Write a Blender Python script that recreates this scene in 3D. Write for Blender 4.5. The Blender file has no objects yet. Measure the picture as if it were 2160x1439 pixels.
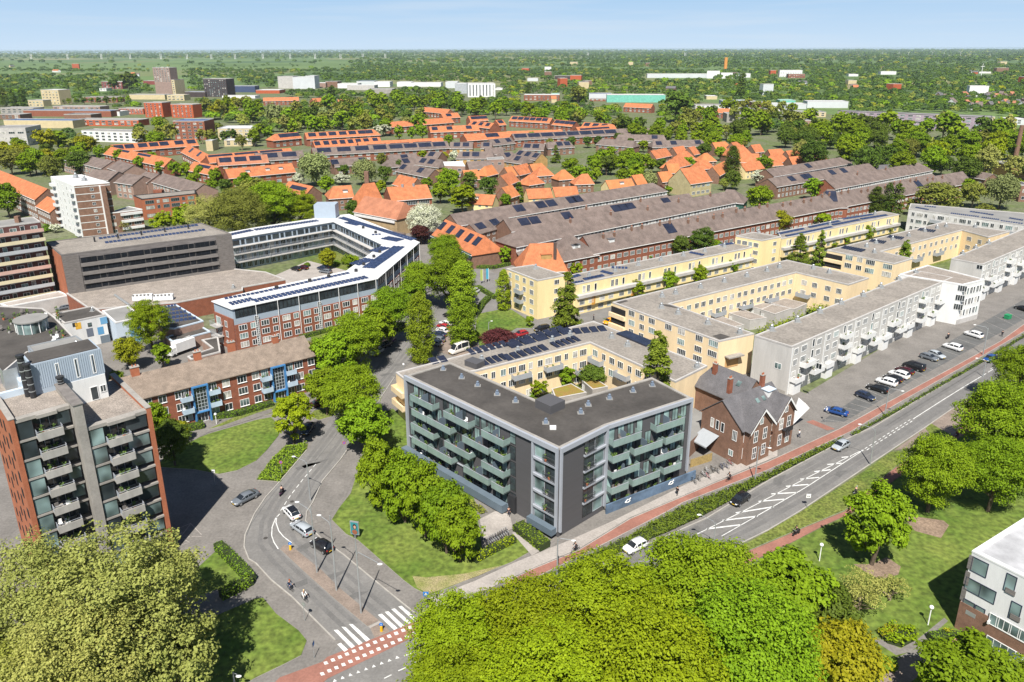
import bpy, bmesh, math, random
import numpy as np
from mathutils import Vector, Matrix
S = bpy.context.scene
C = S.collection
PI = math.pi
# ------------------------------------------------------------------ camera, sky, sun, exposure
H, F, CX, CY, PIT, ROLL = 72.0, 1590.0, 1080.0, 629.0, math.atan(526.0 / 1590.0), -math.radians(0.16)
cam = bpy.data.cameras.new('camera'); camo = bpy.data.objects.new('camera', cam); C.objects.link(camo)
cam.sensor_width = 36; cam.lens = F / 2160 * 36; cam.shift_y = -90.5 / 2160
cam.clip_start = 1; cam.clip_end = 60000
camo.matrix_world = Matrix.Translation((0, 0, H)) @ Matrix.Rotation(PI / 2 - PIT, 4, 'X') @ Matrix.Rotation(ROLL, 4, 'Z')
S.camera = camo
SUN_EL, SUN_AZ = 54.0, 186.0            # degrees; azimuth clockwise from the view direction
w = bpy.data.worlds.new('World'); S.world = w; w.use_nodes = True
nt = w.node_tree; nt.nodes.clear()
sky = nt.nodes.new('ShaderNodeTexSky'); sky.sky_type = 'NISHITA'; sky.sun_disc = False
sky.sun_elevation = math.radians(SUN_EL); sky.sun_rotation = math.radians(SUN_AZ)
sky.air_density = 1.0; sky.dust_density = 0.35; sky.ozone_density = 2.5; sky.altitude = 0
bg = nt.nodes.new('ShaderNodeBackground'); bg.inputs[1].default_value = 0.052
wo = nt.nodes.new('ShaderNodeOutputWorld')
nt.links.new(bg.outputs[0], wo.inputs[0])
tc = nt.nodes.new('ShaderNodeTexCoord'); mp = nt.nodes.new('ShaderNodeMapping'); mp.inputs['Scale'].default_value = (2.2, 2.2, 42)
nz = nt.nodes.new('ShaderNodeTexNoise'); nz.inputs['Scale'].default_value = 2.0; nz.inputs['Detail'].default_value = 5
rp = nt.nodes.new('ShaderNodeValToRGB'); rp.color_ramp.elements[0].position = 0.5; rp.color_ramp.elements[1].position = 0.8
rp.color_ramp.elements[1].color = (0.42, 0.42, 0.42, 1)
mx = nt.nodes.new('ShaderNodeMix'); mx.data_type = 'RGBA'; mx.inputs['B'].default_value = (8.5, 9.6, 10.8, 1)
nt.links.new(tc.outputs['Generated'], mp.inputs[0]); nt.links.new(mp.outputs[0], nz.inputs[0]); nt.links.new(nz.outputs[0], rp.inputs[0])
sx = nt.nodes.new('ShaderNodeSeparateXYZ'); nt.links.new(tc.outputs['Generated'], sx.inputs[0])
cr = nt.nodes.new('ShaderNodeValToRGB'); ce = cr.color_ramp.elements; ce[0].position = 0.0; ce[0].color = (.74, .93, 1.13, 1); ce[1].position = .09; ce[1].color = (.41, .70, 1.05, 1)
nt.links.new(sx.outputs[2], cr.inputs[0])
sc_ = nt.nodes.new('ShaderNodeMix'); sc_.data_type = 'RGBA'; sc_.blend_type = 'MULTIPLY'; sc_.inputs['Factor'].default_value = 1; sc_.inputs['B'].default_value = (10, 10, 10, 1); nt.links.new(cr.outputs[0], sc_.inputs['A'])
fr_ = nt.nodes.new('ShaderNodeMapRange'); fr_.inputs[1].default_value = .07; fr_.inputs[2].default_value = .10; fr_.inputs[3].default_value = 1; fr_.inputs[4].default_value = 0; nt.links.new(sx.outputs[2], fr_.inputs[0])
hb = nt.nodes.new('ShaderNodeMix'); hb.data_type = 'RGBA'; nt.links.new(fr_.outputs[0], hb.inputs['Factor']); nt.links.new(sky.outputs[0], hb.inputs['A']); nt.links.new(sc_.outputs['Result'], hb.inputs['B'])
cm_ = nt.nodes.new('ShaderNodeMath'); cm_.operation = 'MULTIPLY'; nt.links.new(rp.outputs[0], cm_.inputs[0]); nt.links.new(fr_.outputs[0], cm_.inputs[1]); nt.links.new(cm_.outputs[0], mx.inputs['Factor']); nt.links.new(hb.outputs['Result'], mx.inputs['A']); nt.links.new(mx.outputs['Result'], bg.inputs[0])
sl = bpy.data.lights.new('sun', 'SUN'); sl.energy = 5.0; sl.angle = math.radians(0.53); sl.color = (1, 0.955, 0.88)
so = bpy.data.objects.new('sun', sl); C.objects.link(so)
_a, _e = math.radians(SUN_AZ), math.radians(SUN_EL)
so.rotation_euler = Vector((math.sin(_a) * math.cos(_e), math.cos(_a) * math.cos(_e), math.sin(_e))).to_track_quat('Z', 'Y').to_euler()
so.location = (0, 0, 300)
S.view_settings.view_transform = 'Standard'; S.view_settings.look = 'None'; S.view_settings.gamma = 1
S.view_settings.exposure = 0.68
S.cycles.use_denoising = True
S.cycles.max_bounces = 5; S.cycles.diffuse_bounces = 2; S.cycles.glossy_bounces = 2; S.cycles.transmission_bounces = 2
S.cycles.transparent_max_bounces = 6; S.cycles.volume_bounces = 1
# ------------------------------------------------------------------ geometry of the place
_cp, _sp = math.cos(PIT), math.sin(PIT); _cr, _sr = math.cos(ROLL), math.sin(ROLL)
def ray(px, py):
 u = (px - CX) / F; v = (CY - py) / F
 u, v = _cr * u - _sr * v, _sr * u + _cr * v
 return Vector((u, _cp + v * _sp, -_sp + v * _cp))
def G(px, py, z=0.0):                    # surveyed point: where the sight line meets height z
 d = ray(px, py); t = (z - H) / d.z
 return Vector((d.x * t, d.y * t, z))
def onwall(P0, P1, px, py):              # where the sight line meets the wall P0-P1: (metres along, height)
 u = Vector((P1[0] - P0[0], P1[1] - P0[1])).normalized(); n = Vector((u.y, -u.x)); d = ray(px, py)
 t = (P0[0] * n.x + P0[1] * n.y) / (d.x * n.x + d.y * n.y)
 return (d.x * t - P0[0]) * u.x + (d.y * t - P0[1]) * u.y, H + d.z * t
def depth(p): return p[1] * _cp + (H - (p[2] if len(p) > 2 else 0)) * _sp
# ------------------------------------------------------------------ materials
MATS = {}
def hexc(h):
 return tuple((lambda c: c / 12.92 if c <= .04045 else ((c + .055) / 1.055) ** 2.4)(int(h[i:i + 2], 16) / 255) for i in (0, 2, 4))
def mat(name, col, rough=0.85, var=0.18, scale=0.5, metal=0.0, spec=0.3, fine=0.0, bump=0.0, col2=None, stretch=None, detail=4):
 if name in MATS: return MATS[name]
 if isinstance(col, str): col = hexc(col)
 m = bpy.data.materials.new(name); m.use_nodes = True; t = m.node_tree; b = t.nodes['Principled BSDF']
 b.inputs['Roughness'].default_value = rough; b.inputs['Metallic'].default_value = metal
 b.inputs['Specular IOR Level'].default_value = spec
 g = t.nodes.new('ShaderNodeNewGeometry'); src = g.outputs['Position']
 if stretch:
  mp = t.nodes.new('ShaderNodeMapping'); mp.inputs['Scale'].default_value = stretch
  t.links.new(src, mp.inputs[0]); src = mp.outputs[0]
 n = t.nodes.new('ShaderNodeTexNoise'); n.inputs['Scale'].default_value = scale; n.inputs['Detail'].default_value = detail
 n.inputs['Roughness'].default_value = 0.62
 t.links.new(src, n.inputs[0])
 r = t.nodes.new('ShaderNodeMapRange'); r.inputs[1].default_value = 0.3; r.inputs[2].default_value = 0.7
 t.links.new(n.outputs[0], r.inputs[0])
 x = t.nodes.new('ShaderNodeMix'); x.data_type = 'RGBA'
 if col2 is None:
  x.inputs['A'].default_value = (*[c * (1 - var) for c in col], 1); x.inputs['B'].default_value = (*[min(1, c * (1 + var)) for c in col], 1)
 else:
  if isinstance(col2, str): col2 = hexc(col2)
  x.inputs['A'].default_value = (*col, 1); x.inputs['B'].default_value = (*col2, 1)
 t.links.new(r.outputs[0], x.inputs['Factor']); out = x.outputs['Result']
 if fine:
  n2 = t.nodes.new('ShaderNodeTexNoise'); n2.inputs['Scale'].default_value = scale * 12; n2.inputs['Detail'].default_value = 2
  t.links.new(src, n2.inputs[0])
  r2 = t.nodes.new('ShaderNodeMapRange'); r2.inputs[1].default_value = .3; r2.inputs[2].default_value = .7
  r2.inputs[3].default_value = 1 - fine; r2.inputs[4].default_value = 1 + fine
  t.links.new(n2.outputs[0], r2.inputs[0])
  y = t.nodes.new('ShaderNodeMix'); y.data_type = 'RGBA'; y.blend_type = 'MULTIPLY'; y.inputs['Factor'].default_value = 1
  t.links.new(out, y.inputs['A']); t.links.new(r2.outputs[0], y.inputs['B']); out = y.outputs['Result']
 t.links.new(out, b.inputs['Base Color'])
 if bump:
  bp = t.nodes.new('ShaderNodeBump'); bp.inputs['Strength'].default_value = bump; bp.inputs['Distance'].default_value = 0.3
  t.links.new(n.outputs[0], bp.inputs['Height']); t.links.new(bp.outputs[0], b.inputs['Normal'])
 MATS[name] = m; return m
def leafmat(name, col, col2, trans=0.3, sat=0.0):
 if name in MATS: return MATS[name]
 m = bpy.data.materials.new(name); m.use_nodes = True; t = m.node_tree; b = t.nodes['Principled BSDF']
 b.inputs['Roughness'].default_value = 0.6; b.inputs['Specular IOR Level'].default_value = 0.1
 g = t.nodes.new('ShaderNodeNewGeometry'); oi = t.nodes.new('ShaderNodeObjectInfo')
 n = t.nodes.new('ShaderNodeTexNoise'); n.inputs['Scale'].default_value = 0.9; n.inputs['Detail'].default_value = 6
 n.inputs['Roughness'].default_value = 0.75
 t.links.new(g.outputs['Position'], n.inputs[0])
 r = t.nodes.new('ShaderNodeMapRange'); r.inputs[1].default_value = 0.32; r.inputs[2].default_value = 0.68
 t.links.new(n.outputs[0], r.inputs[0])
 x = t.nodes.new('ShaderNodeMix'); x.data_type = 'RGBA'; x.inputs['A'].default_value = (*col, 1); x.inputs['B'].default_value = (*col2, 1)
 t.links.new(r.outputs[0], x.inputs['Factor'])
 hs = t.nodes.new('ShaderNodeHueSaturation')
 r2 = t.nodes.new('ShaderNodeMapRange'); r2.inputs[3].default_value = 0.488; r2.inputs[4].default_value = 0.512
 t.links.new(oi.outputs['Random'], r2.inputs[0]); t.links.new(r2.outputs[0], hs.inputs['Hue'])
 mm = t.nodes.new('ShaderNodeMath'); mm.operation = 'MULTIPLY'; mm.inputs[1].default_value = 7.31
 fr = t.nodes.new('ShaderNodeMath'); fr.operation = 'FRACT'
 t.links.new(oi.outputs['Random'], mm.inputs[0]); t.links.new(mm.outputs[0], fr.inputs[0])
 r3 = t.nodes.new('ShaderNodeMapRange'); r3.inputs[3].default_value = 0.8; r3.inputs[4].default_value = 1.15
 t.links.new(fr.outputs[0], r3.inputs[0]); t.links.new(r3.outputs[0], hs.inputs['Value'])
 t.links.new(x.outputs['Result'], hs.inputs['Color']); t.links.new(hs.outputs[0], b.inputs['Base Color'])
 tr = t.nodes.new('ShaderNodeBsdfTranslucent'); t.links.new(hs.outputs[0], tr.inputs[0])
 ms = t.nodes.new('ShaderNodeMixShader'); ms.inputs[0].default_value = trans - .12
 t.links.new(b.outputs[0], ms.inputs[1]); t.links.new(tr.outputs[0], ms.inputs[2])
 t.links.new(ms.outputs[0], t.nodes['Material Output'].inputs[0])
 MATS[name] = m; return m
def glassmat(name, col, rough=0.08, spec=0.6, var=0.5, scale=0.35):
 return mat(name, col, rough=rough, var=var, scale=scale, spec=spec, detail=1)
asphalt = mat('asphalt', (.175, .168, .16), .92, .16, .25, fine=.10, stretch=(1, 1, 1))
asphalt2 = mat('asphalt_dark', (.11, .11, .108), .92, .18, .3, fine=.1)
paving = mat('paving', (.175, .162, .149), .92, .17, .22, fine=.14)
paving2 = mat('paving_warm', (.22, .175, .145), .92, .2, .35, fine=.16)
paveL = mat('paving_light', (.33, .30, .275), .92, .16, .3, fine=.12)
redpath = mat('red_asphalt', (.27, .125, .095), .9, .16, .3, fine=.1)
white_paint = mat('white_paint', (.60, .60, .58), .8, .22, 1.2, fine=.15)
kerbm = mat('kerb_concrete', (.34, .32, .29), .9, .15, .8)
grassm = mat('lawn_grass', (.065, .12, .014), .95, .2, .10, fine=.4, col2=(.145, .18, .035), bump=.3)
grassd = mat('rough_grass', (.08, .12, .018), .95, .2, .2, fine=.5, col2=(.155, .17, .04), bump=.4)
soil = mat('bare_soil', (.22, .16, .115), .95, .2, .3, fine=.3)
concrete = mat('concrete', (.30, .28, .255), .9, .2, .35, fine=.08)
concl = mat('concrete_light', (.44, .42, .40), .9, .14, .35, fine=.06)
white_wall = mat('white_render', (.66, .66, .65), .8, .09, .5, stretch=(1, 1, .15), fine=.03)
white_fr = mat('white_frame', (.78, .78, .77), .5, .04, 1)
cream = mat('cream_render', (.76, .60, .38), .85, .09, .5, stretch=(1, 1, .15), fine=.03)
yellow_r = mat('yellow_render', (.77, .62, .33), .85, .09, .5, stretch=(1, 1, .15), fine=.03)
grey_r = mat('grey_render', (.48, .465, .44), .85, .12, .5, stretch=(1, 1, .15), fine=.04)
brick_r = mat('red_brick', (.235, .085, .05), .9, .18, .9, fine=.22)
brick_o = mat('orange_brick', (.36, .125, .065), .9, .12, .6, fine=.12)
brick_b = mat('brown_brick', (.20, .115, .08), .9, .2, .9, fine=.22)
brick_p = mat('pink_brick', (.30, .20, .16), .9, .15, .7, fine=.15)
tile_o = mat('orange_tiles', (.43, .15, .065), .85, .24, .5, fine=.22, detail=8)
tile_o2 = mat('weathered_orange_tiles', (.36, .15, .085), .85, .2, .3, fine=.16)
tile_b = mat('brown_tiles', (.155, .12, .105), .85, .3, .35, fine=.24, detail=8)
tile_b2 = mat('weathered_brown_tiles', (.21, .165, .13), .85, .25, .7, fine=.3)
slate = mat('slate', (.115, .11, .115), .75, .2, .5, fine=.2)
bitumen = mat('dark_bitumen', (.072, .065, .059), .9, .3, .16, fine=.1, detail=8)
gravel = mat('roof_gravel', (.24, .215, .188), .95, .18, .16, fine=.2, detail=8)
gravel2 = mat('roof_gravel_tan', (.265, .23, .20), .95, .2, .5, fine=.35, detail=8)
roof_w = mat('white_membrane', (.54, .54, .545), .7, .10, .2, detail=8)
roof_g = mat('grey_membrane', (.23, .225, .215), .85, .15, .2, detail=8)
solar = mat('solar_panel', (.022, .026, .045), .22, .3, .3, spec=.5)
solarb = mat('solar_panel_blue', (.03, .045, .10), .3, .3, .3, spec=.5)
glass = glassmat('window_glass', (.035, .045, .05))
glass2 = glassmat('window_glass_pale_sky', (.15, .21, .205), var=.8)  # pale base colour stands in for reflected sky
glass3 = glassmat('window_glass_teal_sky', (.24, .34, .33), var=.6)  # sky reflection put into the colour as a brighter teal
blackgl = mat('window_glass_black', (.010, .012, .016), .4, .4, .4, spec=.2)
glassc = mat('curtained_glass', (.40, .385, .35), .3, .45, .8, spec=.5, detail=1)
glassg = mat('frosted_green_glass', (.31, .41, .385), .18, .12, .5, spec=.5)
_t = glassg.node_tree; _tb = _t.nodes.new('ShaderNodeBsdfTransparent'); _tb.inputs[0].default_value = (.6, .8, .75, 1); _mx = _t.nodes.new('ShaderNodeMixShader'); _mx.inputs[0].default_value = .3
_t.links.new(_t.nodes['Principled BSDF'].outputs[0], _mx.inputs[1]); _t.links.new(_tb.outputs[0], _mx.inputs[2]); _t.links.new(_mx.outputs[0], _t.nodes['Material Output'].inputs[0])
dark_clad = mat('dark_cladding', (.085, .083, .088), .6, .05, .3, stretch=(.4, .4, 6))
blue_gr = mat('blue_grey_panel', (.115, .15, .185), .6, .1, .4)
alu = mat('aluminium_frame', (.33, .35, .39), .45, .05, .5, spec=.5)
metal_g = mat('galvanised_steel', (.42, .44, .45), .4, .1, 1, metal=.5)
dark_m = mat('dark_metal', (.03, .03, .033), .5, .1, 1)
blue_p = mat('blue_paint', (.06, .20, .42), .6, .08, .5)
palebl = mat('pale_blue_cladding', (.50, .58, .66), .6, .04, .5)
timber = mat('weathered_timber', (.17, .155, .145), .9, .25, .7, stretch=(1, 1, 8))
bark = mat('bark', (.10, .075, .055), .95, .3, 2, bump=.4)
black_p = mat('black_plastic', (.02, .02, .02), .6)
yellow_p = mat('yellow_plastic', (.75, .42, .01), .5)
shade_w = mat('shadow_interior', (.02, .02, .022), .9)  # near-black colour stands in for shade in loggias and behind balconies
terra = mat('terracotta', (.42, .13, .06), .9, .15, 1)
skin = mat('skin', (.48, .28, .20), .6, .05, 3)
# ------------------------------------------------------------------ mesh building
class MB:
 def __init__(s): s.v = []; s.f = []; s.m = []
 def face(s, pts, m=0):
  i = len(s.v); s.v += [tuple(p) for p in pts]; s.f.append(tuple(range(i, i + len(pts)))); s.m.append(m)
 def ob(s, o, a, b, c, m=0):            # box from a corner and three edge vectors
  o, a, b, c = Vector(o), Vector(a), Vector(b), Vector(c); i = len(s.v)
  s.v += [tuple(p) for p in (o, o + a, o + a + b, o + b, o + c, o + a + c, o + a + b + c, o + b + c)]
  fl = [(0, 3, 2, 1), (4, 5, 6, 7), (0, 1, 5, 4), (1, 2, 6, 5), (2, 3, 7, 6), (3, 0, 4, 7)]
  if a.cross(b).dot(c) < 0: fl = [t[::-1] for t in fl]
  s.f += [tuple(i + k for k in t) for t in fl]; s.m += [m] * 6
 def box(s, x0, y0, z0, x1, y1, z1, m=0): s.ob((x0, y0, z0), (x1 - x0, 0, 0), (0, y1 - y0, 0), (0, 0, z1 - z0), m)
 def prism(s, poly, z0, z1, m=0, mt=None, bottom=False):
  poly = [(p[0], p[1]) for p in poly]
  if sum(a[0] * b[1] - b[0] * a[1] for a, b in zip(poly, poly[1:] + poly[:1])) < 0: poly = poly[::-1]
  n = len(poly); i = len(s.v)
  s.v += [(x, y, z0) for x, y in poly] + [(x, y, z1) for x, y in poly]
  for k in range(n):
   j = (k + 1) % n; s.f.append((i + k, i + j, i + n + j, i + n + k)); s.m.append(m)
  s.f.append(tuple(range(i + n, i + 2 * n))); s.m.append(m if mt is None else mt)
  if bottom: s.f.append(tuple(range(i + n - 1, i - 1, -1))); s.m.append(m)
 def tube(s, pts, rad, n=8, m=0, cap=True):
  pts = [Vector(p) for p in pts]; rings = []
  if not isinstance(rad, (list, tuple)): rad = [rad] * len(pts)
  for k, p in enumerate(pts):
   d = (pts[min(k + 1, len(pts) - 1)] - pts[max(k - 1, 0)]).normalized()
   a = d.orthogonal().normalized() if k == 0 else (a - d * a.dot(d)).normalized()
   b = d.cross(a); i = len(s.v)
   s.v += [tuple(p + (a * math.cos(q) + b * math.sin(q)) * rad[k]) for q in [2 * PI * j / n for j in range(n)]]
   rings.append(i)
  for r0, r1 in zip(rings, rings[1:]):
   for j in range(n): s.f.append((r0 + j, r0 + (j + 1) % n, r1 + (j + 1) % n, r1 + j)); s.m.append(m)
  if cap:
   s.f.append(tuple(rings[0] + j for j in range(n - 1, -1, -1))); s.f.append(tuple(rings[-1] + j for j in range(n))); s.m += [m, m]
 def ell(s, c, r, n=10, k=6, m=0):
  i = len(s.v); c = Vector(c)
  for a in range(k + 1):
   t = PI * a / k
   for b in range(n):
    q = 2 * PI * b / n
    s.v.append((c.x + r[0] * math.sin(t) * math.cos(q), c.y + r[1] * math.sin(t) * math.sin(q), c.z + r[2] * math.cos(t)))
  for a in range(k):
   for b in range(n):
    s.f.append((i + a * n + b, i + (a + 1) * n + b, i + (a + 1) * n + (b + 1) % n, i + a * n + (b + 1) % n)); s.m.append(m)
 def mesh(s, name, mats, smooth=False):
  me = bpy.data.meshes.new(name); me.from_pydata(s.v, [], s.f)
  for m in (mats if isinstance(mats, (list, tuple)) else [mats]): me.materials.append(m)
  me.polygons.foreach_set('material_index', s.m)
  if smooth: me.polygons.foreach_set('use_smooth', [True] * len(s.f))
  me.update(); return me
 def build(s, name, mats, parent=None, smooth=False):
  return put(name, s.mesh(name, mats, smooth), parent, world=True)
def put(name, me, parent=None, mw=None, world=False):
 o = bpy.data.objects.new(name, me); C.objects.link(o)
 if parent is not None:
  o.parent = parent
  if world: o.matrix_parent_inverse = inv(parent)
 if mw is not None: o.matrix_basis = mw
 return o
def inv(o):
 m = o.matrix_basis; p = o.parent
 while p is not None: m = p.matrix_basis @ m if False else (p.matrix_basis @ o.matrix_parent_inverse @ m); o = p; p = p.parent
 return m.inverted()
def npmesh(name, verts, quads, mats, smooth=False):
 me = bpy.data.meshes.new(name); nv, nf = len(verts), len(quads); k = quads.shape[1]
 me.vertices.add(nv); me.vertices.foreach_set('co', verts.astype(np.float32).ravel())
 me.loops.add(nf * k); me.loops.foreach_set('vertex_index', quads.astype(np.int32).ravel())
 me.polygons.add(nf); me.polygons.foreach_set('loop_start', np.arange(0, nf * k, k, dtype=np.int32))
 try: me.polygons.foreach_set('loop_total', np.full(nf, k, dtype=np.int32))
 except Exception: pass
 for m in mats: me.materials.append(m)
 me.update(calc_edges=True); return me
def thing(name, label, cat, loc=(0, 0, 0), rz=0.0, group=None):
 o = bpy.data.objects.new(name, None); C.objects.link(o); o.empty_display_size = .3
 o.location = loc; o.rotation_euler = (0, 0, rz); tag(o, label, cat, group); return o
def tag(o, label, cat, group=None):
 o['label'] = label; o['category'] = cat
 if group: o['group'] = group
 return o
def struct(name, mb, m, smooth=False):
 o = mb.build(name, m, None, smooth); o['kind'] = 'structure'; return o
def stuff(o, label, cat):
 o['kind'] = 'stuff'; o['label'] = label; o['category'] = cat; return o
def copy_tree(o, parent=None):
 c = o.copy(); C.objects.link(c)
 if parent is not None: c.parent = parent
 for ch in o.children: copy_tree(ch, c)
 return c
def pp(*xy, z=0.0):                       # list of pixels -> list of points at height z
 return [G(a, b, z) for a, b in xy]
def lerp(a, b, t): return a + (b - a) * t
# ------------------------------------------------------------------ buildings
WC = {}
def winmesh(wd, ht, n, fr, gl, rows=1, sill=False, t=.07):
 k = (round(wd, 2), round(ht, 2), n, fr.name, gl.name, rows, sill, t)
 if k not in WC:
  b = MB(); e = t
  b.box(0, -.07, 0, e, 0, ht); b.box(wd - e, -.07, 0, wd, 0, ht); b.box(e, -.07, 0, wd - e, 0, e); b.box(e, -.07, ht - e, wd - e, 0, ht)
  for i in range(1, n): x = wd * i / n; b.box(x - e * .45, -.065, e, x + e * .45, 0, ht - e)
  for i in range(1, rows): z = ht * i / rows; b.box(e, -.06, z - e * .4, wd - e, 0, z + e * .4)
  if sill: b.box(-.06, -.16, -.07, wd + .06, 0, -.002)
  b.box(e, -.022, e, wd - e, -.004, ht - e, 1)
  WC[k] = b.mesh('window', [fr, gl])
 return WC[k]
class Bld:
 def __init__(s, name, label, cat='building', at=(0, 0), group=None):
  s.root = thing(name, label, cat, (at[0], at[1], 0), 0, group); s.wins = []; s.others = {}
  s.fac = None
 def part(s, name, mb, m, smooth=False, parent=None): return mb.build(name, m, parent or s.root, smooth)
 def face(s, P0, P1):                   # choose the wall on which the next features go (left to right as seen)
  s.P0 = Vector((P0[0], P0[1])); s.L = (Vector((P1[0], P1[1])) - s.P0).length
  s.u = (Vector((P1[0], P1[1])) - s.P0).normalized(); s.n = Vector((s.u.y, -s.u.x)); s.P1 = Vector((P1[0], P1[1])); return s.L
 def mw(s, u, z, out=0.0):
  p = s.P0 + s.u * u + s.n * out
  return Matrix(((s.u.x, -s.n.x, 0, p.x), (s.u.y, -s.n.y, 0, p.y), (0, 0, 1, z), (0, 0, 0, 1)))
 def seen(s): 
  m = s.P0 + s.u * s.L / 2; return s.n.dot(m) < 0
 def win(s, u, z, wd, ht, n=2, fr=None, gl=None, rows=1, name='window', sill=False, out=0.0, t=.07):
  me = winmesh(wd, ht, n, fr or white_fr, gl or random.choice((glass, glass, glass2, glass, glassc)), rows, sill, t)
  s.others.setdefault(name, []).append((s.mw(u, z, out), me))
 def add(s, name, me, u, z, out=0.0): s.others.setdefault(name, []).append((s.mw(u, z, out), me))
 def pix(s, px, py): return onwall(s.P0, s.P1, px, py)
 def winpx(s, px, py, wd, ht, **k):     # window centred where the photo shows it
  u, z = s.pix(px, py); s.win(u - wd / 2, z - ht / 2, wd, ht, **k)
 def grid(s, zs, bay, items, u0=.6, u1=None, ht=1.5, skip=0.0, **k):
  L = s.L - u0 - (u0 if u1 is None else u1); nb = max(1, round(L / bay)); bw = L / nb
  for z in zs:
   for i in range(nb):
    for (f, wd, n) in items:
     if skip and random.random() < skip: continue
     s.win(u0 + bw * (i + f) - wd / 2, z, wd, ht, n=n, **k)
 def obox(s, mb, u0, u1, z0, z1, o0, o1, m=0):   # box on the current wall, o = distance out from the wall
  a = s.P0 + s.u * u0 + s.n * o0
  mb.ob((a.x, a.y, z0), (s.u.x * (u1 - u0), s.u.y * (u1 - u0), 0), (s.n.x * (o1 - o0), s.n.y * (o1 - o0), 0), (0, 0, z1 - z0), m)
 def done(s):
  ir = inv(s.root)
  for name, lst in s.others.items():
   lst.sort(key=lambda q: depth(q[0].translation))
   for mw, me in lst[:100]:
    o = bpy.data.objects.new(name, me); C.objects.link(o); o.parent = s.root; o.matrix_basis = ir @ mw
   if len(lst) > 100:
    b = MB(); mats = []
    for mw, me in lst[100:]:
     i = len(b.v); b.v += [tuple(mw @ v.co) for v in me.vertices]
     ix = []
     for m in me.materials:
      if m not in mats: mats.append(m)
      ix.append(mats.index(m))
     for p in me.polygons: b.f.append(tuple(i + q for q in p.vertices)); b.m.append(ix[p.material_index])
    o = b.build(name, mats, s.root); o['kind'] = 'stuff'
  return s
def cen(poly): return (sum(p[0] for p in poly) / len(poly), sum(p[1] for p in poly) / len(poly))
def inset(poly, d):
 poly = [Vector((p[0], p[1])) for p in poly]
 if sum(a.x * b.y - b.x * a.y for a, b in zip(poly, poly[1:] + poly[:1])) < 0: poly = poly[::-1]
 out = []; n = len(poly)
 for i in range(n):
  p, q, r = poly[i - 1], poly[i], poly[(i + 1) % n]
  e1 = (q - p).normalized(); e2 = (r - q).normalized(); n1 = Vector((-e1.y, e1.x)); n2 = Vector((-e2.y, e2.x))
  k = n1 + n2; k = k / max(.25, (1 + n1.dot(n2))); out.append(q + k * d)
 return out
def flat(name, label, roof, h, wall, roofm=None, para=.35, rim=None, z0=0.0, cat='building', group=None, rimw=.35, world=False, over=0.0):
 """flat-roofed block: walls, roof deck and a rim round the deck; roof = pixels of the roof corners at height h"""
 P = [Vector((p[0], p[1])) for p in roof] if world else [G(a, b, h).xy for a, b in roof]
 b = Bld(name, label, cat, cen(P), group); b.P = P; b.h = h
 m = MB(); m.prism(P, z0, h - para); b.part('wall', m, wall)
 I = inset(P, rimw); O = inset(P, -.04 - over)
 m = MB(); m.prism(I, h - para, h - para + .12); b.part('roof', m, roofm or gravel)
 PP = P if sum(a.x * q.y - q.x * a.y for a, q in zip(P, P[1:] + P[:1])) > 0 else P[::-1]
 m = MB(); n = len(PP)
 for i in range(n):
  j = (i + 1) % n; q = [O[i], O[j], I[j], I[i]]; k = len(m.v)
  m.v += [(x, y, h - para + .003) for x, y in q] + [(x, y, h) for x, y in q]
  m.f += [(k + 4, k + 5, k + 6, k + 7), (k, k + 1, k + 5, k + 4), (k + 2, k + 3, k + 7, k + 6), (k, k + 3, k + 2, k + 1)]; m.m += [0] * 4
 b.part('parapet', m, rim or concl)
 return b
def roof_vent(b, P, z, s=.9, m=None, name='roof_vent'):
 q = MB(); q.box(P[0] - s * .9, P[1] - s * .9, z, P[0] + s * .9, P[1] + s * .9, z + .05 * s, 1)
 q.box(P[0] - s * .5, P[1] - s * .5, z + .05 * s, P[0] + s * .5, P[1] + s * .5, z + .75 * s); q.tube([(P[0], P[1], z + .75 * s), (P[0], P[1], z + 1.3 * s)], s * .28, 8)
 q.ell((P[0], P[1], z + 1.3 * s), (s * .38, s * .38, s * .18), 8, 4)
 b.part(name, q, [m or metal_g, roof_g])
def solar_rows(b, A, B, n, z, d=1.0, wd=1.65, rise=.35, gap=.2, m=None):
 """a row of n tilted panels from A to B on a flat roof at height z"""
 A, B = Vector((A[0], A[1])), Vector((B[0], B[1])); u = (B - A).normalized(); L = (B - A).length; k = Vector((-u.y, u.x)); q = MB()
 if k.y < 0: k = -k
 st = L / n
 for i in range(n):
  o = A + u * st * i; w1 = st - gap
  a = Vector((o.x, o.y, z + .12)); q.ob(a, (u.x * w1, u.y * w1, 0), (k.x * d, k.y * d, rise), Vector((0, 0, .05)))
  q.ob(a + Vector((0, 0, -.10)), (u.x * w1, u.y * w1, 0), (k.x * .05, k.y * .05, 0), (0, 0, .09), 1)
  q.ob(a + Vector((k.x * d, k.y * d, -.10)), (u.x * w1, u.y * w1, 0), (k.x * .03, k.y * .03, 0), (0, 0, rise + .09), 1)
 b.part('solar_panel', q, [m or solarb, metal_g])
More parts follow.
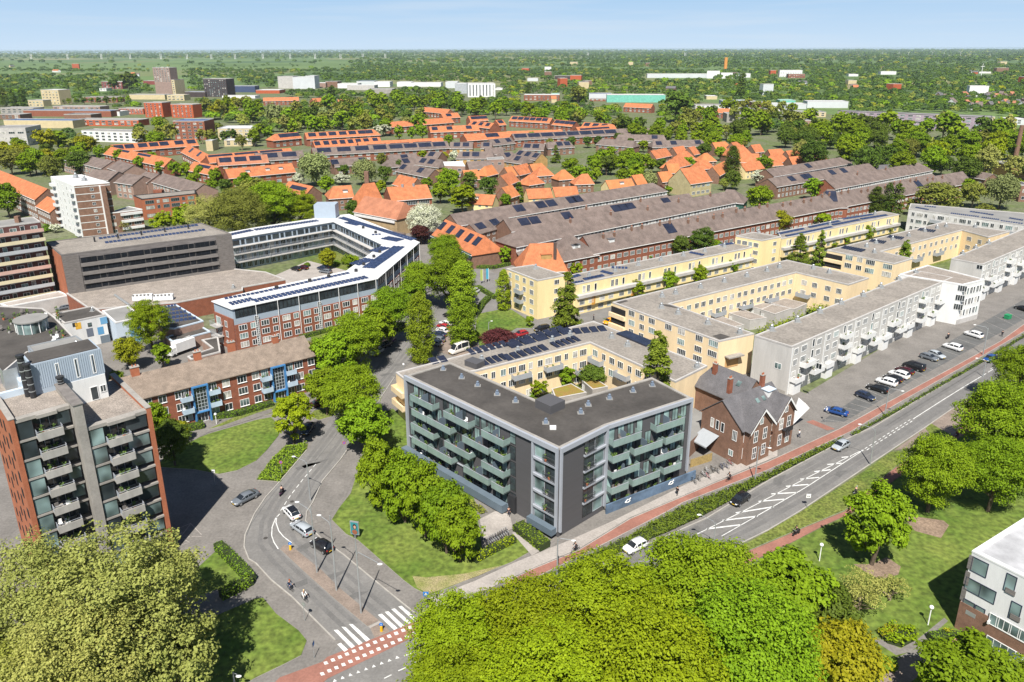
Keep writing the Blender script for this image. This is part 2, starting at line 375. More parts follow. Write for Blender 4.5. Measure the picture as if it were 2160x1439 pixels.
def gable(name, label, A, B, wdt, he, hr, wall, roofm, hips=(0, 0), over=.35, cat='house', group=None, b=None, world=False, wname='wall', sy=None):
 """ridge-roofed block from the two ridge ends (pixels at height hr)"""
 a = Vector(A).xy if world else G(A[0], A[1], hr).xy; c = Vector(B).xy if world else G(B[0], B[1], hr).xy
 u = (c - a).normalized(); n = Vector((u.y, -u.x)); L = (c - a).length
 if n.dot(a + c) > 0: u, n, a, c, hips = -u, -n, c, a, hips[::-1]   # n looks towards the viewer; u runs left to right
 hw = wdt / 2
 a2 = a - u * hips[0]; c2 = c + u * hips[1]; new = b is None
 if new: b = Bld(name, label, cat, (a + c) / 2, group)
 b.a, b.c, b.u0, b.n0, b.hw, b.he, b.hr, b.Lr = a, c, u, n, hw, he, hr, L
 q = [a2 + n * hw, c2 + n * hw, c2 - n * hw, a2 - n * hw]; b.q = q
 m = MB(); m.prism(q, 0, he)
 sl = (hr - he) / hw
 ga, gc = (a, c)
 if not hips[0]: m.face([(q[3].x, q[3].y, he), (q[0].x, q[0].y, he), (a.x, a.y, hr - .05)])
 if not hips[1]: m.face([(q[1].x, q[1].y, he), (q[2].x, q[2].y, he), (c.x, c.y, hr - .05)])
 b.part(wname, m, wall)
 o = over; ox = (0 if hips[0] else .18, 0 if hips[1] else .18)
 ea = a2 - u * (o if hips[0] else ox[0]); ec = c2 + u * (o if hips[1] else ox[1]); w2 = hw + o; ze = he - sl * o * .999
 E = [ea + n * w2, ec + n * w2, ec - n * w2, ea - n * w2]
 ra = a - u * (0 if hips[0] else ox[0]); rc = c + u * (0 if hips[1] else ox[1])
 z3 = lambda p, z: (p.x, p.y, z)
 m = MB(); t = .16
 F2 = [[z3(E[0], ze), z3(E[1], ze), z3(rc, hr), z3(ra, hr)], [z3(E[2], ze), z3(E[3], ze), z3(ra, hr), z3(rc, hr)],
    [z3(E[3], ze), z3(E[0], ze), z3(ra, hr)] if hips[0] else None, [z3(E[1], ze), z3(E[2], ze), z3(rc, hr)] if hips[1] else None]
 for f in F2:
  if f: m.face([(x, y, z + t) for x, y, z in f])
 for i in range(4):
  j = (i + 1) % 4; m.face([z3(E[i], ze), z3(E[j], ze), z3(E[j], ze + t), z3(E[i], ze + t)]) if i in (0, 2) or (i == 1 and hips[1]) or (i == 3 and hips[0]) else None
 for hp, e0, e1, r in ((hips[0], E[3], E[0], ra), (hips[1], E[1], E[2], rc)):
  if not hp:
   m.face([z3(e0, ze), z3(r, hr), z3(r, hr + t), z3(e0, ze + t)]); m.face([z3(r, hr), z3(e1, ze), z3(e1, ze + t), z3(r, hr + t)])
 b.part('roof', m, roofm)
 b.face(q[0], q[1]); b.front = (q[0], q[1]); b.slope = sl
 return b
def onroof(b, s, t, lift=.2):              # point on the viewer-side slope: s along (0..1), t from ridge (0) to eave (1)
 p = lerp(b.a, b.c, s) + b.n0 * b.hw * t; return Vector((p.x, p.y, lerp(b.hr, b.he, t) + lift))
def roof_panel(b, s, t0, t1, wd, m=None, name='solar_panel'):
 A = onroof(b, s, t1); D = onroof(b, s, t0); u = Vector((b.u0.x, b.u0.y, 0)) * wd; q = MB()
 q.ob(A - u / 2, u, D - A, Vector((0, 0, .1))); b.part(name, q, m or solar)
def chimney(b, s, t=.0, w_=.7, h_=1.2, m=None, back=False):
 p = onroof(b, s, t); 
 if back: p = p - Vector((b.n0.x, b.n0.y, 0)) * 2 * b.hw * t
 q = MB(); z0 = p.z - .9; u = Vector((b.u0.x, b.u0.y, 0)); n = Vector((b.n0.x, b.n0.y, 0))
 q.ob((p.x - u.x * w_ / 2 - n.x * w_ * .35, p.y - u.y * w_ / 2 - n.y * w_ * .35, z0), u * w_, n * w_ * .7, (0, 0, h_ + .9))
 q.ob((p.x - u.x * w_ * .58 - n.x * w_ * .42, p.y - u.y * w_ * .58 - n.y * w_ * .42, z0 + h_ + .9), u * w_ * 1.16, n * w_ * .84, (0, 0, .12), 1)
 q.tube([(p.x - u.x * w_ * .2, p.y - u.y * w_ * .2, z0 + h_ + 1.0), (p.x - u.x * w_ * .2, p.y - u.y * w_ * .2, z0 + h_ + 1.4)], .11, 6, 2)
 q.tube([(p.x + u.x * w_ * .2, p.y + u.y * w_ * .2, z0 + h_ + 1.0), (p.x + u.x * w_ * .2, p.y + u.y * w_ * .2, z0 + h_ + 1.4)], .11, 6, 2)
 b.part('chimney', q, [m or brick_r, concrete, terra])
def dormer(b, s, wd=2.2, ht=1.3, t=.62, m=None, roofm=None, n=2):
 p = onroof(b, s, t, 0); u = Vector((b.u0.x, b.u0.y, 0)); nn = Vector((b.n0.x, b.n0.y, 0)); dep = min(ht / b.slope, b.hw * t * .95); q = MB()
 q.ob(p - u * wd / 2, u * wd, -nn * dep, (0, 0, ht)); q.ob(p - u * (wd / 2 + .15) + nn * .2 + Vector((0, 0, ht)), u * (wd + .3), -nn * (dep + .2), (0, 0, .12), 1)
 d = b.part('dormer', q, [m or white_wall, roofm or slate])
 return (p - u * wd / 2 + nn * .01, u, nn)
# ------------------------------------------------------------------ terrain, pavements, roads, lawns
def sheet(name, px, m, z, world=False):
 P = [Vector((p[0], p[1], z)) for p in px] if world else [G(a, b, z) for a, b in px]
 if sum(a.x * q.y - q.x * a.y for a, q in zip(P, P[1:] + P[:1])) < 0: P = P[::-1]
 b = MB(); b.face(P); return struct(name, b, m)
def slab(name, px, m, z=.14, edge=None):
 P = [G(a, b, z).xy for a, b in px]; b = MB(); b.prism(P, .0, z, 1 if edge else 0, 0); return struct(name, b, [m, edge] if edge else m)
def strip(b, px, wd, z, h=0.0, m=0, world=False):   # a band of width wd along a polyline (h: height of a solid band)
 P = [Vector(p).xy for p in px] if world else [G(a, c, z).xy for a, c in px]
 L = []; R = []
 for i, p in enumerate(P):
  d = (P[min(i + 1, len(P) - 1)] - P[max(i - 1, 0)]).normalized(); k = Vector((-d.y, d.x)) * wd / 2
  L.append(p + k); R.append(p - k)
 for i in range(len(P) - 1):
  q = [L[i], R[i], R[i + 1], L[i + 1]]
  if h: b.prism(q, z, z + h, m)
  else:
   q = [(x, y, z) for x, y in q]
   b.face(q if (Vector(q[1]) - Vector(q[0])).cross(Vector(q[2]) - Vector(q[1])).z > 0 else q[::-1], m)
def dense(px, n=10):
 out = []
 for (a, b), (c, d) in zip(px, px[1:]):
  for i in range(n): out.append((lerp(a, c, i / n), lerp(b, d, i / n)))
 return out + [px[-1]]
def poly_at2(P, t):
 L = [((a[0] - c[0]) ** 2 + (a[1] - c[1]) ** 2) ** .5 for a, c in zip(P, P[1:])]; s = t * sum(L)
 for i, l in enumerate(L):
  if s <= l: return (lerp(P[i][0], P[i + 1][0], s / l), lerp(P[i][1], P[i + 1][1], s / l))
  s -= l
 return P[-1]
def poly_mix(A, D, f, t): a, c = poly_at2(A, .12 + .86 * t), poly_at2(D[::-1], .16 + .82 * t); return (lerp(a[0], c[0], f), lerp(a[1], c[1], f))
def fieldmat():
 m = bpy.data.materials.new('fields'); m.use_nodes = True; t = m.node_tree; b = t.nodes['Principled BSDF']; b.inputs['Roughness'].default_value = .95
 g = t.nodes.new('ShaderNodeNewGeometry'); mp = t.nodes.new('ShaderNodeMapping'); mp.inputs['Scale'].default_value = (.0022, .0012, 1); mp.inputs['Rotation'].default_value = (0, 0, .35)
 v = t.nodes.new('ShaderNodeTexVoronoi'); v.inputs['Scale'].default_value = 1.0
 t.links.new(g.outputs['Position'], mp.inputs[0]); t.links.new(mp.outputs[0], v.inputs['Vector'])
 r = t.nodes.new('ShaderNodeValToRGB'); e = r.color_ramp.elements
 e[0].color = (.05, .095, .025, 1); e[1].color = (.11, .17, .045, 1); e[1].position = .45
 x = e.new(.75); x.color = (.07, .12, .022, 1); x = e.new(.95); x.color = (.19, .19, .08, 1)
 s = t.nodes.new('ShaderNodeSeparateColor'); t.links.new(v.outputs['Color'], s.inputs[0]); t.links.new(s.outputs[0], r.inputs[0])
 n = t.nodes.new('ShaderNodeTexNoise'); n.inputs['Scale'].default_value = .02; n.inputs['Detail'].default_value = 6; t.links.new(g.outputs['Position'], n.inputs[0])
 r2 = t.nodes.new('ShaderNodeMapRange'); r2.inputs[3].default_value = .7; r2.inputs[4].default_value = 1.3; t.links.new(n.outputs[0], r2.inputs[0])
 y = t.nodes.new('ShaderNodeMix'); y.data_type = 'RGBA'; y.blend_type = 'MULTIPLY'; y.inputs['Factor'].default_value = 1
 t.links.new(r.outputs[0], y.inputs['A']); t.links.new(r2.outputs[0], y.inputs['B']); t.links.new(y.outputs['Result'], b.inputs['Base Color']); return m
b = MB(); RR = 21000
b.face([(RR * math.cos(2 * PI * i / 96), RR * math.sin(2 * PI * i / 96), 0) for i in range(96)]); struct('terrain', b, fieldmat())
towng = mat('town_ground', (.15, .145, .10), .95, .2, .05, col2=(.09, .13, .03), fine=.3, detail=6)
sheet('ground', [(-400, 1800), (2600, 1800), (2700, 420), (2160, 290), (1700, 235), (1100, 180), (400, 185), (-300, 250), (-900, 420)], towng, .03)
sheet('pavement', [(-200, 1000), (60, 620), (330, 690), (640, 700), (700, 640), (850, 470), (1000, 470), (1090, 560), (1300, 690), (1620, 800), (1700, 830), (2300, 470), (2300, 640), (2160, 760), (1500, 1150), (1000, 1500), (400, 1560), (-200, 1500)], paving, .05)
sheet('courtyard', [(560, 590), (650, 550), (735, 572), (760, 590), (640, 640), (600, 612)], paveL, .07)
for P in ([(1440, 672), (1640, 614), (1705, 642), (1560, 692)], [(1090, 838), (1240, 772), (1335, 805), (1200, 856)], [(1885, 562), (2010, 516), (2055, 532), (1935, 572)], [(635, 562), (700, 528), (795, 545), (742, 572)], [(1240, 560), (1560, 480), (1600, 492), (1260, 575)]): sheet('court_garden', P, grassd, .066)
BUP = [(910, 1300), (1000, 1295), (1100, 1262), (1230, 1208), (1355, 1154), (1490, 1094), (1620, 1015), (1785, 927), (1845, 900), (1935, 845), (2075, 762), (2160, 707), (2300, 614)]
BLO = [(2300, 690), (2160, 775), (2060, 827), (2020, 855), (1952, 902), (1835, 980), (1687, 1079), (1620, 1119), (1575, 1141), (1450, 1200), (1250, 1290), (1000, 1420), (860, 1560)]
sheet('road', [(660, 1520), (690, 1432), (690, 1389), (709, 1366), (790, 1330), (875, 1294)] + BUP + BLO, asphalt, .08)
SL = [(707, 1351), (680, 1324), (615, 1259), (572, 1224), (540, 1189), (525, 1180), (515, 1154), (517, 1129), (537, 1084), (560, 1050), (590, 1017), (647, 950), (685, 900), (712, 860), (745, 818), (790, 770), (832, 700), (868, 640), (905, 590), (935, 545), (960, 500), (972, 470)]
SR = [(1000, 470), (990, 505), (972, 560), (953, 640), (940, 675), (915, 705), (880, 745), (862, 767), (832, 796), (800, 845), (765, 900), (742, 935), (718, 970), (680, 1015), (660, 1060), (647, 1080), (645, 1100), (655, 1114), (680, 1139), (725, 1171), (785, 1221), (850, 1274), (875, 1294), (790, 1336)]
sheet('side_road', SL + SR, asphalt, .085)
sheet('side_street', [(955, 560), (1000, 556), (1075, 590), (1105, 645), (1130, 660), (1300, 640), (1300, 668), (1140, 690), (1085, 700), (1010, 745), (940, 720), (985, 660)], asphalt, .075)
sheet('parking_lot', [(905, 735), (945, 680), (985, 700), (1020, 740), (1010, 757), (950, 750)], paving2, .09)
slay = sheet('lay_by', [(742, 935), (765, 900), (800, 845), (812, 870), (770, 930), (750, 1000), (715, 1075), (700, 1096), (662, 1105), (648, 1085), (662, 1060), (682, 1015), (720, 970)], paving, .09)
kb = MB()
for ln in (SL[:12], SR[8:-1], BUP[1:], BLO[:10]): strip(kb, dense(ln, 3), .18, .05, .13)
struct('kerb', kb, kerbm)
wm = MB()
for f in (.12, .24, .62, .78):
 P = [G(*poly_mix(BUP, BLO, f, i / 14), .082).xy for i in range(15)]; strip(wm, P, .9, .0835, world=True)
for f in (.2, .34, .66, .8):
 P = [lerp(G(*a, .087).xy, G(*c, .087).xy, f) for a, c in zip([poly_at2(SL, .02 + .75 * i / 16) for i in range(17)], [poly_at2(SR[::-1][1:], .02 + .72 * i / 16) for i in range(17)])]; strip(wm, P, .7, .0875, world=True)
struct('tyre_wear', wm, mat('worn_asphalt', (.148, .143, .138), .9, .14, .3, fine=.1))
PU = [(1065, 1229), (1122, 1201), (1220, 1161), (1330, 1094), (1375, 1075), (1505, 1020), (1620, 974), (1770, 905), (1870, 850), (2010, 775), (2110, 720), (2160, 684), (2300, 596)]
PLo = [(2300, 609), (2160, 699), (2125, 720), (2070, 752), (1895, 850), (1795, 910), (1620, 991), (1440, 1060), (1407, 1079), (1227, 1171), (1140, 1213), (1072, 1243)]
sheet('cycle_path', PU + PLo, redpath, .10)
kb = MB(); strip(kb, dense(PU, 2), .14, .1, .02); strip(kb, dense(PLo, 2), .14, .1, .02); struct('path_edging', kb, paveL)
sheet('footpath', [(930, 1290), (905, 1262), (1000, 1226), (1080, 1189), (1200, 1140), (1290, 1100), (1450, 1020), (1500, 1000), (1640, 935), (1640, 962), (1505, 1018), (1375, 1073), (1330, 1091), (1220, 1158), (1122, 1199), (1060, 1228)], paveL, .095)
sheet('cycle_path', [(1560, 1170), (1620, 1146), (1700, 1112), (1782, 1079), (1882, 992), (1935, 955), (1995, 920), (2045, 888), (2110, 840), (2135, 850), (2060, 900), (2010, 932), (1960, 965), (1890, 1010), (1800, 1080), (1735, 1110), (1670, 1144), (1590, 1182), (1540, 1200)], redpath, .10)
sheet('cycle_path', [(560, 1460), (590, 1429), (680, 1396), (690, 1386), (860, 1318), (905, 1298), (930, 1306), (945, 1312), (860, 1350), (690, 1432), (660, 1460)], redpath, .10)
bigl = [(1560, 1205), (1670, 1146), (1740, 1110), (1800, 1082), (1890, 1012), (1960, 967), (2010, 934), (2060, 902), (2135, 852), (2300, 760), (2400, 1000), (2500, 1560), (1300, 1560), (1300, 1350)]
slab('lawn', bigl, grassm, .13, soil)
slab('verge', [(1685, 1082), (1835, 986), (1880, 953), (1915, 951), (1915, 962), (1880, 992), (1782, 1076), (1700, 1110), (1620, 1143), (1570, 1165), (1560, 1155)], grassd, .13, kerbm)
slab('verge', [(1952, 905), (1962, 892), (2010, 920), (1995, 918), (1975, 925)], grassd, .13, kerbm)
sheet('bus_stop_apron', [(1952, 902), (2020, 855), (2060, 828), (2085, 860), (2045, 885), (2010, 918)], paving2, .105)
sheet('bus_stop_path', [(1885, 950), (1952, 903), (1970, 918), (1930, 945)], paving2, .107)
slab('lawn', [(700, 1096), (715, 1072), (740, 1040), (752, 1000), (790, 925), (815, 868), (828, 862), (862, 888), (872, 950), (900, 975), (1000, 1050), (1005, 1080), (1012, 1120), (1018, 1165), (1090, 1130), (1115, 1165), (1080, 1185), (1000, 1217), (905, 1256), (875, 1241), (852, 1224), (755, 1139), (730, 1126)], grassm, .13, kerbm)
slab('lawn', [(540, 1262), (555, 1261), (582, 1294), (630, 1330), (647, 1351), (635, 1382), (600, 1400), (540, 1429), (450, 1480), (250, 1560), (100, 1560), (380, 1340), (455, 1299)], grassm, .13, kerbm)
slab('lawn', [(455, 1162), (515, 1219), (465, 1241), (400, 1262), (380, 1225), (410, 1204)], grassm, .13, kerbm)
slab('lawn', [(330, 985), (360, 948), (440, 915), (540, 886), (572, 880), (590, 900), (588, 918), (562, 950), (540, 972), (500, 992), (462, 1000), (410, 990)], grassm, .13, kerbm)
slab('verge', [(541, 1012), (575, 965), (602, 940), (650, 935), (647, 950), (615, 985), (592, 1016)], grassd, .13, kerbm)
slab('verge', [(655, 878), (662, 866), (690, 862), (712, 860), (700, 878), (672, 886)], grassd, .13, kerbm)
slab('lawn', [(1003, 692), (1008, 662), (1060, 652), (1080, 654), (1128, 684), (1122, 692), (1090, 692), (1040, 722), (1012, 732)], grassm, .13, kerbm)
slab('lawn', [(655, 700), (735, 660), (800, 640), (830, 655), (800, 700), (700, 760), (660, 770)], grassd, .11, kerbm)
slab('lawn', [(520, 868), (640, 828), (650, 838), (575, 872), (440, 905)], grassd, .11, kerbm)
sheet('bare_soil', [(1840, 1190), (1870, 1175), (1900, 1195), (1895, 1212), (1860, 1222), (1838, 1215), (1800, 1190)], soil, .14)
sheet('bare_soil', [(1908, 1095), (1920, 1088), (1990, 1098), (2002, 1108), (1985, 1135), (1930, 1120)], soil, .14)
sheet('bare_soil', [(870, 1215), (900, 1218), (980, 1210), (1060, 1192), (1010, 1214), (905, 1253), (880, 1240)], mat('dry_grass', (.30, .25, .14), .95, .3, .5, col2=(.19, .20, .06), fine=.4), .14)
sheet('garden_path', [(1845, 1352), (1890, 1382), (1920, 1375), (1960, 1345), (2000, 1310), (1992, 1303), (1940, 1345), (1900, 1368), (1850, 1345)], paving, .14)
sheet('garden_path', [(1940, 1365), (2050, 1360), (2065, 1372), (2000, 1385), (1920, 1385), (1890, 1388)], paving, .142)
sheet('garden_path', [(1895, 1392), (1990, 1345), (2000, 1385), (1890, 1460), (1830, 1460)], paving2, .138)
sheet('entrance_path', [(1080, 1124), (1090, 1120), (1143, 1160), (1122, 1172)], paveL, .145)
sheet('entrance_court', [(1012, 1095), (1045, 1078), (1075, 1085), (1082, 1115), (1020, 1140)], paveL, .145)
sheet('garden_path', [(382, 930), (540, 872), (572, 862), (580, 868), (540, 882), (440, 912), (392, 938)], paving, .142)
isl = [(591, 1158), (598, 1150), (612, 1149), (645, 1176), (680, 1204), (715, 1239), (770, 1285), (800, 1309), (775, 1321), (700, 1258), (640, 1204)]
slab('traffic_island', isl, paving2, .15, kerbm)
slab('traffic_island', [(781, 1325), (806, 1313), (822, 1331), (790, 1345)], paving2, .15, kerbm)
sheet('island_crossing', [(776, 1322), (800, 1310), (806, 1313), (781, 1325)], paveL, .12)
mk = MB(); Z = .112
def quad(*px, z=Z):
 P = [G(a, b, z) for a, b in px]
 if (P[1] - P[0]).cross(P[2] - P[1]).z < 0: P = P[::-1]
 mk.face(P)
def q2(*xy): return [(540 + x / 4, 1079 + y / 4) for x, y in xy]
for A in (((655, 1000), (690, 998), (835, 1138), (805, 1155)), ((720, 972), (755, 975), (900, 1110), (868, 1128)), ((782, 950), (815, 950), (962, 1080), (930, 1098)), ((685, 1120), (715, 1108), (776, 1166), (745, 1184)),
    ((1028, 872), (1060, 862), (1195, 985), (1165, 1000)), ((1086, 848), (1115, 840), (1250, 965), (1222, 980)), ((1142, 825), (1172, 818), (1307, 938), (1282, 952)), ((1200, 802), (1228, 796), (1365, 912), (1340, 930))):
 quad(*q2(*A))
for i in range(16):                        # block marks along the red crossing
 for (x0, y0, x1, y1) in ((590, 1278, 1480, 903), (560, 1370, 1570, 925)):
  if i == 15 and y0 == 1370: pass
  n = 15 if y0 == 1278 else 17
  if i > n: continue
  x = lerp(x0, x1, i / n); y = lerp(y0, y1, i / n); quad(*q2((x - 22, y - 8), (x + 8, y - 16), (x + 22, y + 8), (x - 10, y + 16)))
for i in range(9):                         # give-way triangles
 x = lerp(668, 1195, i / 8); y = lerp(1428, 1232, i / 8); P = [G(a, c, Z) for a, c in q2((x - 18, y + 12), (x + 16, y + 4), (x - 8, y - 14))]
 mk.face(P if (P[1] - P[0]).cross(P[2] - P[1]).z > 0 else P[::-1])
for A in (((1248, 1220), (1310, 1195)), ((1200, 1345), (1262, 1318)), ((1082, 1408), (1143, 1378)), ((1320, 1283), (1370, 1262)), ((1372, 1170), (1420, 1150))):
 strip(mk, q2(*A), .16, Z)
def dash(px, n, duty, wd):
 P = [G(a, c, Z).xy for a, c in px]; P = [lerp(P[0], P[-1], t) for t in (0, 1)] if len(P) == 2 else P
 seg = []; tot = sum((q - p).length for p, q in zip(P, P[1:]))
 def at(s):
  for p, q in zip(P, P[1:]):
   l = (q - p).length
   if s <= l + 1e-6: return lerp(p, q, s / l)
   s -= l
  return P[-1]
 for i in range(n): strip(mk, [at(tot * (i + .5 - duty / 2) / n), at(tot * (i + .5 + duty / 2) / n)], wd, Z, world=True)
HL = [(1392, 1166), (1460, 1132), (1580, 1072), (1700, 1009), (1820, 949)]; HR = [(1522, 1131), (1620, 1075), (1700, 1028), (1760, 989), (1822, 949)]
strip(mk, dense(HL, 4), .14, Z); strip(mk, dense(HR, 4), .14, Z)
def poly_at(P, t):
 k = t * (len(P) - 1); i = min(int(k), len(P) - 2); return (lerp(P[i][0], P[i + 1][0], k - i), lerp(P[i][1], P[i + 1][1], k - i))
for a, c in (((1490, 1116), (1562, 1107)), ((1524, 1098), (1598, 1089)), ((1552, 1082), (1632, 1069)), ((1600, 1058), (1655, 1053)), ((1627, 1042), (1680, 1039)), ((1658, 1026), (1705, 1022)), ((1688, 1011), (1728, 1007)), ((1718, 995), (1752, 991)), ((1745, 980), (1775, 977)), ((1775, 965), (1795, 963))):
 strip(mk, [a, c], .3, Z)
dash([(1822, 948), (1870, 917), (1922, 884)], 11, .55, .14); dash([(1826, 951), (1874, 920), (1926, 887)], 11, .55, .14)
strip(mk, dense([(1926, 884), (1990, 843), (2040, 812), (2080, 788)], 3), .16, Z); dash([(2080, 788), (2160, 738), (2300, 650)], 14, .6, .14)
dash([(2082, 783), (2160, 735), (2300, 645)], 14, .3, .12)
dash([(590, 1080), (612, 1046), (640, 1010), (668, 977)], 9, .6, .14)
strip(mk, dense([(590, 1084), (581, 1094), (574, 1112), (573, 1130), (578, 1144), (587, 1158)], 2), .15, Z); strip(mk, dense([(584, 1089), (582, 1102), (588, 1120), (598, 1132), (615, 1145)], 2), .15, Z)
struct('road_markings', mk, white_paint)
jt = MB()
for px in ([(655, 985), (700, 930), (718, 905)], [(820, 778), (850, 735), (868, 712)], [(792, 815), (815, 790)], [(870, 722), (905, 680), (930, 640)], [(805, 788), (835, 793)], [(640, 965), (665, 962)], [(650, 975), (672, 968)], [(520, 1130), (530, 1105), (560, 1062), (592, 1022)]):
 strip(jt, dense(px, 3), .11, .089)
struct('asphalt_joints', jt, asphalt2)
rr_ = random.Random(4); mh = MB(); pm = MB()
for i in range(26):
 f, t = rr_.uniform(.1, .9), rr_.uniform(.0, 1); p = G(*poly_mix(BUP, BLO, f, t), .09)
 if i % 2: a = lerp(G(*poly_at2(SL, t * .8), .09), G(*poly_at2(SR[::-1][1:], t * .78), .09), f); p = a
 if i % 3: u = Vector((rr_.uniform(.5, 1), rr_.uniform(.5, 1), 0)).normalized(); pm.face([p, p + u * rr_.uniform(1.5, 5), p + u * 2 + Vector((-u.y, u.x, 0)) * rr_.uniform(.8, 1.6), p + Vector((-u.y, u.x, 0)) * 1.2])
 else: mh.face([(p.x + .35 * math.cos(k * PI / 6), p.y + .35 * math.sin(k * PI / 6), .0895) for k in range(12)])
struct('asphalt_patches', pm, mat('patched_asphalt', (.125, .122, .118), .92, .15, .5, fine=.12)); struct('manhole_covers', mh, mat('cast_iron', (.06, .055, .05), .7))
bays = [(1735, 888), (1765, 868), (1830, 822), (1885, 790), (1960, 742), (2060, 690), (2160, 640), (2160, 668), (2095, 704), (2010, 757), (1940, 795), (1845, 850), (1790, 880)]
sheet('parking_bays', [(1730, 890), (1772, 862), (1850, 810), (1912, 772), (1990, 728), (2080, 676), (2200, 610), (2200, 650), (2105, 705), (2005, 760), (1925, 803), (1840, 855), (1780, 890)], asphalt2, .07)
bm = MB()
for i in range(26):
 t = i / 25; a = poly_at([(1740, 885), (1850, 812), (1990, 729), (2160, 632)], t); c = poly_at([(1790, 892), (1888, 832), (2040, 745), (2200, 655)], t); strip(bm, [a, c], .1, .076)
struct('bay_lines', bm, paveL)
sheet('brick_crossing', [(1700, 890), (1715, 886), (1762, 905), (1745, 908)], redpath, .075)
bm = MB()
for a, c in (((345, 1128), (402, 1104)), ((402, 1104), (425, 1128)), ((425, 1132), (345, 1130)), ((402, 1105), (366, 1152)), ((366, 1154), (350, 1135))): strip(bm, [a, c], .12, .062)
for P in ([(362, 1127), (375, 1120), (384, 1124), (377, 1131), (368, 1127)], [(384, 1149), (400, 1144), (386, 1137), (404, 1131)], ): strip(bm, P, .14, .062)
struct('bay_lines', bm, paveL)
# ------------------------------------------------------------------ near buildings
random.seed(5)
def u1(x, y): return (x / 4, 720 + y / 4)
def u2(x, y): return (540 + x / 4, 720 + y / 4)
def u3(x, y): return (1080 + x / 4, 720 + y / 4)
def u4(x, y): return (1620 + x / 4, 720 + y / 4)
def t1(x, y): return (x / 4, 80 + y / 4)
def t2(x, y): return (540 + x / 4, 80 + y / 4)
def t3(x, y): return (1080 + x / 4, 80 + y / 4)
def t4(x, y): return (1620 + x / 4, 80 + y / 4)
def t5(x, y): return (x / 4, 400 + y / 4)
def t6(x, y): return (540 + x / 4, 400 + y / 4)
def t7(x, y): return (1080 + x / 4, 400 + y / 4)
def t8(x, y): return (1620 + x / 4, 400 + y / 4)
def l1(x, y): return (x / 4, 1079 + y / 4)
def l2(x, y): return (540 + x / 4, 1079 + y / 4)
def l3(x, y): return (1080 + x / 4, 1079 + y / 4)
def l4(x, y): return (1620 + x / 4, 1079 + y / 4)
BC = {}
def balcony(b, u, z, wd, d, rail, slabm, style='panel', ht=1.05, divider=None, out=0.0):
 """slab hung on the current wall, its railing a sub-part"""
 k = (round(wd, 1), d, rail.name, slabm.name, style, ht); wd = round(wd, 1)
 if k not in BC:
  q = MB(); q.box(0, -d, -.16, wd, 0, 0); s = q.mesh('balcony', slabm)
  q = MB(); t = .05
  if style == 'bars':
   for i in range(int(wd / .22) + 1): x = min(wd - .03, i * .22); q.box(x, -d, .02, x + .03, -d + .03, ht)
   for i in range(int(d / .22)): y = -d + i * .22; q.box(0, y, .02, .03, y + .03, ht); q.box(wd - .03, y, .02, wd, y + .03, ht)
   q.box(0, -d - .01, ht, wd, -d + .05, ht + .05); q.box(0, -d + .05, ht, .05, 0, ht + .05); q.box(wd - .05, -d + .05, ht, wd, 0, ht + .05)
  else:
   n = max(1, round(wd / 1.1)); g = .015 if style == 'glass' else 0
   for i in range(n): q.box(wd * i / n + g, -d - .03, -.18, wd * (i + 1) / n - g, -d + t - .03, ht)
   m_ = max(1, round(d / 1.1))
   for i in range(m_):
    for x in (0, wd - t): q.box(x, -d + t + d * i / m_ + g, -.18, x + t, -d + t + d * (i + 1) / m_ - g - .06, ht)
   if style == 'glass': q.box(-.03, -d - .05, ht, wd + .03, -d + .05, ht + .04, 1)
  BC[k] = (s, q.mesh('railing', [rail, alu]))
 s, r = BC[k]; ir = inv(b.root)
 o = put('balcony', s, b.root, ir @ b.mw(u, z, out)); put('railing', r, o)
 if divider is not None:
  dk = ('dv', d)
  if dk not in BC:
   q = MB(); q.box(-.03, -d + .1, 0, .03, 0, 1.75); BC[dk] = q.mesh('divider', blue_gr)
  dv = put('divider', BC[dk], o); dv.location = (wd * divider, 0, 0)
 return o
CL = {}
def clutter(b, u, z, wd, d, out, n=2):     # plants and garden chairs left on a balcony
 for i in range(n):
  k = random.randrange(6)
  if k not in CL:
   q = MB(); r = random.Random(k)
   if k < 4:
    q.tube([(0, 0, 0), (0, 0, .35)], [.16, .2], 8, 0)
    for j in range(40):
     a, h, e = r.uniform(0, 6.3), r.uniform(.35, .95 + .1 * k), r.uniform(.05, .3); c = Vector((math.cos(a) * e, math.sin(a) * e, h)); t = Vector((r.uniform(-1, 1), r.uniform(-1, 1), r.uniform(-1, 1))) * .14; s_ = Vector((r.uniform(-1, 1), r.uniform(-1, 1), r.uniform(-1, 1))) * .1
     q.face([c - t, c + s_, c + t, c - s_], 1)
    CL[k] = (q.mesh('planter', [terra if k % 2 else concl, mat('pot_plant', (.09, .15, .03), .8, .4, 3)]), 'planter')
   else:
    q.box(-.25, -.25, .4, .25, .25, .46); q.box(-.25, .2, .46, .25, .26, .95)
    for x in (-.23, .2):
     for y in (-.23, .2): q.box(x, y, 0, x + .04, y + .04, .4)
    CL[k] = (q.mesh('garden_chair', white_fr if k == 4 else timber), 'garden_chair')
  me, nm = CL[k]; b.add(nm, me, u + random.uniform(.4, max(.5, wd - .4)), z + .01, out - random.uniform(.3, d - .3))
DR = [(857, 792), (1180, 946), (1279, 897), (1459, 839), (1375, 796), (1187, 849), (1146, 850), (950, 764)]
hD = 15.6
B = flat('apartment_building', 'charcoal apartment block with dark flat roof, white outline frame and frosted green glass balconies', DR, hD, dark_clad, bitumen, para=.3, rim=concrete, rimw=.5)
P = B.P; zf = [.95 + 2.86 * k for k in range(5)]
LF, FC, ST, RE = P[0], P[1], P[2], P[3]
fm = MB()                                  # pale frame that outlines the facades
B.face(LF, FC); L1 = B.L
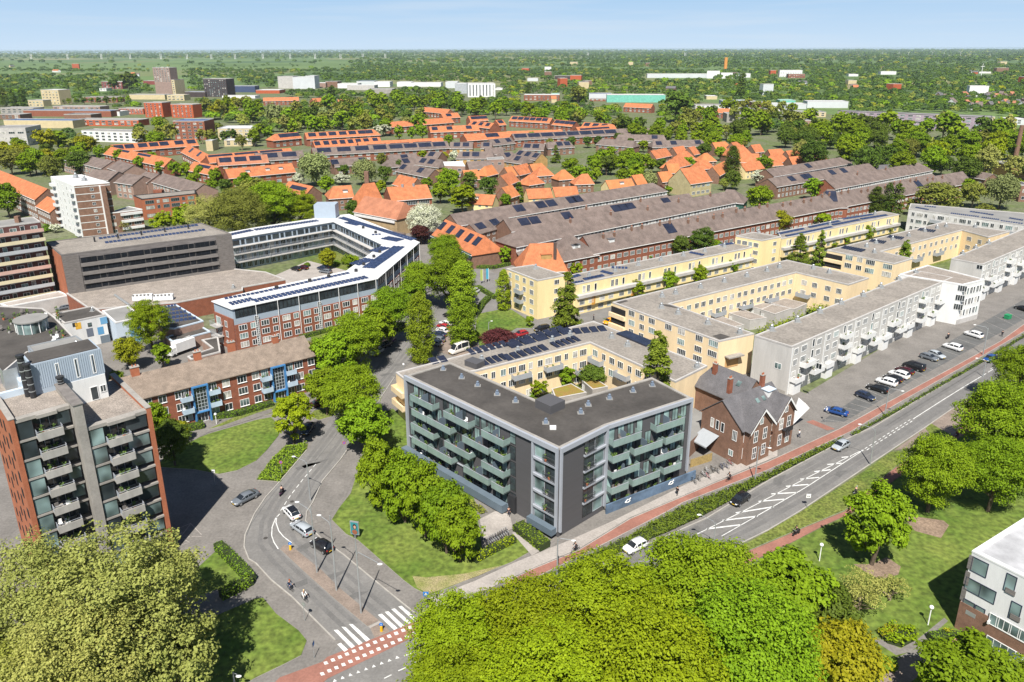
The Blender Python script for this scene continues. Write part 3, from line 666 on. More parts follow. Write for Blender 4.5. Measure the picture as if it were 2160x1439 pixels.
uC = B.pix(1090, 970)[0]; uS = B.pix(1075, 975)[0]; uL = B.pix(1127, 985)[0]
B.obox(fm, -.25, L1 - .06, hD - .75, hD + .06, .05, .45); B.obox(fm, -.25, .25, .9, hD - .75, .05, .45); B.obox(fm, L1 - .42, L1 - .06, 1.0, hD - .75, .05, .45)
for k in range(4): B.obox(fm, uL - .1, L1 - .42, zf[k + 1] - .35, zf[k + 1], .05, .4)
B.obox(fm, uL - .3, uL + .02, 1.0, hD - .75, .05, .4); B.obox(fm, .25, uS, 3.35, 3.5, .05, .3)
for k in range(5):                         # left facade: windows behind the balconies
 n = int(uS / 1.62)
 for i in range(n):
  if (i + k * 2) % 5 == 3: continue
  B.win(.5 + i * (uS - .6) / n, zf[k] + .12, 1.25, 2.45, n=2 if i % 3 else 1, fr=dark_m, gl=random.choice((glass, glass2, glass3, glass3, glass2)), t=.06)
 B.win(uS + .12, zf[k] + .12, max(.7, uC - uS - .3), 2.5, n=1, fr=dark_m, gl=random.choice((glass2, glass)), rows=2)
 B.win(uL + .1, zf[k] + .05, (L1 - uL - .6) * .48, 2.4, n=1, fr=alu, gl=glass2); B.win(uL + .15 + (L1 - uL - .6) * .5, zf[k] + .05, (L1 - uL - .6) * .48, 2.4, n=2, fr=dark_m, gl=glass)
 if k: balcony(B, uL + .08 + (L1 - uL - .6) * .45, zf[k], (L1 - uL - .6) * .55, .45, mat('smoked_glass', (.07, .075, .08), .2, .2, .5, spec=.5), alu, 'bars'); clutter(B, uL + 2, zf[k], 2, .45, .4, 1)
ROWS = {4: ((1300, 1490), (1580, 1790), (1900, 2130)), 3: ((1310, 1435), (1440, 1640), (1740, 1960), (1980, 2130)), 2: ((1310, 1500), (1590, 1800), (1900, 2130)), 1: ((1315, 1445), (1450, 1650), (1750, 1960), (1985, 2130))}
y0 = {4: 475, 3: 600, 2: 735, 1: 850}
BD = 1.55
for k, rw in ROWS.items():
 for xa, xb in rw:
  o = B.n * BD; B2 = (B.P0 + o, B.P1 + o)
  ua = onwall(*B2, *u2(xa, y0[k] + .53 * (xa - 1400)))[0]; ub = onwall(*B2, *u2(xb, y0[k] + .53 * (xb - 1400)))[0]
  ua = max(ua, .3); ub = min(ub, uS + .2)
  balcony(B, ua, zf[k], ub - ua, BD, glassg, dark_clad, 'glass', divider=.5 if ub - ua > 4 else None, out=.02)
  clutter(B, ua, zf[k], ub - ua, BD, BD, 3)
q = MB(); B.obox(q, .2, uS + .3, .35, 1.75, .9, 2.1); B.obox(q, .2, uS + .3, .35, 1.0, .02, .9); B.part('terrace_wall', q, blue_gr)
q = MB(); B.obox(q, uS + .1, uC, .05, 3.2, .03, .5); B.part('entrance_porch', q, dark_m)
q = MB(); B.obox(q, uL - .2, L1, .9, 2.0, .4, 1.5); B.part('terrace_wall', q, blue_gr)
for i in range(9): clutter(B, 1 + i * 2, 1.0, 2, 1, 1.0, 1)
B.face(FC, ST); L2 = B.L; ul = B.pix(1230, 1000)[0]
B.obox(fm, .06, L2 + .2, hD - .75, hD + .06, .05, .45); B.obox(fm, .06, .4, 1.0, hD - .75, .05, .45); B.obox(fm, L2 - .25, L2 + .2, 1.0, hD - .75, .05, .45)
for k in range(5):
 if k: B.obox(fm, ul - .1, L2 - .25, zf[k] - .3, zf[k], .05, .4)
 wd = L2 - ul - .4
 B.win(ul + .05, zf[k] + .05, wd * .5, 2.45, n=2, fr=dark_m, gl=glass); B.win(ul + .1 + wd * .5, zf[k] + .05, wd * .48, 2.45, n=1, fr=alu, gl=glass2)
 if k: balcony(B, ul + .02, zf[k], wd * .55, .42, MATS['smoked_glass'], alu, 'bars'); clutter(B, ul, zf[k], 2, .45, .4, 1)
B.face(ST, RE); L3 = B.L
B.obox(fm, .2, L3 + .1, hD - .6, hD + .06, .05, .4); B.obox(fm, L3 - .3, L3 + .1, 1.6, hD - .6, .05, .4); B.obox(fm, .2, 1.2, 3.4, 3.6, .05, .3)
for k in range(5):
 n = 9
 for i in range(n):
  if (i + k) % 6 == 2: continue
  B.win(.45 + i * (L3 - .9) / n, zf[k] + .12, 1.3, 2.45, n=2 if i % 3 else 1, fr=dark_m, gl=random.choice((glass, glass2, glass3, glass3)), t=.06)
RR_ = {4: ((850, 1095, 790), (1225, 1460, 655)), 3: ((840, 990, 935), (1035, 1270, 860), (1300, 1450, 765)), 2: ((835, 1080, 1060), (1210, 1440, 920)), 1: ((830, 985, 1200), (1020, 1250, 1125), (1285, 1430, 1025))}
for k, rw in RR_.items():
 for xa, xb, y in rw:
  o = B.n * BD; ua, z = onwall(B.P0 + o, B.P1 + o, *u3(xa, y + 10)); ub = onwall(B.P0 + o, B.P1 + o, *u3(xb, y - 20))[0]
  kk = k
  balcony(B, max(ua, .3), zf[kk], min(ub, L3 - .3) - max(ua, .3), BD, glassg, dark_clad, 'glass', divider=.45 if ub - ua > 4 else None, out=.02); clutter(B, max(.3, ua), zf[kk], ub - ua, BD, BD, 3)
q = MB(); B.obox(q, -.3, L3 + 1.2, 0, 1.75, 1.0, 1.25); B.part('terrace_wall', q, mat('graffiti_blue_wall', (.10, .15, .22), .6, .5, .35, detail=6))
q = MB()
for uu, zz in ((3.6, .9), (13.2, 1.1)):     # pale sprayed tags on the blue wall
 for a, c in (((0, 0), (.5, .45)), ((.5, .45), (.9, .3)), ((.9, .3), (1.2, .55)), ((0, 0), (.7, -.15)), ((.7, -.15), (1.1, .1))):
  p0 = B.P0 + B.u * (uu + a[0]) + B.n * 1.27; p1 = B.P0 + B.u * (uu + c[0]) + B.n * 1.27; q.tube([(p0.x, p0.y, zz + a[1]), (p1.x, p1.y, zz + c[1])], .09, 6)
B.part('graffiti', q, white_wall)
q = MB(); B.obox(q, .1, L3 - .2, .5, .9, .02, 1.0); B.part('terrace', q, paveL)
for i in range(6): clutter(B, 1 + i * 2.3, .9, 2, 1, 1.0, 1)
B.part('facade_frame', fm, alu)
zr = hD - .18
for px in (u2(1580, 240), u2(1735, 310), u2(1870, 375), u2(2035, 450), u3(30, 510), u3(285, 690), u3(580, 605), u3(643, 540), u3(822, 485), u3(1020, 425), u3(1183, 375)):
 roof_vent(B, G(*px, zr), zr, .62, mat('blue_grey_metal', (.16, .20, .26), .5, .1, 1))
q = MB(); c0, c1, c2 = G(*u3(225, 600), zr).xy, G(*u3(425, 595), zr).xy, 0
p = G(*u3(325, 620), zr); uu = (FC - ST).normalized(); vv = Vector((-uu.y, uu.x))
q.ob((p.x, p.y, zr), (-uu.x * 3.4, -uu.y * 3.4, 0), (uu.y * 3.6, -uu.x * 3.6, 0), (0, 0, 1.5)); B.part('lift_housing', q, dark_clad)
p = G(*u3(345, 740), zr); q = MB(); q.box(p.x - .5, p.y - .3, zr, p.x + .5, p.y + .3, zr + .5); B.part('roof_hatch', q, white_wall)
B.done()
O = Vector((-64.2, 86.4)); a_ = math.radians(43); U = Vector((math.cos(a_), math.sin(a_))); N = Vector((U.y, -U.x))
hL, hR = 27.0, 23.9; W1, W2, FW = 6.9, 7.6, 2.0
T = Bld('tower_block', 'tall orange brick tower block with stacked concrete balconies and gravel roofs', 'building', O - N * 6)
def pt(u, o): p = O + U * u + N * o; return p
def bx(mb, u0, u1_, o0, o1, z0, z1, m=0): a = pt(u0, o0); mb.ob((a.x, a.y, z0), (U.x * (u1_ - u0), U.y * (u1_ - u0), 0), (N.x * (o1 - o0), N.y * (o1 - o0), 0), (0, 0, z1 - z0), m)
uf = W1 + .05; ur = uf + 1.1; ue = ur + W2; oR = 1.8
q = MB(); bx(q, .5, W1, -15, -1.6, 0, hL - .5); bx(q, ur, ue, -13, oR - 1.6, 0, hR - .5); T.part('wall', q, shade_w)  # core walls coloured near-black for the shade behind the balconies
q = MB(); bx(q, -.1, .5, -16, .25, 0, hL + .25); T.part('end_wall', q, brick_o)
q = MB(); bx(q, ue, ue + .6, -14, oR + .25, 0, hR + .3); T.part('end_wall', q, brick_o); q = MB(); bx(q, ue - .1, ue + .65, -14.1, oR + .3, hR + .305, hR + .4); bx(q, -.15, .6, -16.1, .3, hL + .255, hL + .35); T.part('wall_coping', q, concrete)
q = MB(); bx(q, uf, ur - .03, -9, oR + .3, 0, hL + .55); T.part('concrete_fin', q, concrete)
q = MB(); bx(q, uf - .12, ur + .1, -9.1, oR + .4, hL + .555, hL + .68); T.part('fin_coping', q, timber)
for (a, c, o, h) in ((.5, W1, 0, hL), (ur, ue, oR, hR)):
 q = MB(); bx(q, a, c, -15 if o == 0 else -13, o - .9, h - .49, h - .3); T.part('roof', q, gravel2)
 q = MB(); bx(q, a, c, o - .9, o + .1, h - .49, h); bx(q, a + 2.4, c - 1.6, o + .1, o + .5, h - .49, h - .02); T.part('roof_edge', q, concrete)
 nst = 9
 for k in range(nst):
  z = h - 3.0 - 2.82 * k
  if z < 0: break
  q = MB(); bx(q, a, c, o - 1.6, o + .15, z - .3, z); T.part('balcony_slab', q, concrete)
  x0, x1 = a + 2.0, a + 5.0
  sl_ = MB(); bx(sl_, x0, x1, o + .15, o + 1.15, z - .25, z); bal = T.part('balcony', sl_, concrete)
  q = MB(); bx(q, x0, x1, o + 1.15, o + 1.27, z - .35, z + .75); q.build('parapet', mat('tower_parapet', (.36, .345, .32), .9, .2, .8, stretch=(1, 1, .3)), bal)
  q = MB(); bx(q, x0, x1, o + 1.15, o + 1.2, z + .95, z + 1.0); bx(q, x0, x0 + .05, o + .15, o + 1.15, z + .1, z + 1.0); bx(q, x1 - .05, x1, o + .15, o + 1.15, z + .1, z + 1.0); q.build('handrail', alu, bal)
  T.face(pt(a, o - 1.58), pt(c, o - 1.58))
  T.face(pt(a, o), pt(c, o)); gl = random.choice((glass2, glass, glass2))
  T.win(.06, z + .02, 1.85, 2.45, n=1, fr=dark_m, gl=gl, name='window', t=.05)
  T.win(4.6, z + .6, c - a - 4.75, 1.85, n=1, fr=dark_m, gl=random.choice((glass, glass2, glass)), name='window', t=.05)
  T.face(pt(a, o - 1.45), pt(c, o - 1.45)); T.win(2.0, z + .02, 3.0, 2.4, n=3, fr=alu, gl=glass, name='balcony_door')
  T.face(pt(a, o), pt(c, o)); clutter(T, 2.1, z, 2.8, 1.8, 1.0, 3)
T.face(pt(-.1, -15.8), pt(-.1, .1))
for k in range(9):
 for j, uu in enumerate((2.5, 5.5, 8.6, 11.4, 14.3)): T.win(uu - (k % 2) * .7, hL - 3.4 - 2.82 * k + (j % 2) * .5, .6 if j < 4 else .9, 1.3 + .3 * (j % 2), n=1, fr=dark_m, gl=glass)
pr = [pt(4.6, -12.5), pt(4.6, -7.2), pt(13.4, -7.2), pt(13.4, -12.5)]; zb = hL - .3
corr = mat('corrugated_pale_blue', (.34, .40, .47), .5, .04, .5)
bw_ = corr.node_tree.nodes.new('ShaderNodeTexWave'); 
q = MB(); q.prism(pr, hR - .3, hL + 4.2); ph = T.part('plant_room', q, corr)
q = MB(); q.prism(inset(pr, .25), hL + 4.203, hL + 4.3); q.build('plant_room_roof', bitumen, ph)
q = MB()
for i in range(33):
 a = pt(4.6 + i * 8.8 / 32, -7.2); q.ob((a.x, a.y, hL + .5), U.to_3d() * .08, N.to_3d() * .05, (0, 0, 3.6))
q.build('cladding_rib', corr, ph)
T.face(pt(4.6, -7.2), pt(13.4, -7.2))
for uu in (2.8, 5.2, 7.3): T.win(uu, hL + .7, .5, 2.9, n=1, fr=white_fr, gl=glass, t=.1, name='slit_window')
q = MB(); T.obox(q, 3.9, 8.75, hR - .3, hL + .3, .02, .12); q.build('plant_room_base', white_wall, ph)
T.win(6.5, hR - .2, 1.0, 2.1, n=1, fr=white_fr, gl=glass, name='roof_door', out=.13); T.win(7.8, hR + .7, .8, 1.1, n=2, fr=white_fr, gl=glass, out=.13)
for (uu, oo, r, h0, h1) in ((4.1, -6.6, .38, zb, hL + 4.5), (3.7, -7.6, .42, zb, hL + 5.6), (7.6, -6.5, .4, zb, hL + 1.6)):
 a = pt(uu, oo); q = MB(); q.tube([(a.x, a.y, h0), (a.x, a.y, h1)], r, 12)
 for i in range(4): q.tube([(a.x, a.y, lerp(h0, h1, .2 + i * .22)), (a.x, a.y, lerp(h0, h1, .22 + i * .22))], r + .05, 12, 1)
 q.tube([(a.x, a.y, h1), (a.x, a.y, h1 + .25)], r + .12, 12); T.part('flue', q, [dark_m, metal_g])
q = MB(); bx(q, -.1 + .6, 3.9, -9.4, -8.8, zb, zb + .9); bx(q, 3.3, 3.9, -15, -9.4, zb, zb + 1.6); T.part('service_duct', q, [palebl])
q = MB(); a = pt(1.8, -11.5); q.ob((a.x, a.y, zb), U.to_3d() * 1.8, N.to_3d() * -2.2, (0, 0, 2.2)); q.ob((a.x, a.y, zb + 2.21), U.to_3d() * .05, N.to_3d() * -2.2, (0, 0, .9)); q.ob((a.x, a.y, zb + 2.21), U.to_3d() * 1.8, N.to_3d() * -.05, (0, 0, .9)); T.part('roof_stair', q, metal_g)
T.done()
A0, A1 = G(*u1(1150, 495), 8.7).xy, G(*u2(450, 85), 8.7).xy
hr = 11.4
R0, R1 = G(*u1(930, 330), hr), G(*u2(380, -20), hr)
B = gable('brick_flats', 'long red brick flats with weathered brown tiled roof and blue stair frames', u1(930, 332), u2(400, -45), 10.5, 8.4, 11.2, brick_r, tile_b2, over=.5, cat='flats')
A, D = B.front; L = B.L
def uo(x, y, t='u1'): return B.pix(*(u1(x, y) if t == 'u1' else u2(x, y)))[0]
ucx = uo(1690, 480); uc2 = uo(185, 300, 'u2')
for z in (.9, 3.6, 6.2):
 for i in range(13):
  uu = .8 + i * (L - 2.4) / 12
  if abs(uu + .8 - ucx) < 3.6 or abs(uu + .8 - uc2) < 3.2: continue
  B.win(uu, z, 1.9 if i % 2 else 1.5, 1.55, n=3 if i % 2 else 2, sill=True)
for uc in (ucx, uc2):
 q = MB()
 for s_ in (-1.55, 1.3): B.obox(q, uc + s_, uc + s_ + .28, 0, 8.2, .02, .9)
 B.obox(q, uc - 1.27, uc + 1.3, 7.9, 8.2, .02, .9); B.obox(q, uc - 1.27, uc + 1.3, 2.3, 2.5, .02, .85); B.part('stair_frame', q, blue_p)
 B.win(uc - 1.25, 2.55, 2.5, 5.3, n=4, rows=7, fr=mat('pale_lattice', (.50, .54, .57), .6), gl=glass, name='stair_window', out=.25); B.win(uc - 1.0, .05, 2.0, 2.2, n=3, fr=white_fr, gl=glass, name='entrance_door', out=.1)
 for s_ in (-1, 1):
  for z in (3.1, 5.75):
   uu = uc + (-1.6 - 2.2 if s_ < 0 else 1.6); balcony(B, uu, z, 2.2, 1.2, mat('pale_blue_balcony', (.42, .52, .62), .6), blue_p, 'panel', ht=.9); clutter(B, uu, z, 2.2, 1.2, 1.1, 2)
   B.win(uu + .3, z + .05, 1.5, 2.0, n=3)
  B.win(uc + (-3.4 if s_ < 0 else 1.9), .9, 1.5, 1.4, n=2)
chimney(B, .115, .0, 1.5, 1.5, brick_o); chimney(B, .42, -.05, 1.4, 1.5, brick_o); chimney(B, .60, -.12, 1.4, 1.6, brick_o); chimney(B, .835, .0, 1.3, 1.3, brick_o)
B.done()
hW = 12.0; w0, w1, w2 = [G(*p, hW).xy for p in (l4(1725, 330), l4(2158, 545), (2158, 1094))]; w1, w2 = (w1 - w0).normalized() * 34, (w2 - w0).normalized() * 16; WR = [w0, w0 + w1, w0 + w1 + w2, w0 + w2]
B = flat('white_block', 'white rendered block on a brown brick base with dark framed corner windows', WR, hW, white_wall, mat('stained_white_roof', (.40, .40, .41), .8, .3, .25, detail=8), para=.25, rim=white_wall, rimw=.6, world=True)
P = B.P; B.face(P[0], P[1]); L = (P[1] - P[0]).length - 3.2
q = MB(); B.obox(q, -.06, L + 3, 0, 4.3, .0, .12); B.part('brick_base', q, brick_b)
q = MB(); a = P[0] - B.n * 9; m = MB()
bd = mat('blue_black_frame', (.035, .04, .07), .4)
for px, wd, ht, n in ((l4(1785, 470), 1.9, 2.1, 1), (l4(1790, 665), 3.6, 1.9, 2), (l4(1690, 800), 1.4, 1.7, 1), (l4(1785, 850), 1.2, 1.6, 1), (l4(2045, 610), 1.2, 2.5, 1), (l4(2085, 845), 1.2, 2.5, 1)):
 B.winpx(*px, wd, ht, n=n, fr=bd, gl=glass2, rows=1)
q = MB()
for px in (l4(2045, 685), l4(2085, 905)):
 uu, z = B.pix(*px); B.obox(q, uu - .55, uu + .55, z - .2, z + .5, .08, .12)
B.part('window_panel', q, timber)
for px, n in ((l4(2060, 1000), 6), (l4(2030, 1190), 6), (l4(2140, 1040), 4)):
 uu, z = B.pix(*px); B.win(uu - 2.6, z - .75, 5.0, 1.6, n=n, fr=white_fr, gl=glass2, out=.13)
q = MB(); p = B.P0 + B.u * 3.6 + B.n * .3; B.obox(q, 3.5, 3.7, 3.6, 4.0, .13, .6); B.part('wall_lamp', q, white_fr)
q = MB(); B.obox(q, .8, 2.0, 3.0, 3.6, .121, .14); B.part('name_plate', q, metal_g)
q = MB(); 
for z0 in (4.6, 7.0, 9.4): B.obox(q, -.2, .35, z0 - .1, z0 + 1.9, .0, .06)
B.part('corner_panel', q, timber)
B.done()
hV, eV = 11.2, 7.4
def vg(A, B_, w_, he, hr, **k): return gable('villa', '', A, B_, w_, he, hr, brick_b, slate, over=.55, **k)
V = gable('villa', 'old brown brick villa with slate cross gables, white bargeboards and a striped awning', u3(1780, 500), u4(25, 345), 9.0, eV, hV, brick_b, slate, over=.6, cat='house')
Lv = V.L; f0, f1 = V.front
zs = (1.0, 4.3)
for z in zs:
 for i in range(5): V.win(1.0 + i * (Lv - 2.4) / 4.4, z, 1.2, 2.2, n=2, rows=2)
bgm = MB()
V2 = MB(); 
mid = V.P0 + V.u * (Lv * .30); mid2 = V.P0 + V.u * (Lv * .86)
def xg(c, wd, out, he, hr, name):          # gabled bay standing out of the front
 a = c - V.u * wd / 2 + V.n * out; d = c + V.u * wd / 2 + V.n * out; e = c + V.u * wd / 2 - V.n * 3; f = c - V.u * wd / 2 - V.n * 3
 q = MB(); q.prism([a, d, e, f], 0, he); r = c + V.n * out
 q.face([(a.x, a.y, he), (d.x, d.y, he), (r.x, r.y, hr)]); bay = V.part('gable_bay', q, brick_b)
 q = MB(); o = .55; k = c - V.n * 4.2; sl_ = (hr - he) / (wd / 2); a2 = a - V.u * o + V.n * o; d2 = d + V.u * o + V.n * o; a3 = a2 - V.n * (out + o + 4.2); d3 = d2 - V.n * (out + o + 4.2); r2 = r + V.n * o; ze = he - sl_ * o
 for t_ in (.16,): q.face([(a2.x, a2.y, ze + t_), (r2.x, r2.y, hr + t_), (k.x, k.y, hr + t_), (a3.x, a3.y, ze + t_)][::-1]); q.face([(d2.x, d2.y, ze + t_), (r2.x, r2.y, hr + t_), (k.x, k.y, hr + t_), (d3.x, d3.y, ze + t_)])
 q.build('bay_roof', slate, bay)
 q = MB()
 for s0, s1 in ((a2, r2), (r2, d2)):
  z0, z1 = (ze, hr) if s0 is a2 else (hr, ze); n_ = V.n.to_3d() * .12
  q.face([Vector((s0.x, s0.y, z0 - .3)) + n_, Vector((s1.x, s1.y, z1 - .3)) + n_, Vector((s1.x, s1.y, z1 + .2)) + n_, Vector((s0.x, s0.y, z0 + .2)) + n_])
 q.build('bargeboard', white_fr, bay); return a, d
for c, wd, out in ((mid, 6.2, 1.2), (mid2, 5.4, .8)):
 a, d = xg(c, wd, out, eV, eV + 3.3, 'bay'); V.face(a, d)
 for z in zs: V.win(V.L * .3 - .6, z, 1.1, 2.3, n=2, rows=2); V.win(V.L * .7 - .5, z, 1.1, 2.3, n=2, rows=2)
 V.win(V.L / 2 - .45, 7.6, .9, 1.2, n=2)
V.face(f0 + (V.q[3] - V.q[0]).normalized() * 9.0, f0); Ls = V.L
for uu, z in ((2.2, 5.0), (3.4, 5.0), (4.6, 5.0)): V.win(uu, z, .75, 1.9, n=1)
V.win(6.8, 1.2, 1.0, 1.2, n=2); V.win(7.3, 4.5, 1.0, 2, n=3)
q = MB(); p0 = V.P0 + V.u * .6 + V.n * .1
q.face([(p0.x, p0.y, 4.0), *[(x.x, x.y, z) for x, z in ((p0 + V.n * 3.4, 2.7), (p0 + V.n * 3.4 + V.u * 3.9, 2.7), (p0 + V.u * 3.9, 4.0))]]); q.face([(x.x, x.y, z) for x, z in ((p0 + V.n * 3.4, 2.7), (p0 + V.n * 3.4 + V.u * 3.9, 2.7), (p0 + V.n * 3.4 + V.u * 3.9, 2.45), (p0 + V.n * 3.4, 2.45))][::-1])
V.part('awning', q, mat('grey_awning', (.33, .35, .37), .7, .05, 2))
q = MB(); V.obox(q, -2.6, 8.0, 0, 3.4, .02, 4.0) if False else None
V.face(f0, f1)
for s_, t_ in ((.22, -.25), (.80, .0)): chimney(V, s_, t_, .9, 2.0, brick_r)
for s_ in (.55, .68): roof_panel(V, s_, .35, .5, .8, glass2, 'skylight')
q = MB(); c_ = V.P0 + V.u * Lv + V.n * .3; V.obox(q, Lv * .80, Lv * .94, 4.1, 4.3, .85, 1.9); V.obox(q, Lv * .80, Lv * .94, 4.3, 5.1, 1.85, 1.9); V.part('balcony', q, dark_m)
dormer(V, .83, 2.0, 1.4, .45, white_wall, palebl)
gable('', '', u3(1720, 195), u3(2060, 330), 8.0, 6.6, 10.4, brick_b, slate, over=.5, b=V, wname='rear_wing', hips=(2, 0))
for s_, t_ in ((.1, .35),): chimney(V, s_, t_, .9, 2.0, brick_r)
roof_panel(V, .72, .3, .5, .9, glass2, 'skylight')
q = MB(); w0 = [G(*p, 3.4).xy for p in (u3(1530, 560), u3(1500, 850), u3(1640, 720), u3(1680, 640))]; q.prism(w0, 0, 3.4, 0, 1); V.part('lean_to', q, [brick_b, roof_g])
V.done()
q = MB()
def kite(pts, th=.25):
 P = [Vector(p) for p in pts]; n = (P[1] - P[0]).cross(P[2] - P[0]).normalized() * th; k = len(P)
 q.face([p + n for p in P]); q.face([p - n for p in P][::-1])
 for i in range(k): j = (i + 1) % k; q.face([P[i] + n, P[i] - n, P[j] - n, P[j] + n])
g0 = G(*u4(175, 735), .1); dr = Vector((ray(*u4(175, 735)).x, ray(*u4(175, 735)).y)).normalized()
def up(px, ref=g0, off=0):                 # a point of the upright sculpture above its foot
 d = ray(*px); t = (ref.y + off) / d.y; return (d.x * t, ref.y + off, H + d.z * t)
kite([up(u4(213, 612), off=.6), up(u4(258, 475), off=1.2), up(u4(312, 522), off=1.2), up(u4(245, 600), off=.8)], .1); kite([up(u4(175, 735)), up(u4(238, 600), off=.5), up(u4(312, 520), off=1.1), up(u4(350, 562), off=1.2), up(u4(285, 625), off=.7)], .1); kite([up(u4(175, 735), off=.05), up(u4(213, 612), off=.3), up(u4(245, 600), off=.45)], .08)
sc = q.build('sculpture', [white_wall]); tag(sc, 'folded white kite shaped sculpture standing on the pavement by the villa', 'sculpture')
# ------------------------------------------------------------------ blocks of the middle distance
random.seed(11)
gr_bal = mat('grey_balcony', (.33, .35, .37), .6, .08, .5)
def vents(b, pts, s=.95):
 for p in pts: roof_vent(b, G(*p, b.h - .25), b.h - .25, s)
def solars(b, lst, m=None, d=1.0, rise=.3):
 for a, c, n in lst: solar_rows(b, G(*a, b.h), G(*c, b.h), n, b.h - .3, d=d, rise=rise, m=m)
W3 = [(.18, 1.5, 3), (.5, 1.0, 2), (.78, 1.9, 4)]
E1 = flat('apartment_building', 'cream apartment building round a planted courtyard with rooftop solar, behind the charcoal block', [(835, 785), (1252, 677), (1492, 771), (1425, 804), (1245, 722), (1005, 781), (862, 806)], 9.6, cream, gravel, group='cream apartment buildings')
P = E1.P; E1.face(P[5], P[4])
E1.grid((3.9, 6.8), 8.6, [(.12, 1.7, 3), (.36, 1.0, 2), (.62, 1.3, 2), (.86, 1.9, 4)], ht=1.55); E1.grid((.6,), 8.6, [(.3, 1.2, 2), (.7, 1.6, 3)], ht=1.6)
for x, y in ((60, 285), (330, 195), (590, 215)): uu, z = E1.pix(*u3(x, y)); balcony(E1, uu - 2, 5.7 if x < 500 else 3.0, 4.4, 1.3, gr_bal, concl); clutter(E1, uu - 2, 5.7 if x < 500 else 3, 4, 1.3, 1.3, 2)
E1.face(P[4], P[3]); E1.grid((3.9, 6.8), 8.0, [(.15, 1.7, 3), (.5, 1.2, 2), (.82, 1.7, 3)], ht=1.55)
for x, y in ((725, 130), (945, 250)): uu, z = E1.pix(*u3(x, y)); balcony(E1, uu - 2, 5.7 if x < 800 else 5.2, 4, 1.3, gr_bal, concl)
E1.face(P[3], P[2]); E1.face(P[0], P[6])
for z in (3.3, 6.2): balcony(E1, .4, z, E1.L - .8, 1.4, cream, cream, out=.02)
vents(E1, (u3(50, 90), u2(1905, 165), t7(340, 1280), t7(490, 1235), t7(840, 1250), t7(975, 1320), (1470, 776)))
for (a, c, n) in ((t7(30, 1310), t7(480, 1180), 8), (t7(0, 1335), t7(540, 1195), 5), (t7(-30, 1440), t7(330, 1340), 6), (t7(540, 1215), t7(820, 1185), 4), (t7(380, 1330), t7(600, 1265), 5), (u2(1490, 190), u2(1640, 160), 2), (u2(1820, 110), u2(2150, 30), 6), (u2(1880, 215), u2(2150, 140), 5)): solar_rows(E1, G(*a, 9.6), G(*c, 9.6), n, 9.32, d=2.6, rise=.45, gap=.45, m=solar)
q = MB(); a, c = G(*t7(880, 1215), 9.6), G(*t7(1130, 1320), 9.6); dv = (c - a); q.ob((a.x, a.y, 9.4), dv, Vector((-dv.y, dv.x, 0)).normalized() * 3.2, (0, 0, .35)); E1.part('solar_panel', q, solar)
q = MB(); p = G(*u2(1850, 190), 9.5); q.ob((p.x - 2.2, p.y - .6, 8), (2.6, -2.2, 0), (1.6, 1.9, 0), (0, 0, 2.6)); E1.part('stair_tower', q, [dark_clad]); E1.done()
def shed(px, h, label, top, wall):
 b = flat('garden_shed', label, px, h, wall, top, para=.12, rim=concl, rimw=.25, cat='shed', group='sheds in the courtyards'); P = b.P
 b.face(P[0], P[1]); b.win(.3, .05, .9, 2.0, n=1, fr=white_fr, gl=white_wall, name='door'); b.done()
moss = mat('sedum_roof', (.20, .19, .03), .95, .2, .6, col2=(.26, .15, .05), fine=.3)
shed([u3(335, 400), u3(365, 480), u3(630, 430), u3(500, 355)], 2.8, 'shed with a mossy green roof in the courtyard, nearest the dark block', moss, concrete)
shed([u3(590, 330), u3(680, 405), u3(810, 380), u3(690, 305)], 2.8, 'shed with a rusty green roof in the courtyard under the tall cypress', moss, concrete)
E2 = flat('apartment_building', 'cream apartment building with a long gravel roof and corner loggias before the yellow row', [(1292, 637), (1517, 719), (1591, 703), (1412, 640), (1680, 574), (1790, 600), (1833, 586), (1660, 548)], 9.9, cream, gravel, group='cream apartment buildings')
P = E2.P; E2.face(P[0], P[1]); L = E2.L
for x, y, n in ((1010, 1045, 4), (1095, 1080, 3), (1180, 1110, 4), (1320, 1160, 4), (1430, 1200, 4), (1580, 1255, 4), (1700, 1300, 5), (1010, 1125, 4), (1095, 1160, 3), (1180, 1190, 4), (1425, 1285, 4), (1570, 1345, 4), (1690, 1385, 5), (1005, 1200, 3), (1090, 1235, 3), (1430, 1370, 5), (1565, 1425, 5)):
 E2.winpx(*t7(x, y), .48 * n + .2, 1.5, n=n, rows=1)
q = MB(); uo = E2.pix(*t7(960, 1000))[0]
for z in (3.1, 6.0): E2.obox(q, -.8, uo, z, z + 1.1, .02, .5)
E2.part('loggia', q, cream); q = MB()
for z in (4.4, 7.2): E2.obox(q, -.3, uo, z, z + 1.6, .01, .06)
E2.part('loggia_shade', q, shade_w)  # flat dark panels, the loggia's shade put into their colour
E2.face(P[1], P[2]); q = MB(); E2.obox(q, 2, 6.5, 5.6, 5.9, .02, 1.6); E2.part('canopy', q, concrete); q = MB(); E2.obox(q, 2.3, 6.2, 2.8, 5.5, .02, .1); E2.part('entrance_recess', q, [mat('shaded_cream_render', (.5, .3, .13), .85)])  # recess is a flat panel with its shade put into the colour
E2.face(P[3], P[4]); E2.grid((3.6, 6.6), 8.5, [(.15, 1.5, 3), (.45, 1.7, 3), (.8, 1.6, 3)], ht=1.5)
for i, uu in enumerate((16, 27, 38, 49)):
 if uu < E2.L - 5: balcony(E2, uu, 3.3, 4.6, 1.4, gr_bal, concl); clutter(E2, uu, 3.3, 4.5, 1.4, 1.4, 2)
E2.face(P[4], P[5]) if False else None
E2.face(P[4], P[5]); E2.grid((3.6, 6.6), 7, [(.3, 1.7, 4), (.75, 1.6, 4)], ht=1.5); balcony(E2, 1.2, 3.3, 4, 1.4, gr_bal, concl)
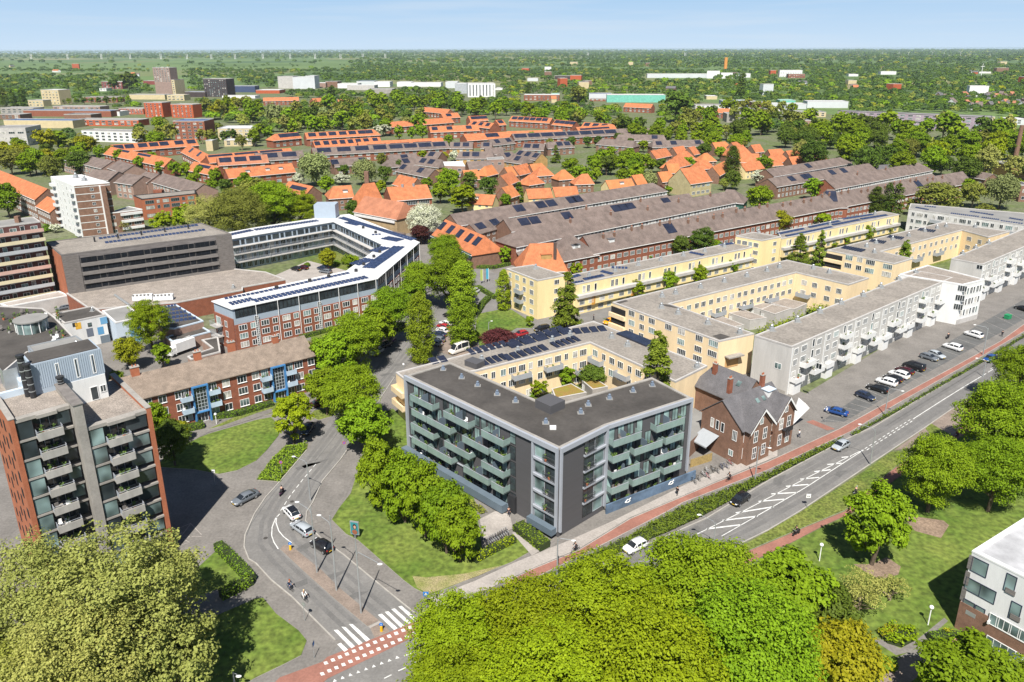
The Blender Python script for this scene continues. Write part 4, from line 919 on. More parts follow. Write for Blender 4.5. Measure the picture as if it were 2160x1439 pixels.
vents(E2, (t7(1260, 1000), t7(1400, 1050), t7(1650, 1135), t7(1920, 1215), t7(1265, 905), t7(1380, 880), t7(1590, 830), t7(1790, 780), t7(1980, 735), t7(2150, 690), t8(95, 660), t8(380, 670), t8(515, 705)), 1.0)
q = MB()
for px in ([t7(1350, 975), t7(1440, 1010), t7(1300, 985), t7(1230, 960)], [t7(1690, 1235), t7(1760, 1270), t7(1840, 1240), t7(1760, 1215)], [t7(870, 945), t7(900, 965), t7(985, 940), t7(945, 925)]): q.prism([G(*p, 9.7).xy for p in px], 9.68, 9.70)
E2.part('roof_patch', q, bitumen); E2.done()
shedpx = (([t7(1680, 1085), t7(1860, 1160), t7(1960, 1140), t7(1780, 1070)]), ([t7(1830, 1040), t7(2010, 1100), t7(2150, 1080), t7(1960, 1015)]), ([t7(2010, 985), t7(2150, 1020), t8(60, 970), t7(2120, 955)]), ([t8(20, 955), t8(220, 1010), t8(330, 960), t8(140, 915)]), ([t8(-60, 1010), t8(60, 1050), t8(200, 1000), t8(30, 970)]))
for i, s_ in enumerate(shedpx): shed(s_, 2.9 + .06 * i, ('low gravel roofed shed in the cream court, nearest the white row', 'low shed with a dark front, second in the cream court', 'low shed beside the inner facade, third in the cream court', 'low gravel roofed shed farthest along the cream court', 'low pale shed between hedges of the cream court')[i], gravel2, concl)
def yellow(label, tower, row, h1, h2, vt, so):
 b = flat('apartment_building', label, row, h2, yellow_r, gravel, group='yellow apartment rows'); P = b.P; b.face(P[0], P[1]); L = b.L
 q = MB(); b.obox(q, .5, L - .5, 5.1, 6.0, .02, 1.5); b.obox(q, .5, L - .5, 2.5, 5.1, .02, .9, 1); b.part('terrace_band', q, [concl, yellow_r])
 b.grid((6.2,), 10.5, [(.3, 1.1, 2), (.45, 1.1, 2), (.7, .9, 1)], ht=2.1); b.grid((3.1,), 7.5, [(.25, 1.9, 4), (.7, 1.9, 4)], ht=1.4, out=.9); b.grid((.5,), 7.5, [(.3, 2.0, 4), (.72, 1.5, 3)], ht=1.4)
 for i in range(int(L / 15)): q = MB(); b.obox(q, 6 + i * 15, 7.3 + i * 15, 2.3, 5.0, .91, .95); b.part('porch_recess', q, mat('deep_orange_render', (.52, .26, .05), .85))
 vents(b, vt, 1.0); solars(b, so, m=solarb, d=1.3); b.done()
 t = flat('apartment_building', label.replace('row', 'corner tower of the row'), tower, h1, yellow_r, gravel, group='yellow apartment rows'); P = t.P
 t.face(P[0], P[1]); t.grid((1, 3.9, 6.7, 9.3), 5.5, [(.2, 1.4, 3), (.7, 1.8, 4)], ht=1.5)
 for z in (3.2, 6.0): balcony(t, t.L * .35, z, 3.2, 1.2, gr_bal, concl)
 t.face(P[1], P[2]); t.grid((1, 3.9, 6.7, 9.3), 8, [(.72, 1.7, 3)], ht=1.4); vents(t, [p for p in (((tower[0][0] + tower[2][0]) / 2, (tower[0][1] + tower[2][1]) / 2 - 6),)], 1.0); t.done()
yellow('yellow row of flats with grey terraces facing the cream building', [(1068, 566), (1134, 591), (1192, 580), (1124, 558)], [(1210, 600), (1587, 521), (1551, 510), (1196, 581)], 11.6, 9.3,
    [t7(1065, 640), t7(1255, 600), t7(1445, 560), t7(1625, 525), t7(1790, 485), t7(870, 690), t7(650, 730)], [(t7(520, 790), t7(620, 780), 4), (t7(620, 760), t7(790, 725), 5), (t7(510, 745), t7(590, 720), 3), (t7(740, 690), t7(840, 715), 3), (t7(840, 660), t7(980, 665), 5), (t7(1490, 530), t7(1610, 555), 5), (t7(1760, 470), t7(1880, 455), 4)])
yellow('yellow row of flats covered in solar panels', [(1552, 497), (1607, 507), (1648, 499), (1590, 489)], [(1648, 503), (1897, 452), (1860, 445), (1640, 489)], 12, 9.3,
    [t8(520, 300), t8(900, 210)], [(t8(100, 375), t8(320, 330), 8), (t8(170, 395), t8(560, 315), 12), (t8(360, 320), t8(620, 265), 9), (t8(560, 300), t8(790, 255), 9), (t8(640, 250), t8(900, 210), 8), (t8(800, 250), t8(1020, 215), 8)])
E3 = flat('apartment_building', 'cream apartment building with dark corner loggias, farthest of the cream ones', [(1745, 527), (1887, 556), (1925, 545), (1858, 530), (2030, 485), (2085, 500), (2130, 488), (1990, 468)], 9.9, cream, gravel, group='cream apartment buildings')
P = E3.P; E3.face(P[0], P[1])
for x, y, n in ((685, 575, 4), (775, 590, 3), (865, 615, 5), (1010, 650, 5), (675, 640, 4), (765, 660, 3), (855, 685, 5), (1000, 715, 5)): E3.winpx(*t8(x, y), .5 * n + .3, 1.6, n=n)
q = MB(); uo = E3.pix(*t8(630, 560))[0]
for z in (3.2, 6.1): E3.obox(q, -.6, uo, z, z + 1.0, .02, .5)
E3.part('loggia', q, cream); q = MB()
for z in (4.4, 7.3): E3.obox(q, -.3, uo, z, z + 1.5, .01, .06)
E3.part('loggia_shade', q, shade_w)  # dark panels on the wall, coloured as the shade inside the loggias
E3.face(P[3], P[4]); E3.grid((3.6, 6.7), 7.5, [(.25, 1.6, 3), (.7, 1.6, 3)], ht=1.5)
for uu in (20, 34): balcony(E3, uu, 3.3, 5, 1.4, gr_bal, concl)
E3.face(P[4], P[5]); E3.grid((3.6, 6.7), 7, [(.3, 2, 4), (.75, 1.6, 3)], ht=1.5)
vents(E3, (t8(895, 535), t8(830, 485), t8(910, 455), t8(1050, 425), t8(1185, 395), t8(1320, 355), t8(1425, 330), t8(1500, 315), t8(1745, 320)), 1.0)
solars(E3, ((t8(610, 490), t8(790, 525), 8), (t8(850, 435), t8(980, 455), 7), (t8(1000, 400), t8(1130, 420), 7), (t8(1260, 340), t8(1400, 360), 7)), m=solar, d=3.2, rise=.4); E3.done()
def whiterow(label, roof, vt, h=11.4):
 b = flat('apartment_building', label, roof, h, grey_r, gravel, rim=concl, group='white rows on the avenue'); P = b.P
 b.face(P[0], P[1]); b.winpx(*u4(430, 210), 1.3, 1.3, n=2) if roof[0][0] < 1700 else None
 b.winpx(*( (1641, 772) if roof[0][0] < 1700 else t8(1785, 655)), 1.6, 1.4, n=2, fr=white_fr); q = MB(); b.obox(q, .3, b.L - .3, .0, .8, .01, .05); b.part('plinth', q, concrete)
 b.face(P[1], P[2]); L = b.L; n = int(L / 12.4); bw = L / n
 for i in range(n):
  for z in (.9, 3.65, 6.45, 9.0):
   for f, wd, m_ in ((.10, 1.6, 3), (.34, 2.2, 4), (.62, 1.0, 1), (.80, 2.0, 4)):
    b.win(bw * (i + f) - wd / 2 + .5, z, wd, 1.5 if f != .62 else 2.0, n=m_, t=.1)
  for z, f, wd in ((5.8, .30, 4.2), (3.0, .62, 4.2), (3.0, .05, 3.6)) if i % 3 != 1 else ((8.4, .52, 3.4), (5.8, .52, 3.4), (3.0, .52, 3.4), (3.0, .0, 3.2)):
   balcony(b, bw * (i + f), z, wd, 1.5, white_wall, white_wall, ht=1.0); clutter(b, bw * (i + f), z, wd, 1.5, 1.5, 2)
  q = MB(); b.obox(q, bw * i + .12, bw * i + .5, 0, h - .4, .02, .1); b.obox(q, bw * i + .8, bw * i + 3.6, .05, 2.5, .02, 1.1); b.part('pilaster', q, white_wall)
  q = MB(); b.obox(q, bw * i + bw * .40, bw * i + bw * .62, 0, 2.5, .02, .06); b.part('garage_door', q, mat('grey_door', (.16, .165, .17), .6))
 vents(b, vt, 1.05); b.done(); return b
whiterow('long pale grey row of flats with white balconies along the avenue, nearest the villa', [(1592, 707), (1671, 731), (2010, 585), (1942, 572)], (t8(30, 1190), t8(245, 1115), t8(435, 1040), t8(615, 965), t8(800, 900), t8(950, 830), t8(1100, 765), t8(1245, 710)))
whiterow('pale grey row of flats with white balconies on the avenue, beyond the white cube', [(2007, 545), (2074, 557), (2330, 450), (2262, 440)], (t8(1640, 550), t8(1750, 500), t8(1860, 460)))
b = flat('apartment_building', 'bright white cube of flats between the two pale grey rows on the avenue', [(1898, 578), (2032, 600), (2077, 589), (1957, 559)], 11.6, white_wall, gravel2, rim=white_wall); P = b.P
b.face(P[0], P[1]); b.winpx(*t8(1640, 835), 2.2, 1.7, n=4); b.winpx(*t8(1620, 915), 2.2, 1.7, n=4); b.winpx(*t8(1605, 990), 2.2, 1.7, n=4)
b.face(P[1], P[2]); b.grid((2.2, 5.2, 8.3), 3.2, [(.3, 1.2, 2), (.75, .8, 1)], ht=1.9); q = MB(); b.obox(q, 0, b.L, 0, 1.4, .02, .08); b.part('plinth', q, concl); b.done()
b = flat('apartment_building', 'grey white row of flats with solar panels behind the second cream building', [(1917, 440), (2160, 474), (2330, 500), (2330, 470), (2160, 449), (1921, 429)], 9.3, mat('offwhite_render', (.56, .55, .53), .85), roof_g, rim=concl); P = b.P
b.face(P[0], P[1]); b.grid((.8, 3.7, 6.5), 8, [(.18, 1.2, 2), (.5, 2.4, 4), (.8, 1.2, 2)], ht=1.6)
for uu in (9, 24, 36, 52): balcony(b, uu, 5.3 if uu != 24 else 3, 4, 1.3, gr_bal, concl)
solars(b, ((t8(1240, 150), t8(1350, 170), 8), (t8(1540, 200), t8(1780, 230), 14), (t8(1800, 235), t8(1950, 255), 9), (t8(1960, 265), t8(2150, 290), 9), (t8(1700, 185), t8(1900, 215), 9), (t8(2030, 240), t8(2150, 260), 6), (t8(1320, 140), t8(1420, 150), 5))); b.done()
Gc = flat('apartment_building', 'red brick and pale blue apartment complex bent round a courtyard under a white solar roof', [(450, 635), (490, 651), (795, 587), (883, 511), (735, 452), (690, 457), (540, 480), (480, 491), (484, 504), (704, 467), (809, 516), (732, 572), (540, 613)], 11.4, mat('blue_grey_render', (.30, .36, .42), .8, .06, .3), roof_w, para=.2, rim=white_wall, rimw=.3, over=.35)
P = Gc.P; Gc.face(P[1], P[2]); L = Gc.L
def brickskin(b, z1=7.0, dark=True, o=.0):
 q = MB(); b.obox(q, 0, b.L, 0, z1, .02, .3); b.part('brick_facing', q, brick_r)
 if dark: q = MB(); b.obox(q, .5, b.L - .5, 8.7, 11.0, .02, .05); b.part('penthouse_glazing', q, glass)
brickskin(Gc); n = 7; bw = (L - .6) / n
for i in range(n):
 for z in (.8, 3.1, 5.3):
  Gc.win(bw * i + .9, z, 2.1, 1.5, n=3, out=.3, t=.1); Gc.win(bw * i + 3.9, z, 1.4, 1.5, n=2, out=.3, t=.1)
 q = MB(); Gc.obox(q, bw * (i + 1) - .06, bw * (i + 1) + .06, 0, 11.3, .3, .42); Gc.part('downpipe', q, white_fr)
 if i % 3 == 1:
  Gc.win(bw * i - .6, .2, 1.0, 8.2, n=1, rows=14, fr=white_fr, gl=glass, out=.32, name='stair_window')
 for j in range(5): Gc.win(bw * i + .5 + j * bw * .19, 8.8, bw * .17, 1.9, n=1, fr=dark_m, gl=glass, out=.06)
Gc.face(P[2], P[3]); brickskin(Gc); L = Gc.L; n = 6; bw = L / n
for i in range(n):
 for z in (.8, 3.1, 5.3): Gc.win(bw * i + .7, z, 1.7, 1.6, n=3, out=.3, t=.1); Gc.win(bw * i + 3.4, z, 1.4, 1.6, n=2, out=.3, t=.1)
 q = MB(); Gc.obox(q, bw * (i + 1) - .5, bw * (i + 1) - .38, 0, 11.3, .3, .42); Gc.part('downpipe', q, white_fr)
 for j in range(4): Gc.win(bw * i + .4 + j * bw * .23, 8.8, bw * .2, 1.9, n=1, fr=dark_m, gl=glass, out=.06)
Gc.face(P[0], P[1])
q = MB(); Gc.obox(q, 0, Gc.L, 0, 8.6, .02, .3); Gc.part('brick_facing', q, brick_r)
for z in (3.0, 5.7): balcony(Gc, .6, z, 3.4, 1.8, gr_bal, concl, 'bars', out=.3)
for z in (.6, 3.1, 5.8): Gc.win(1, z, 2.2, 2.0, n=3, out=.3); Gc.win(5.0, z, 1.2, 1.6, n=2, out=.3)
for (i, j) in ((8, 9), (9, 10)):
 Gc.face(P[i], P[j]); L = Gc.L
 for z in (3.0, 5.8):
  n = int(L / 12)
  for k in range(n): balcony(Gc, .6 + k * (L - 1.2) / n, z, (L - 1.2) / n - .15, 1.4, gr_bal, concl, 'bars')
 Gc.grid((.5, 3.3, 6.0), 4.2, [(.3, 1.8, 3), (.78, 1.1, 2)], ht=1.9); Gc.grid((8.8,), 5, [(.3, 2.4, 3), (.8, 1.2, 2)], ht=1.6, fr=dark_m, gl=glass)
 q = MB(); Gc.obox(q, .2, L - .2, 8.3, 8.5, .02, 1.5); Gc.part('terrace_edge', q, concl)
q = MB(); p = G(*t6(600, 230), 11.3); q.box(p.x - 4, p.y - 3, 11, p.x + 4, p.y + 3, 16.5); Gc.part('roof_plant', q, corr)
for a, c, n, k in ((t6(0, 950), t6(960, 745), 26, 2), (t6(0, 880), t6(800, 705), 22, 1), (t6(1000, 665), t6(1260, 480), 10, 3), (t6(870, 640), t6(1010, 590), 4, 3), (t6(1030, 530), t6(1140, 490), 4, 3), (t6(690, 240), t6(1310, 430), 22, 2), (t6(740, 280), t6(850, 305), 5, 2), (t6(1050, 415), t6(1190, 440), 5, 3), (t6(980, 385), t6(1060, 380), 3, 1), (t6(0, 345), t6(540, 265), 22, 2), (t5(1960, 385), t5(2150, 345), 8, 2), (t5(1900, 925), t5(2158, 880), 7, 1), (t5(1960, 975), t5(2158, 930), 6, 2)):
 for j in range(k):
  A, D = G(*a, 11.4).xy, G(*c, 11.4).xy; v = Vector((-(D - A).y, (D - A).x)).normalized(); v = v if v.y > 0 else -v
  solar_rows(Gc, A + v * j * 1.35, D + v * j * 1.35, n, 11.2, d=1.1, rise=.22, gap=.24)
for p in (t6(905, 330), t6(1010, 370), t6(1045, 535), t6(995, 575), t6(910, 640), t6(845, 695), t6(615, 745), t6(455, 780), t6(175, 840)): q = MB(); g = G(*p, 11.2); q.box(g.x - .4, g.y - .4, 11.2, g.x + .4, g.y + .4, 12.1); Gc.part('roof_vent', q, dark_m)
Gc.done()
m_ = gable('mural_house', 'little orange roofed gable with a colourful mural leaning against the brick complex', t5(1930, 1040), t5(2030, 1010), 4.2, 7.6, 9.2, brick_r, tile_o, cat='house')
m_.face(*m_.front)
for i, (c, x, z, r) in enumerate((((.33, .04, .16), 1.6, 6.4, .9), ((.75, .42, .02), 2.6, 6.0, .8), ((.75, .36, .02), 2.2, 4.4, .7), ((.05, .42, .40), 1.5, 4.7, .55), ((.6, .05, .05), 2.8, 7.0, .5), ((.33, .04, .16), 2.9, 5.2, .5), ((.8, .5, .03), 1.9, 3.2, .5))):
 q = MB(); o = m_.P0 + m_.u * x + m_.n * (.012 + .005 * i); q.face([(o.x + m_.u.x * r * math.cos(a), o.y + m_.u.y * r * math.cos(a), z + r * (1 + .25 * math.sin(3 * a + i)) * math.sin(a)) for a in [2 * PI * j / 14 for j in range(14)]]); m_.part('mural', q, mat('mural_%d' % i, c, .8, .1, 2))
K = flat('apartment_building', 'grey weathered timber block with dark loggia bands and an orange brick end', [(97, 510), (129, 537), (486, 492), (424, 470)], 17.0, mat('grey_boarding', (.16, .145, .14), .9, .25, .4, stretch=(1, 1, 5)), gravel, rim=timber)
P = K.P; K.face(P[0], P[1]); q = MB(); K.obox(q, 0, K.L - .5, 0, 16.4, .02, .12); K.part('end_wall', q, brick_o)
K.face(P[1], P[2]); ua = K.pix(*t5(700, 700))[0]; ub = K.pix(*t5(1830, 500))[0]
for k, z in enumerate((5.9, 8.5, 11.1, 13.7)):
 q = MB(); K.obox(q, ua, ub, z, z + 1.65, .01, .06); K.part('loggia', q, shade_w)  # flat dark band, coloured as the shade inside the loggia
 n = 6
 for i in range(n):
  w_ = (ub - ua) / n; K.win(ua + w_ * i + .1, z + .05, w_ * .66, 1.6, n=3, fr=dark_m, gl=blackgl, out=.06); K.win(ua + w_ * (i + .68), z + .05, w_ * .28, 1.6, n=1, fr=timber, gl=blackgl, out=.06)
 q = MB(); K.obox(q, ua - .2, ub + .2, z - 1.0, z, .02, .45); K.part('balcony_band', q, timber)
q = MB(); K.obox(q, ub + .3, K.L + .2, 3, 16.9, .02, .5); sm_ = mat('slatted_timber', (.15, .135, .125), .9, .3, .9, stretch=(1, 1, 6)); K.part('slatted_screen', q, sm_); q = MB(); K.obox(q, .1, ua - .3, 5, 16.3, .02, .25); K.part('slatted_screen', q, mat('slatted_timber', (.15, .135, .125), .9, .3, .9, stretch=(1, 1, 6)))
solars(K, ((t5(890, 450), t5(1740, 340), 26), (t5(840, 415), t5(1680, 300), 26)), d=1.5, rise=.3)
for i in range(5):
 a = lerp(Vector(t5(800, 440)), Vector(t5(1590, 330)), i / 4); g = G(a.x, a.y, 16.8); q = MB(); q.tube([(g.x, g.y, 16.7), (g.x, g.y, 18.2)], .25, 8); K.part('flue', q, dark_m)
K.done()
b = flat('shop_hall', 'low brown brick hall with a wide tan gravel roof in front of the timber block', [(140, 618), (190, 652), (375, 637), (512, 611), (512, 605), (602, 589), (560, 573), (490, 566)], 5.5, brick_r, gravel2, rim=concl); P = b.P
b.face(P[2], P[3]); b.win(b.L * .72, .1, 1.2, 2.4, n=1, gl=white_wall, name='door'); b.win(b.L * .78, .1, 1.2, 2.4, n=1, gl=white_wall, name='door')
for x, n in ((1135, 4), (1310, 4)):
 p = G(*t5(x + 70, 930), 5.5); q = MB(); q.ob((p.x - 2.5, p.y - .8, 5.4), (5, 1.1, 0), (-.3, 1.5, 0), (0, 0, 1.5))
 for j in range(5): q.tube([(p.x - 2.2 + j * .95, p.y - .6 + j * .2, 6.9), (p.x - 2.2 + j * .95, p.y - .6 + j * .2, 7.1)], .35, 8, 1)
 b.part('cooling_unit', q, [white_fr, roof_g])
q = MB(); a, c = G(*t5(970, 890), 5.6), G(*t5(1090, 975), 5.6); q.tube([a, c], .35, 8); b.part('roof_duct', q, metal_g); roof_vent(b, G(*t5(1970, 830), 5.3), 5.3, .8); b.done()
h = 25.0; Q1 = G(85, 467, h).xy; Q0 = Q1 + (G(0, 478, h).xy - Q1).normalized() * 24; n_ = Vector(((Q1 - Q0).y, -(Q1 - Q0).x)).normalized()
b = flat('balcony_block', 'balcony block with bands of yellow, pink and grey parapets at the left edge', [Q0, Q1, Q1 - n_ * 9, Q0 - n_ * 9], h, mat('shaded_brown_brick', (.11, .05, .045), .9), roof_g, world=True); b.face(Q0, Q1)  # wall colour darkened for the shade behind the galleries
cols = [mat('pale_yellow_panel', (.62, .55, .37), .7, .06, .4), mat('salmon_panel', (.55, .36, .30), .7, .06, .4), mat('grey_panel', (.40, .42, .44), .7, .06, .4)]
for k in range(8):
 z = h - 2.75 - 2.72 * k
 q = MB(); b.obox(q, 0, b.L + .2, z - .2, z, .02, 1.3); bal = b.part('gallery', q, concl); q = MB(); b.obox(q, 0, b.L + .2, z, z + 1.0, 1.3, 1.4); q.build('parapet', cols[(1, 0, 2, 0, 1, 0, 2, 0)[k]], bal)
 for i in range(9): b.win(.5 + i * 2.6, z + .1, 1.1 if i % 2 else 1.7, 2.0 if i % 2 else 1.6, n=1 if i % 2 else 2)
for i in range(3): p = Q0 + (Q1 - Q0) * (.3 + .25 * i) - n_ * 4; q = MB(); q.box(p.x - .6, p.y - .6, h - .3, p.x + .6, p.y + .6, h + 1.6); b.part('chimney', q, brick_b)
b.done()
WT = flat('tower_block', 'white balcony tower with brown brick ends and white floor bands, behind the timber block', [(107, 372), (156, 391), (231, 385), (172, 368)], 21.5, brick_b, roof_w, rim=white_wall); P = WT.P
WT.face(P[0], P[1]); q = MB(); WT.obox(q, 0, WT.L, 0, 21.4, .02, .2); WT.part('white_facade', q, white_wall)
for k in range(7):
 z = .9 + 2.85 * k; balcony(WT, 1.5, z, 4.2, 1.3, white_wall, white_wall, out=.2); balcony(WT, WT.L - 5.5, z, 4.2, 1.3, white_wall, white_wall, out=.2)
 for f in (.1, .3, .5, .68, .88): WT.win(WT.L * f - .6, z + .3, 1.3, 1.6, n=2, out=.2)
WT.face(P[1], P[2]); q = MB()
for k in range(8): WT.obox(q, 0, WT.L, .5 + 2.85 * k, .75 + 2.85 * k, .01, .06)
WT.part('floor_band', q, white_wall)
for k in range(7): WT.win(WT.L * .42, 1.6 + 2.85 * k, 1.2, 1.2, n=2)
q = MB(); WT.obox(q, WT.L * .68, WT.L * .72, 0, 20.5, .02, 1.5); WT.part('white_fin', q, white_wall); q = MB(); WT.obox(q, WT.L * .72, WT.L * .86, 0, 20.5, .02, 2.2); WT.part('stair_tower', q, brick_b)
vents(WT, ((160, 375), (178, 381)), 1.4); WT.done()
b = flat('corner_flats', 'small white and brick flats attached to the foot of the white tower', [(222, 450), (252, 447), (300, 441), (272, 435)], 9.5, brick_b, roof_g, rim=white_wall); P = b.P
b.face(P[0], P[1]); b.grid((1, 3.9, 6.8), 5, [(.5, 1.6, 2)], ht=1.4); b.face(P[1], P[2]); q = MB()
for z in (0, 2.9, 5.8): b.obox(q, .2, b.L - .2, z + 2.0, z + 3.0, .02, .6)
b.part('balcony_band', q, white_wall); b.grid((.5, 3.4, 6.3), 4, [(.5, 2.6, 3)], ht=1.6); b.done()
b = flat('school', 'bright orange brick flat roofed building beside the pale bare trees', [(281, 412), (299, 420), (412, 408), (412, 400)], 9.5, brick_o, gravel, rim=dark_m); P = b.P
b.face(P[1], P[2]); b.grid((1, 4.6, 7.0), 11, [(.22, 3.6, 4), (.55, 1.2, 2), (.85, 2.6, 4)], ht=1.5, fr=mat('teal_frame', (.2, .3, .32), .5)); q = MB(); p = G(335, 406, 9.4); q.box(p.x - 2, p.y - 1.2, 9.2, p.x + 2, p.y + 1.2, 10.6); b.part('roof_house', q, brick_r); b.done()
b = flat('workshop', 'white workshop with blue, yellow and grey painted squares on its wall', [(110, 662), (135, 681), (222, 663), (195, 645)], 7.6, white_wall, bitumen, rim=concl); P = b.P; b.face(P[1], P[2])
for x, y, wd, ht, c in ((660, 1150, 1.3, 1.7, (.7, .4, .05)), (760, 1205, 1.5, 2.2, (.14, .16, .2)), (850, 1190, 1.4, 2.0, (.10, .28, .48)), (875, 1105, 1.6, 1.8, (.14, .33, .52)), (890, 1260, 2.2, 2.1, (.14, .17, .2))):
 uu, z = b.pix(*t5(x, y)); q = MB(); b.obox(q, uu - wd / 2, uu + wd / 2, z - ht / 2, z + ht / 2, .01, .04); b.part('painted_square', q, mat('painted_%d' % x, c, .7, .05))
b.winpx(*t5(630, 1140), 1.0, 1.0, n=1, fr=dark_m); b.winpx(*t5(757, 1140), .9, 1.0, n=1, fr=dark_m); vents(b, (t5(780, 1025),), .7); b.done()
b = flat('workshop', 'pale blue and white workshop with a grey roof left of the flowering chestnut', [(215, 655), (243, 680), (300, 668), (270, 644)], 6.6, palebl, roof_g, rim=white_wall); P = b.P
b.face(P[0], P[1]); b.win(1, 1, 1.5, 4, n=2); b.face(P[1], P[2]); b.win(.6, .2, 1.3, 2.2, n=1, fr=dark_m); q = MB(); b.obox(q, 3, 5.5, 0, 6, .02, .05); b.part('painted_square', q, MATS['painted_875']); vents(b, (t5(1080, 1075),), .6); b.done()
b = flat('garage', 'black roofed garage covered in rows of solar panels behind the chestnut', [t5(1300, 1020), t5(1370, 1165), t5(1470, 1170), t5(1715, 1105), t5(1490, 970), t5(1330, 985)], 5.2, brick_p, bitumen, rim=palebl)
solars(b, [(t5(1310 + 25 * i, 1010 + 28 * i), t5(1500 + 40 * i, 975 + 28 * i), 7) for i in range(5)], d=1.3); b.done()
b = flat('garage', 'low flat garage beside the white box lorry', [t5(1400, 1240), t5(1450, 1280), t5(1775, 1195), t5(1700, 1150)], 3.4, brick_p, bitumen, rim=palebl); P = b.P; b.face(P[1], P[2]); b.win(3.2, .1, 2.4, 2.3, n=1, fr=white_fr, gl=blue_p, name='garage_door'); b.done()
b = flat('garage', 'black flat roof between the flats and the courtyard complex', [t5(1580, 1405), t5(1610, 1430), t5(1860, 1365), t5(1840, 1240), t5(1700, 1265), t5(1790, 1335)], 3.2, brick_p, bitumen, rim=concl); b.done()
b = flat('podium', 'dark roof garden podium with a round glass pavilion beside the orange tower', [(-80, 660), (-30, 800), (0, 790), (58, 742), (165, 720), (115, 668), (90, 650), (0, 645)], 8.0, concl, bitumen, rim=concl); b.P0 = None
g = G(*t5(275, 1180), 8); q = MB(); q.tube([(g.x, g.y, 7.8), (g.x, g.y, 10.6)], 3.3, 24, 0); b.part('pavilion', q, glass2); q = MB(); q.tube([(g.x, g.y, 10.6), (g.x, g.y, 10.9)], 3.7, 24); b.part('pavilion_roof', q, roof_g)
for i in range(12): a = 2 * PI * i / 12; q = MB(); q.tube([(g.x + 3.35 * math.cos(a), g.y + 3.35 * math.sin(a), 7.8), (g.x + 3.35 * math.cos(a), g.y + 3.35 * math.sin(a), 10.6)], .1, 6); b.part('pavilion_post', q, white_fr)
for i in range(26):
 x, y = random.uniform(0, 560), random.uniform(1010, 1300); p_ = G(*t5(x, y), 7.75)
 if (p_.xy - g.xy).length > 4.5: me, nm = CL[i % 6]; b.others.setdefault(nm, []).append((Matrix.Translation((p_.x, p_.y, 7.76)) @ Matrix.Scale(1.5, 4), me))
b.done()
b = flat('clad_block', 'corrugated grey block with a dark flat roof next to the roof garden', [t5(230, 1320), t5(330, 1439), t5(840, 1365), t5(640, 1230)], 9.5, corr, roof_g, rim=metal_g); vents(b, (t5(650, 1320),), .9); P = b.P; b.face(P[1], P[2]); b.win(b.L * .9, 5.2, .5, 2.2, n=1); b.done() if False else b.done()
b = flat('shop', 'low cream shop front with a white canopy below the balcony block', [t5(0, 960), t5(60, 985), t5(580, 890), t5(500, 855)], 4.2, concl, paveL, rim=white_wall); b.done()
# ------------------------------------------------------------------ terraces and houses
random.seed(23)
def fill(b, zs, bay, wd, ht, n=2, u0=1.0, **k): b.face(*b.front); b.grid(zs, bay, [(.5, wd, n)], u0=u0, ht=ht, **k)
def row(label, A, B, wd, he, hr, wall, roofm, hips=(0, 0), win=((.9, 3.6), 3.2, 1.5, 1.5, 3), skirt=False, pv=(), ch=(), dm=(), over=.4, cat='terrace', group='brick terraces of the garden quarter', name='terraced_row', pvw=4.5, t=(.12, .72)):
 b = gable(name, label, A, B, wd, he, hr, wall, roofm, hips=hips, over=over, cat=cat, group=group)
 if win: fill(b, win[0], win[1], win[2], win[3], win[4])
 if skirt:
  q = MB(); b.obox(q, -.2, b.L + .2, he - 1.9, he - .25, .01, .05); b.part('window_band', q, white_wall); fill(b, (he - 1.65,), 2.0, 1.5, 1.25, 3, out=.05)
  q = MB(); a0 = b.P0 - b.u * .3; 
  p = [a0 + b.n * .05, b.P1 + b.u * .3 + b.n * .05]; o = b.n * 1.7
  q.face([(p[0].x, p[0].y, he - 1.95), (p[0].x + o.x, p[0].y + o.y, he - 3.0), (p[1].x + o.x, p[1].y + o.y, he - 3.0), (p[1].x, p[1].y, he - 1.95)])
  q.face([(p[0].x + o.x, p[0].y + o.y, he - 3.0), (p[0].x + o.x, p[0].y + o.y, he - 3.2), (p[1].x + o.x, p[1].y + o.y, he - 3.2), (p[1].x + o.x, p[1].y + o.y, he - 3.0)]); b.part('lower_roof', q, roofm)
 if hr > 8.8: q = MB(); ze_ = he - b.slope * over; b.obox(q, -over, b.L + over, ze_ - .02, ze_ + .15, over + .01, over + .14); b.part('gutter', q, white_fr)
 for s in pv: roof_panel(b, s, t[0], t[1], pvw)
 for s in ch: chimney(b, s, .15 if s * 100 % 2 < 1 else .3, .8, 1.3, brick_b)
 for s in dm:
  o, u, nn = dormer(b, s); 
 b.done(); return b
rb = lambda x: [i / 100 for i in x]
row('long red brick terrace with brown roof and many chimneys behind the yellow rows', t7(600, 395), (2030, 362), 11.5, 6.9, 11.6, brick_r, tile_b, win=((.8, 3.7), 3.0, 2.0, 1.5, 4), pv=(.155, .82), ch=[.03 + .055 * i for i in range(17)] + [.05 + .055 * i for i in range(16)], dm=(.04,))
row('steep hipped corner house of the red brick terrace with white dormers', t7(470, 385), t7(500, 380), 13, 6.5, 12.8, brick_r, tile_b, hips=(6.5, 6.5), dm=(.2, .8), win=((.8, 3.7), 3, 1.6, 1.5, 3), cat='house', name='corner_house')
row('gabled tower house with a dark solar panel halfway along the red brick terrace', t8(500, 0), t8(560, 0), 12, 7, 13.5, brick_r, tile_b, hips=(4, 4), pv=(.4,), cat='house', name='corner_house')
row('brown roofed terrace with a white window band behind the orange corner house', t7(60, 345), t7(1800, 20), 12, 7.2, 11, brick_r, tile_b, hips=(6, 0), skirt=True, win=((.6,), 3.1, 2.0, 1.6, 4), ch=rb((20, 38, 55, 72, 90)))
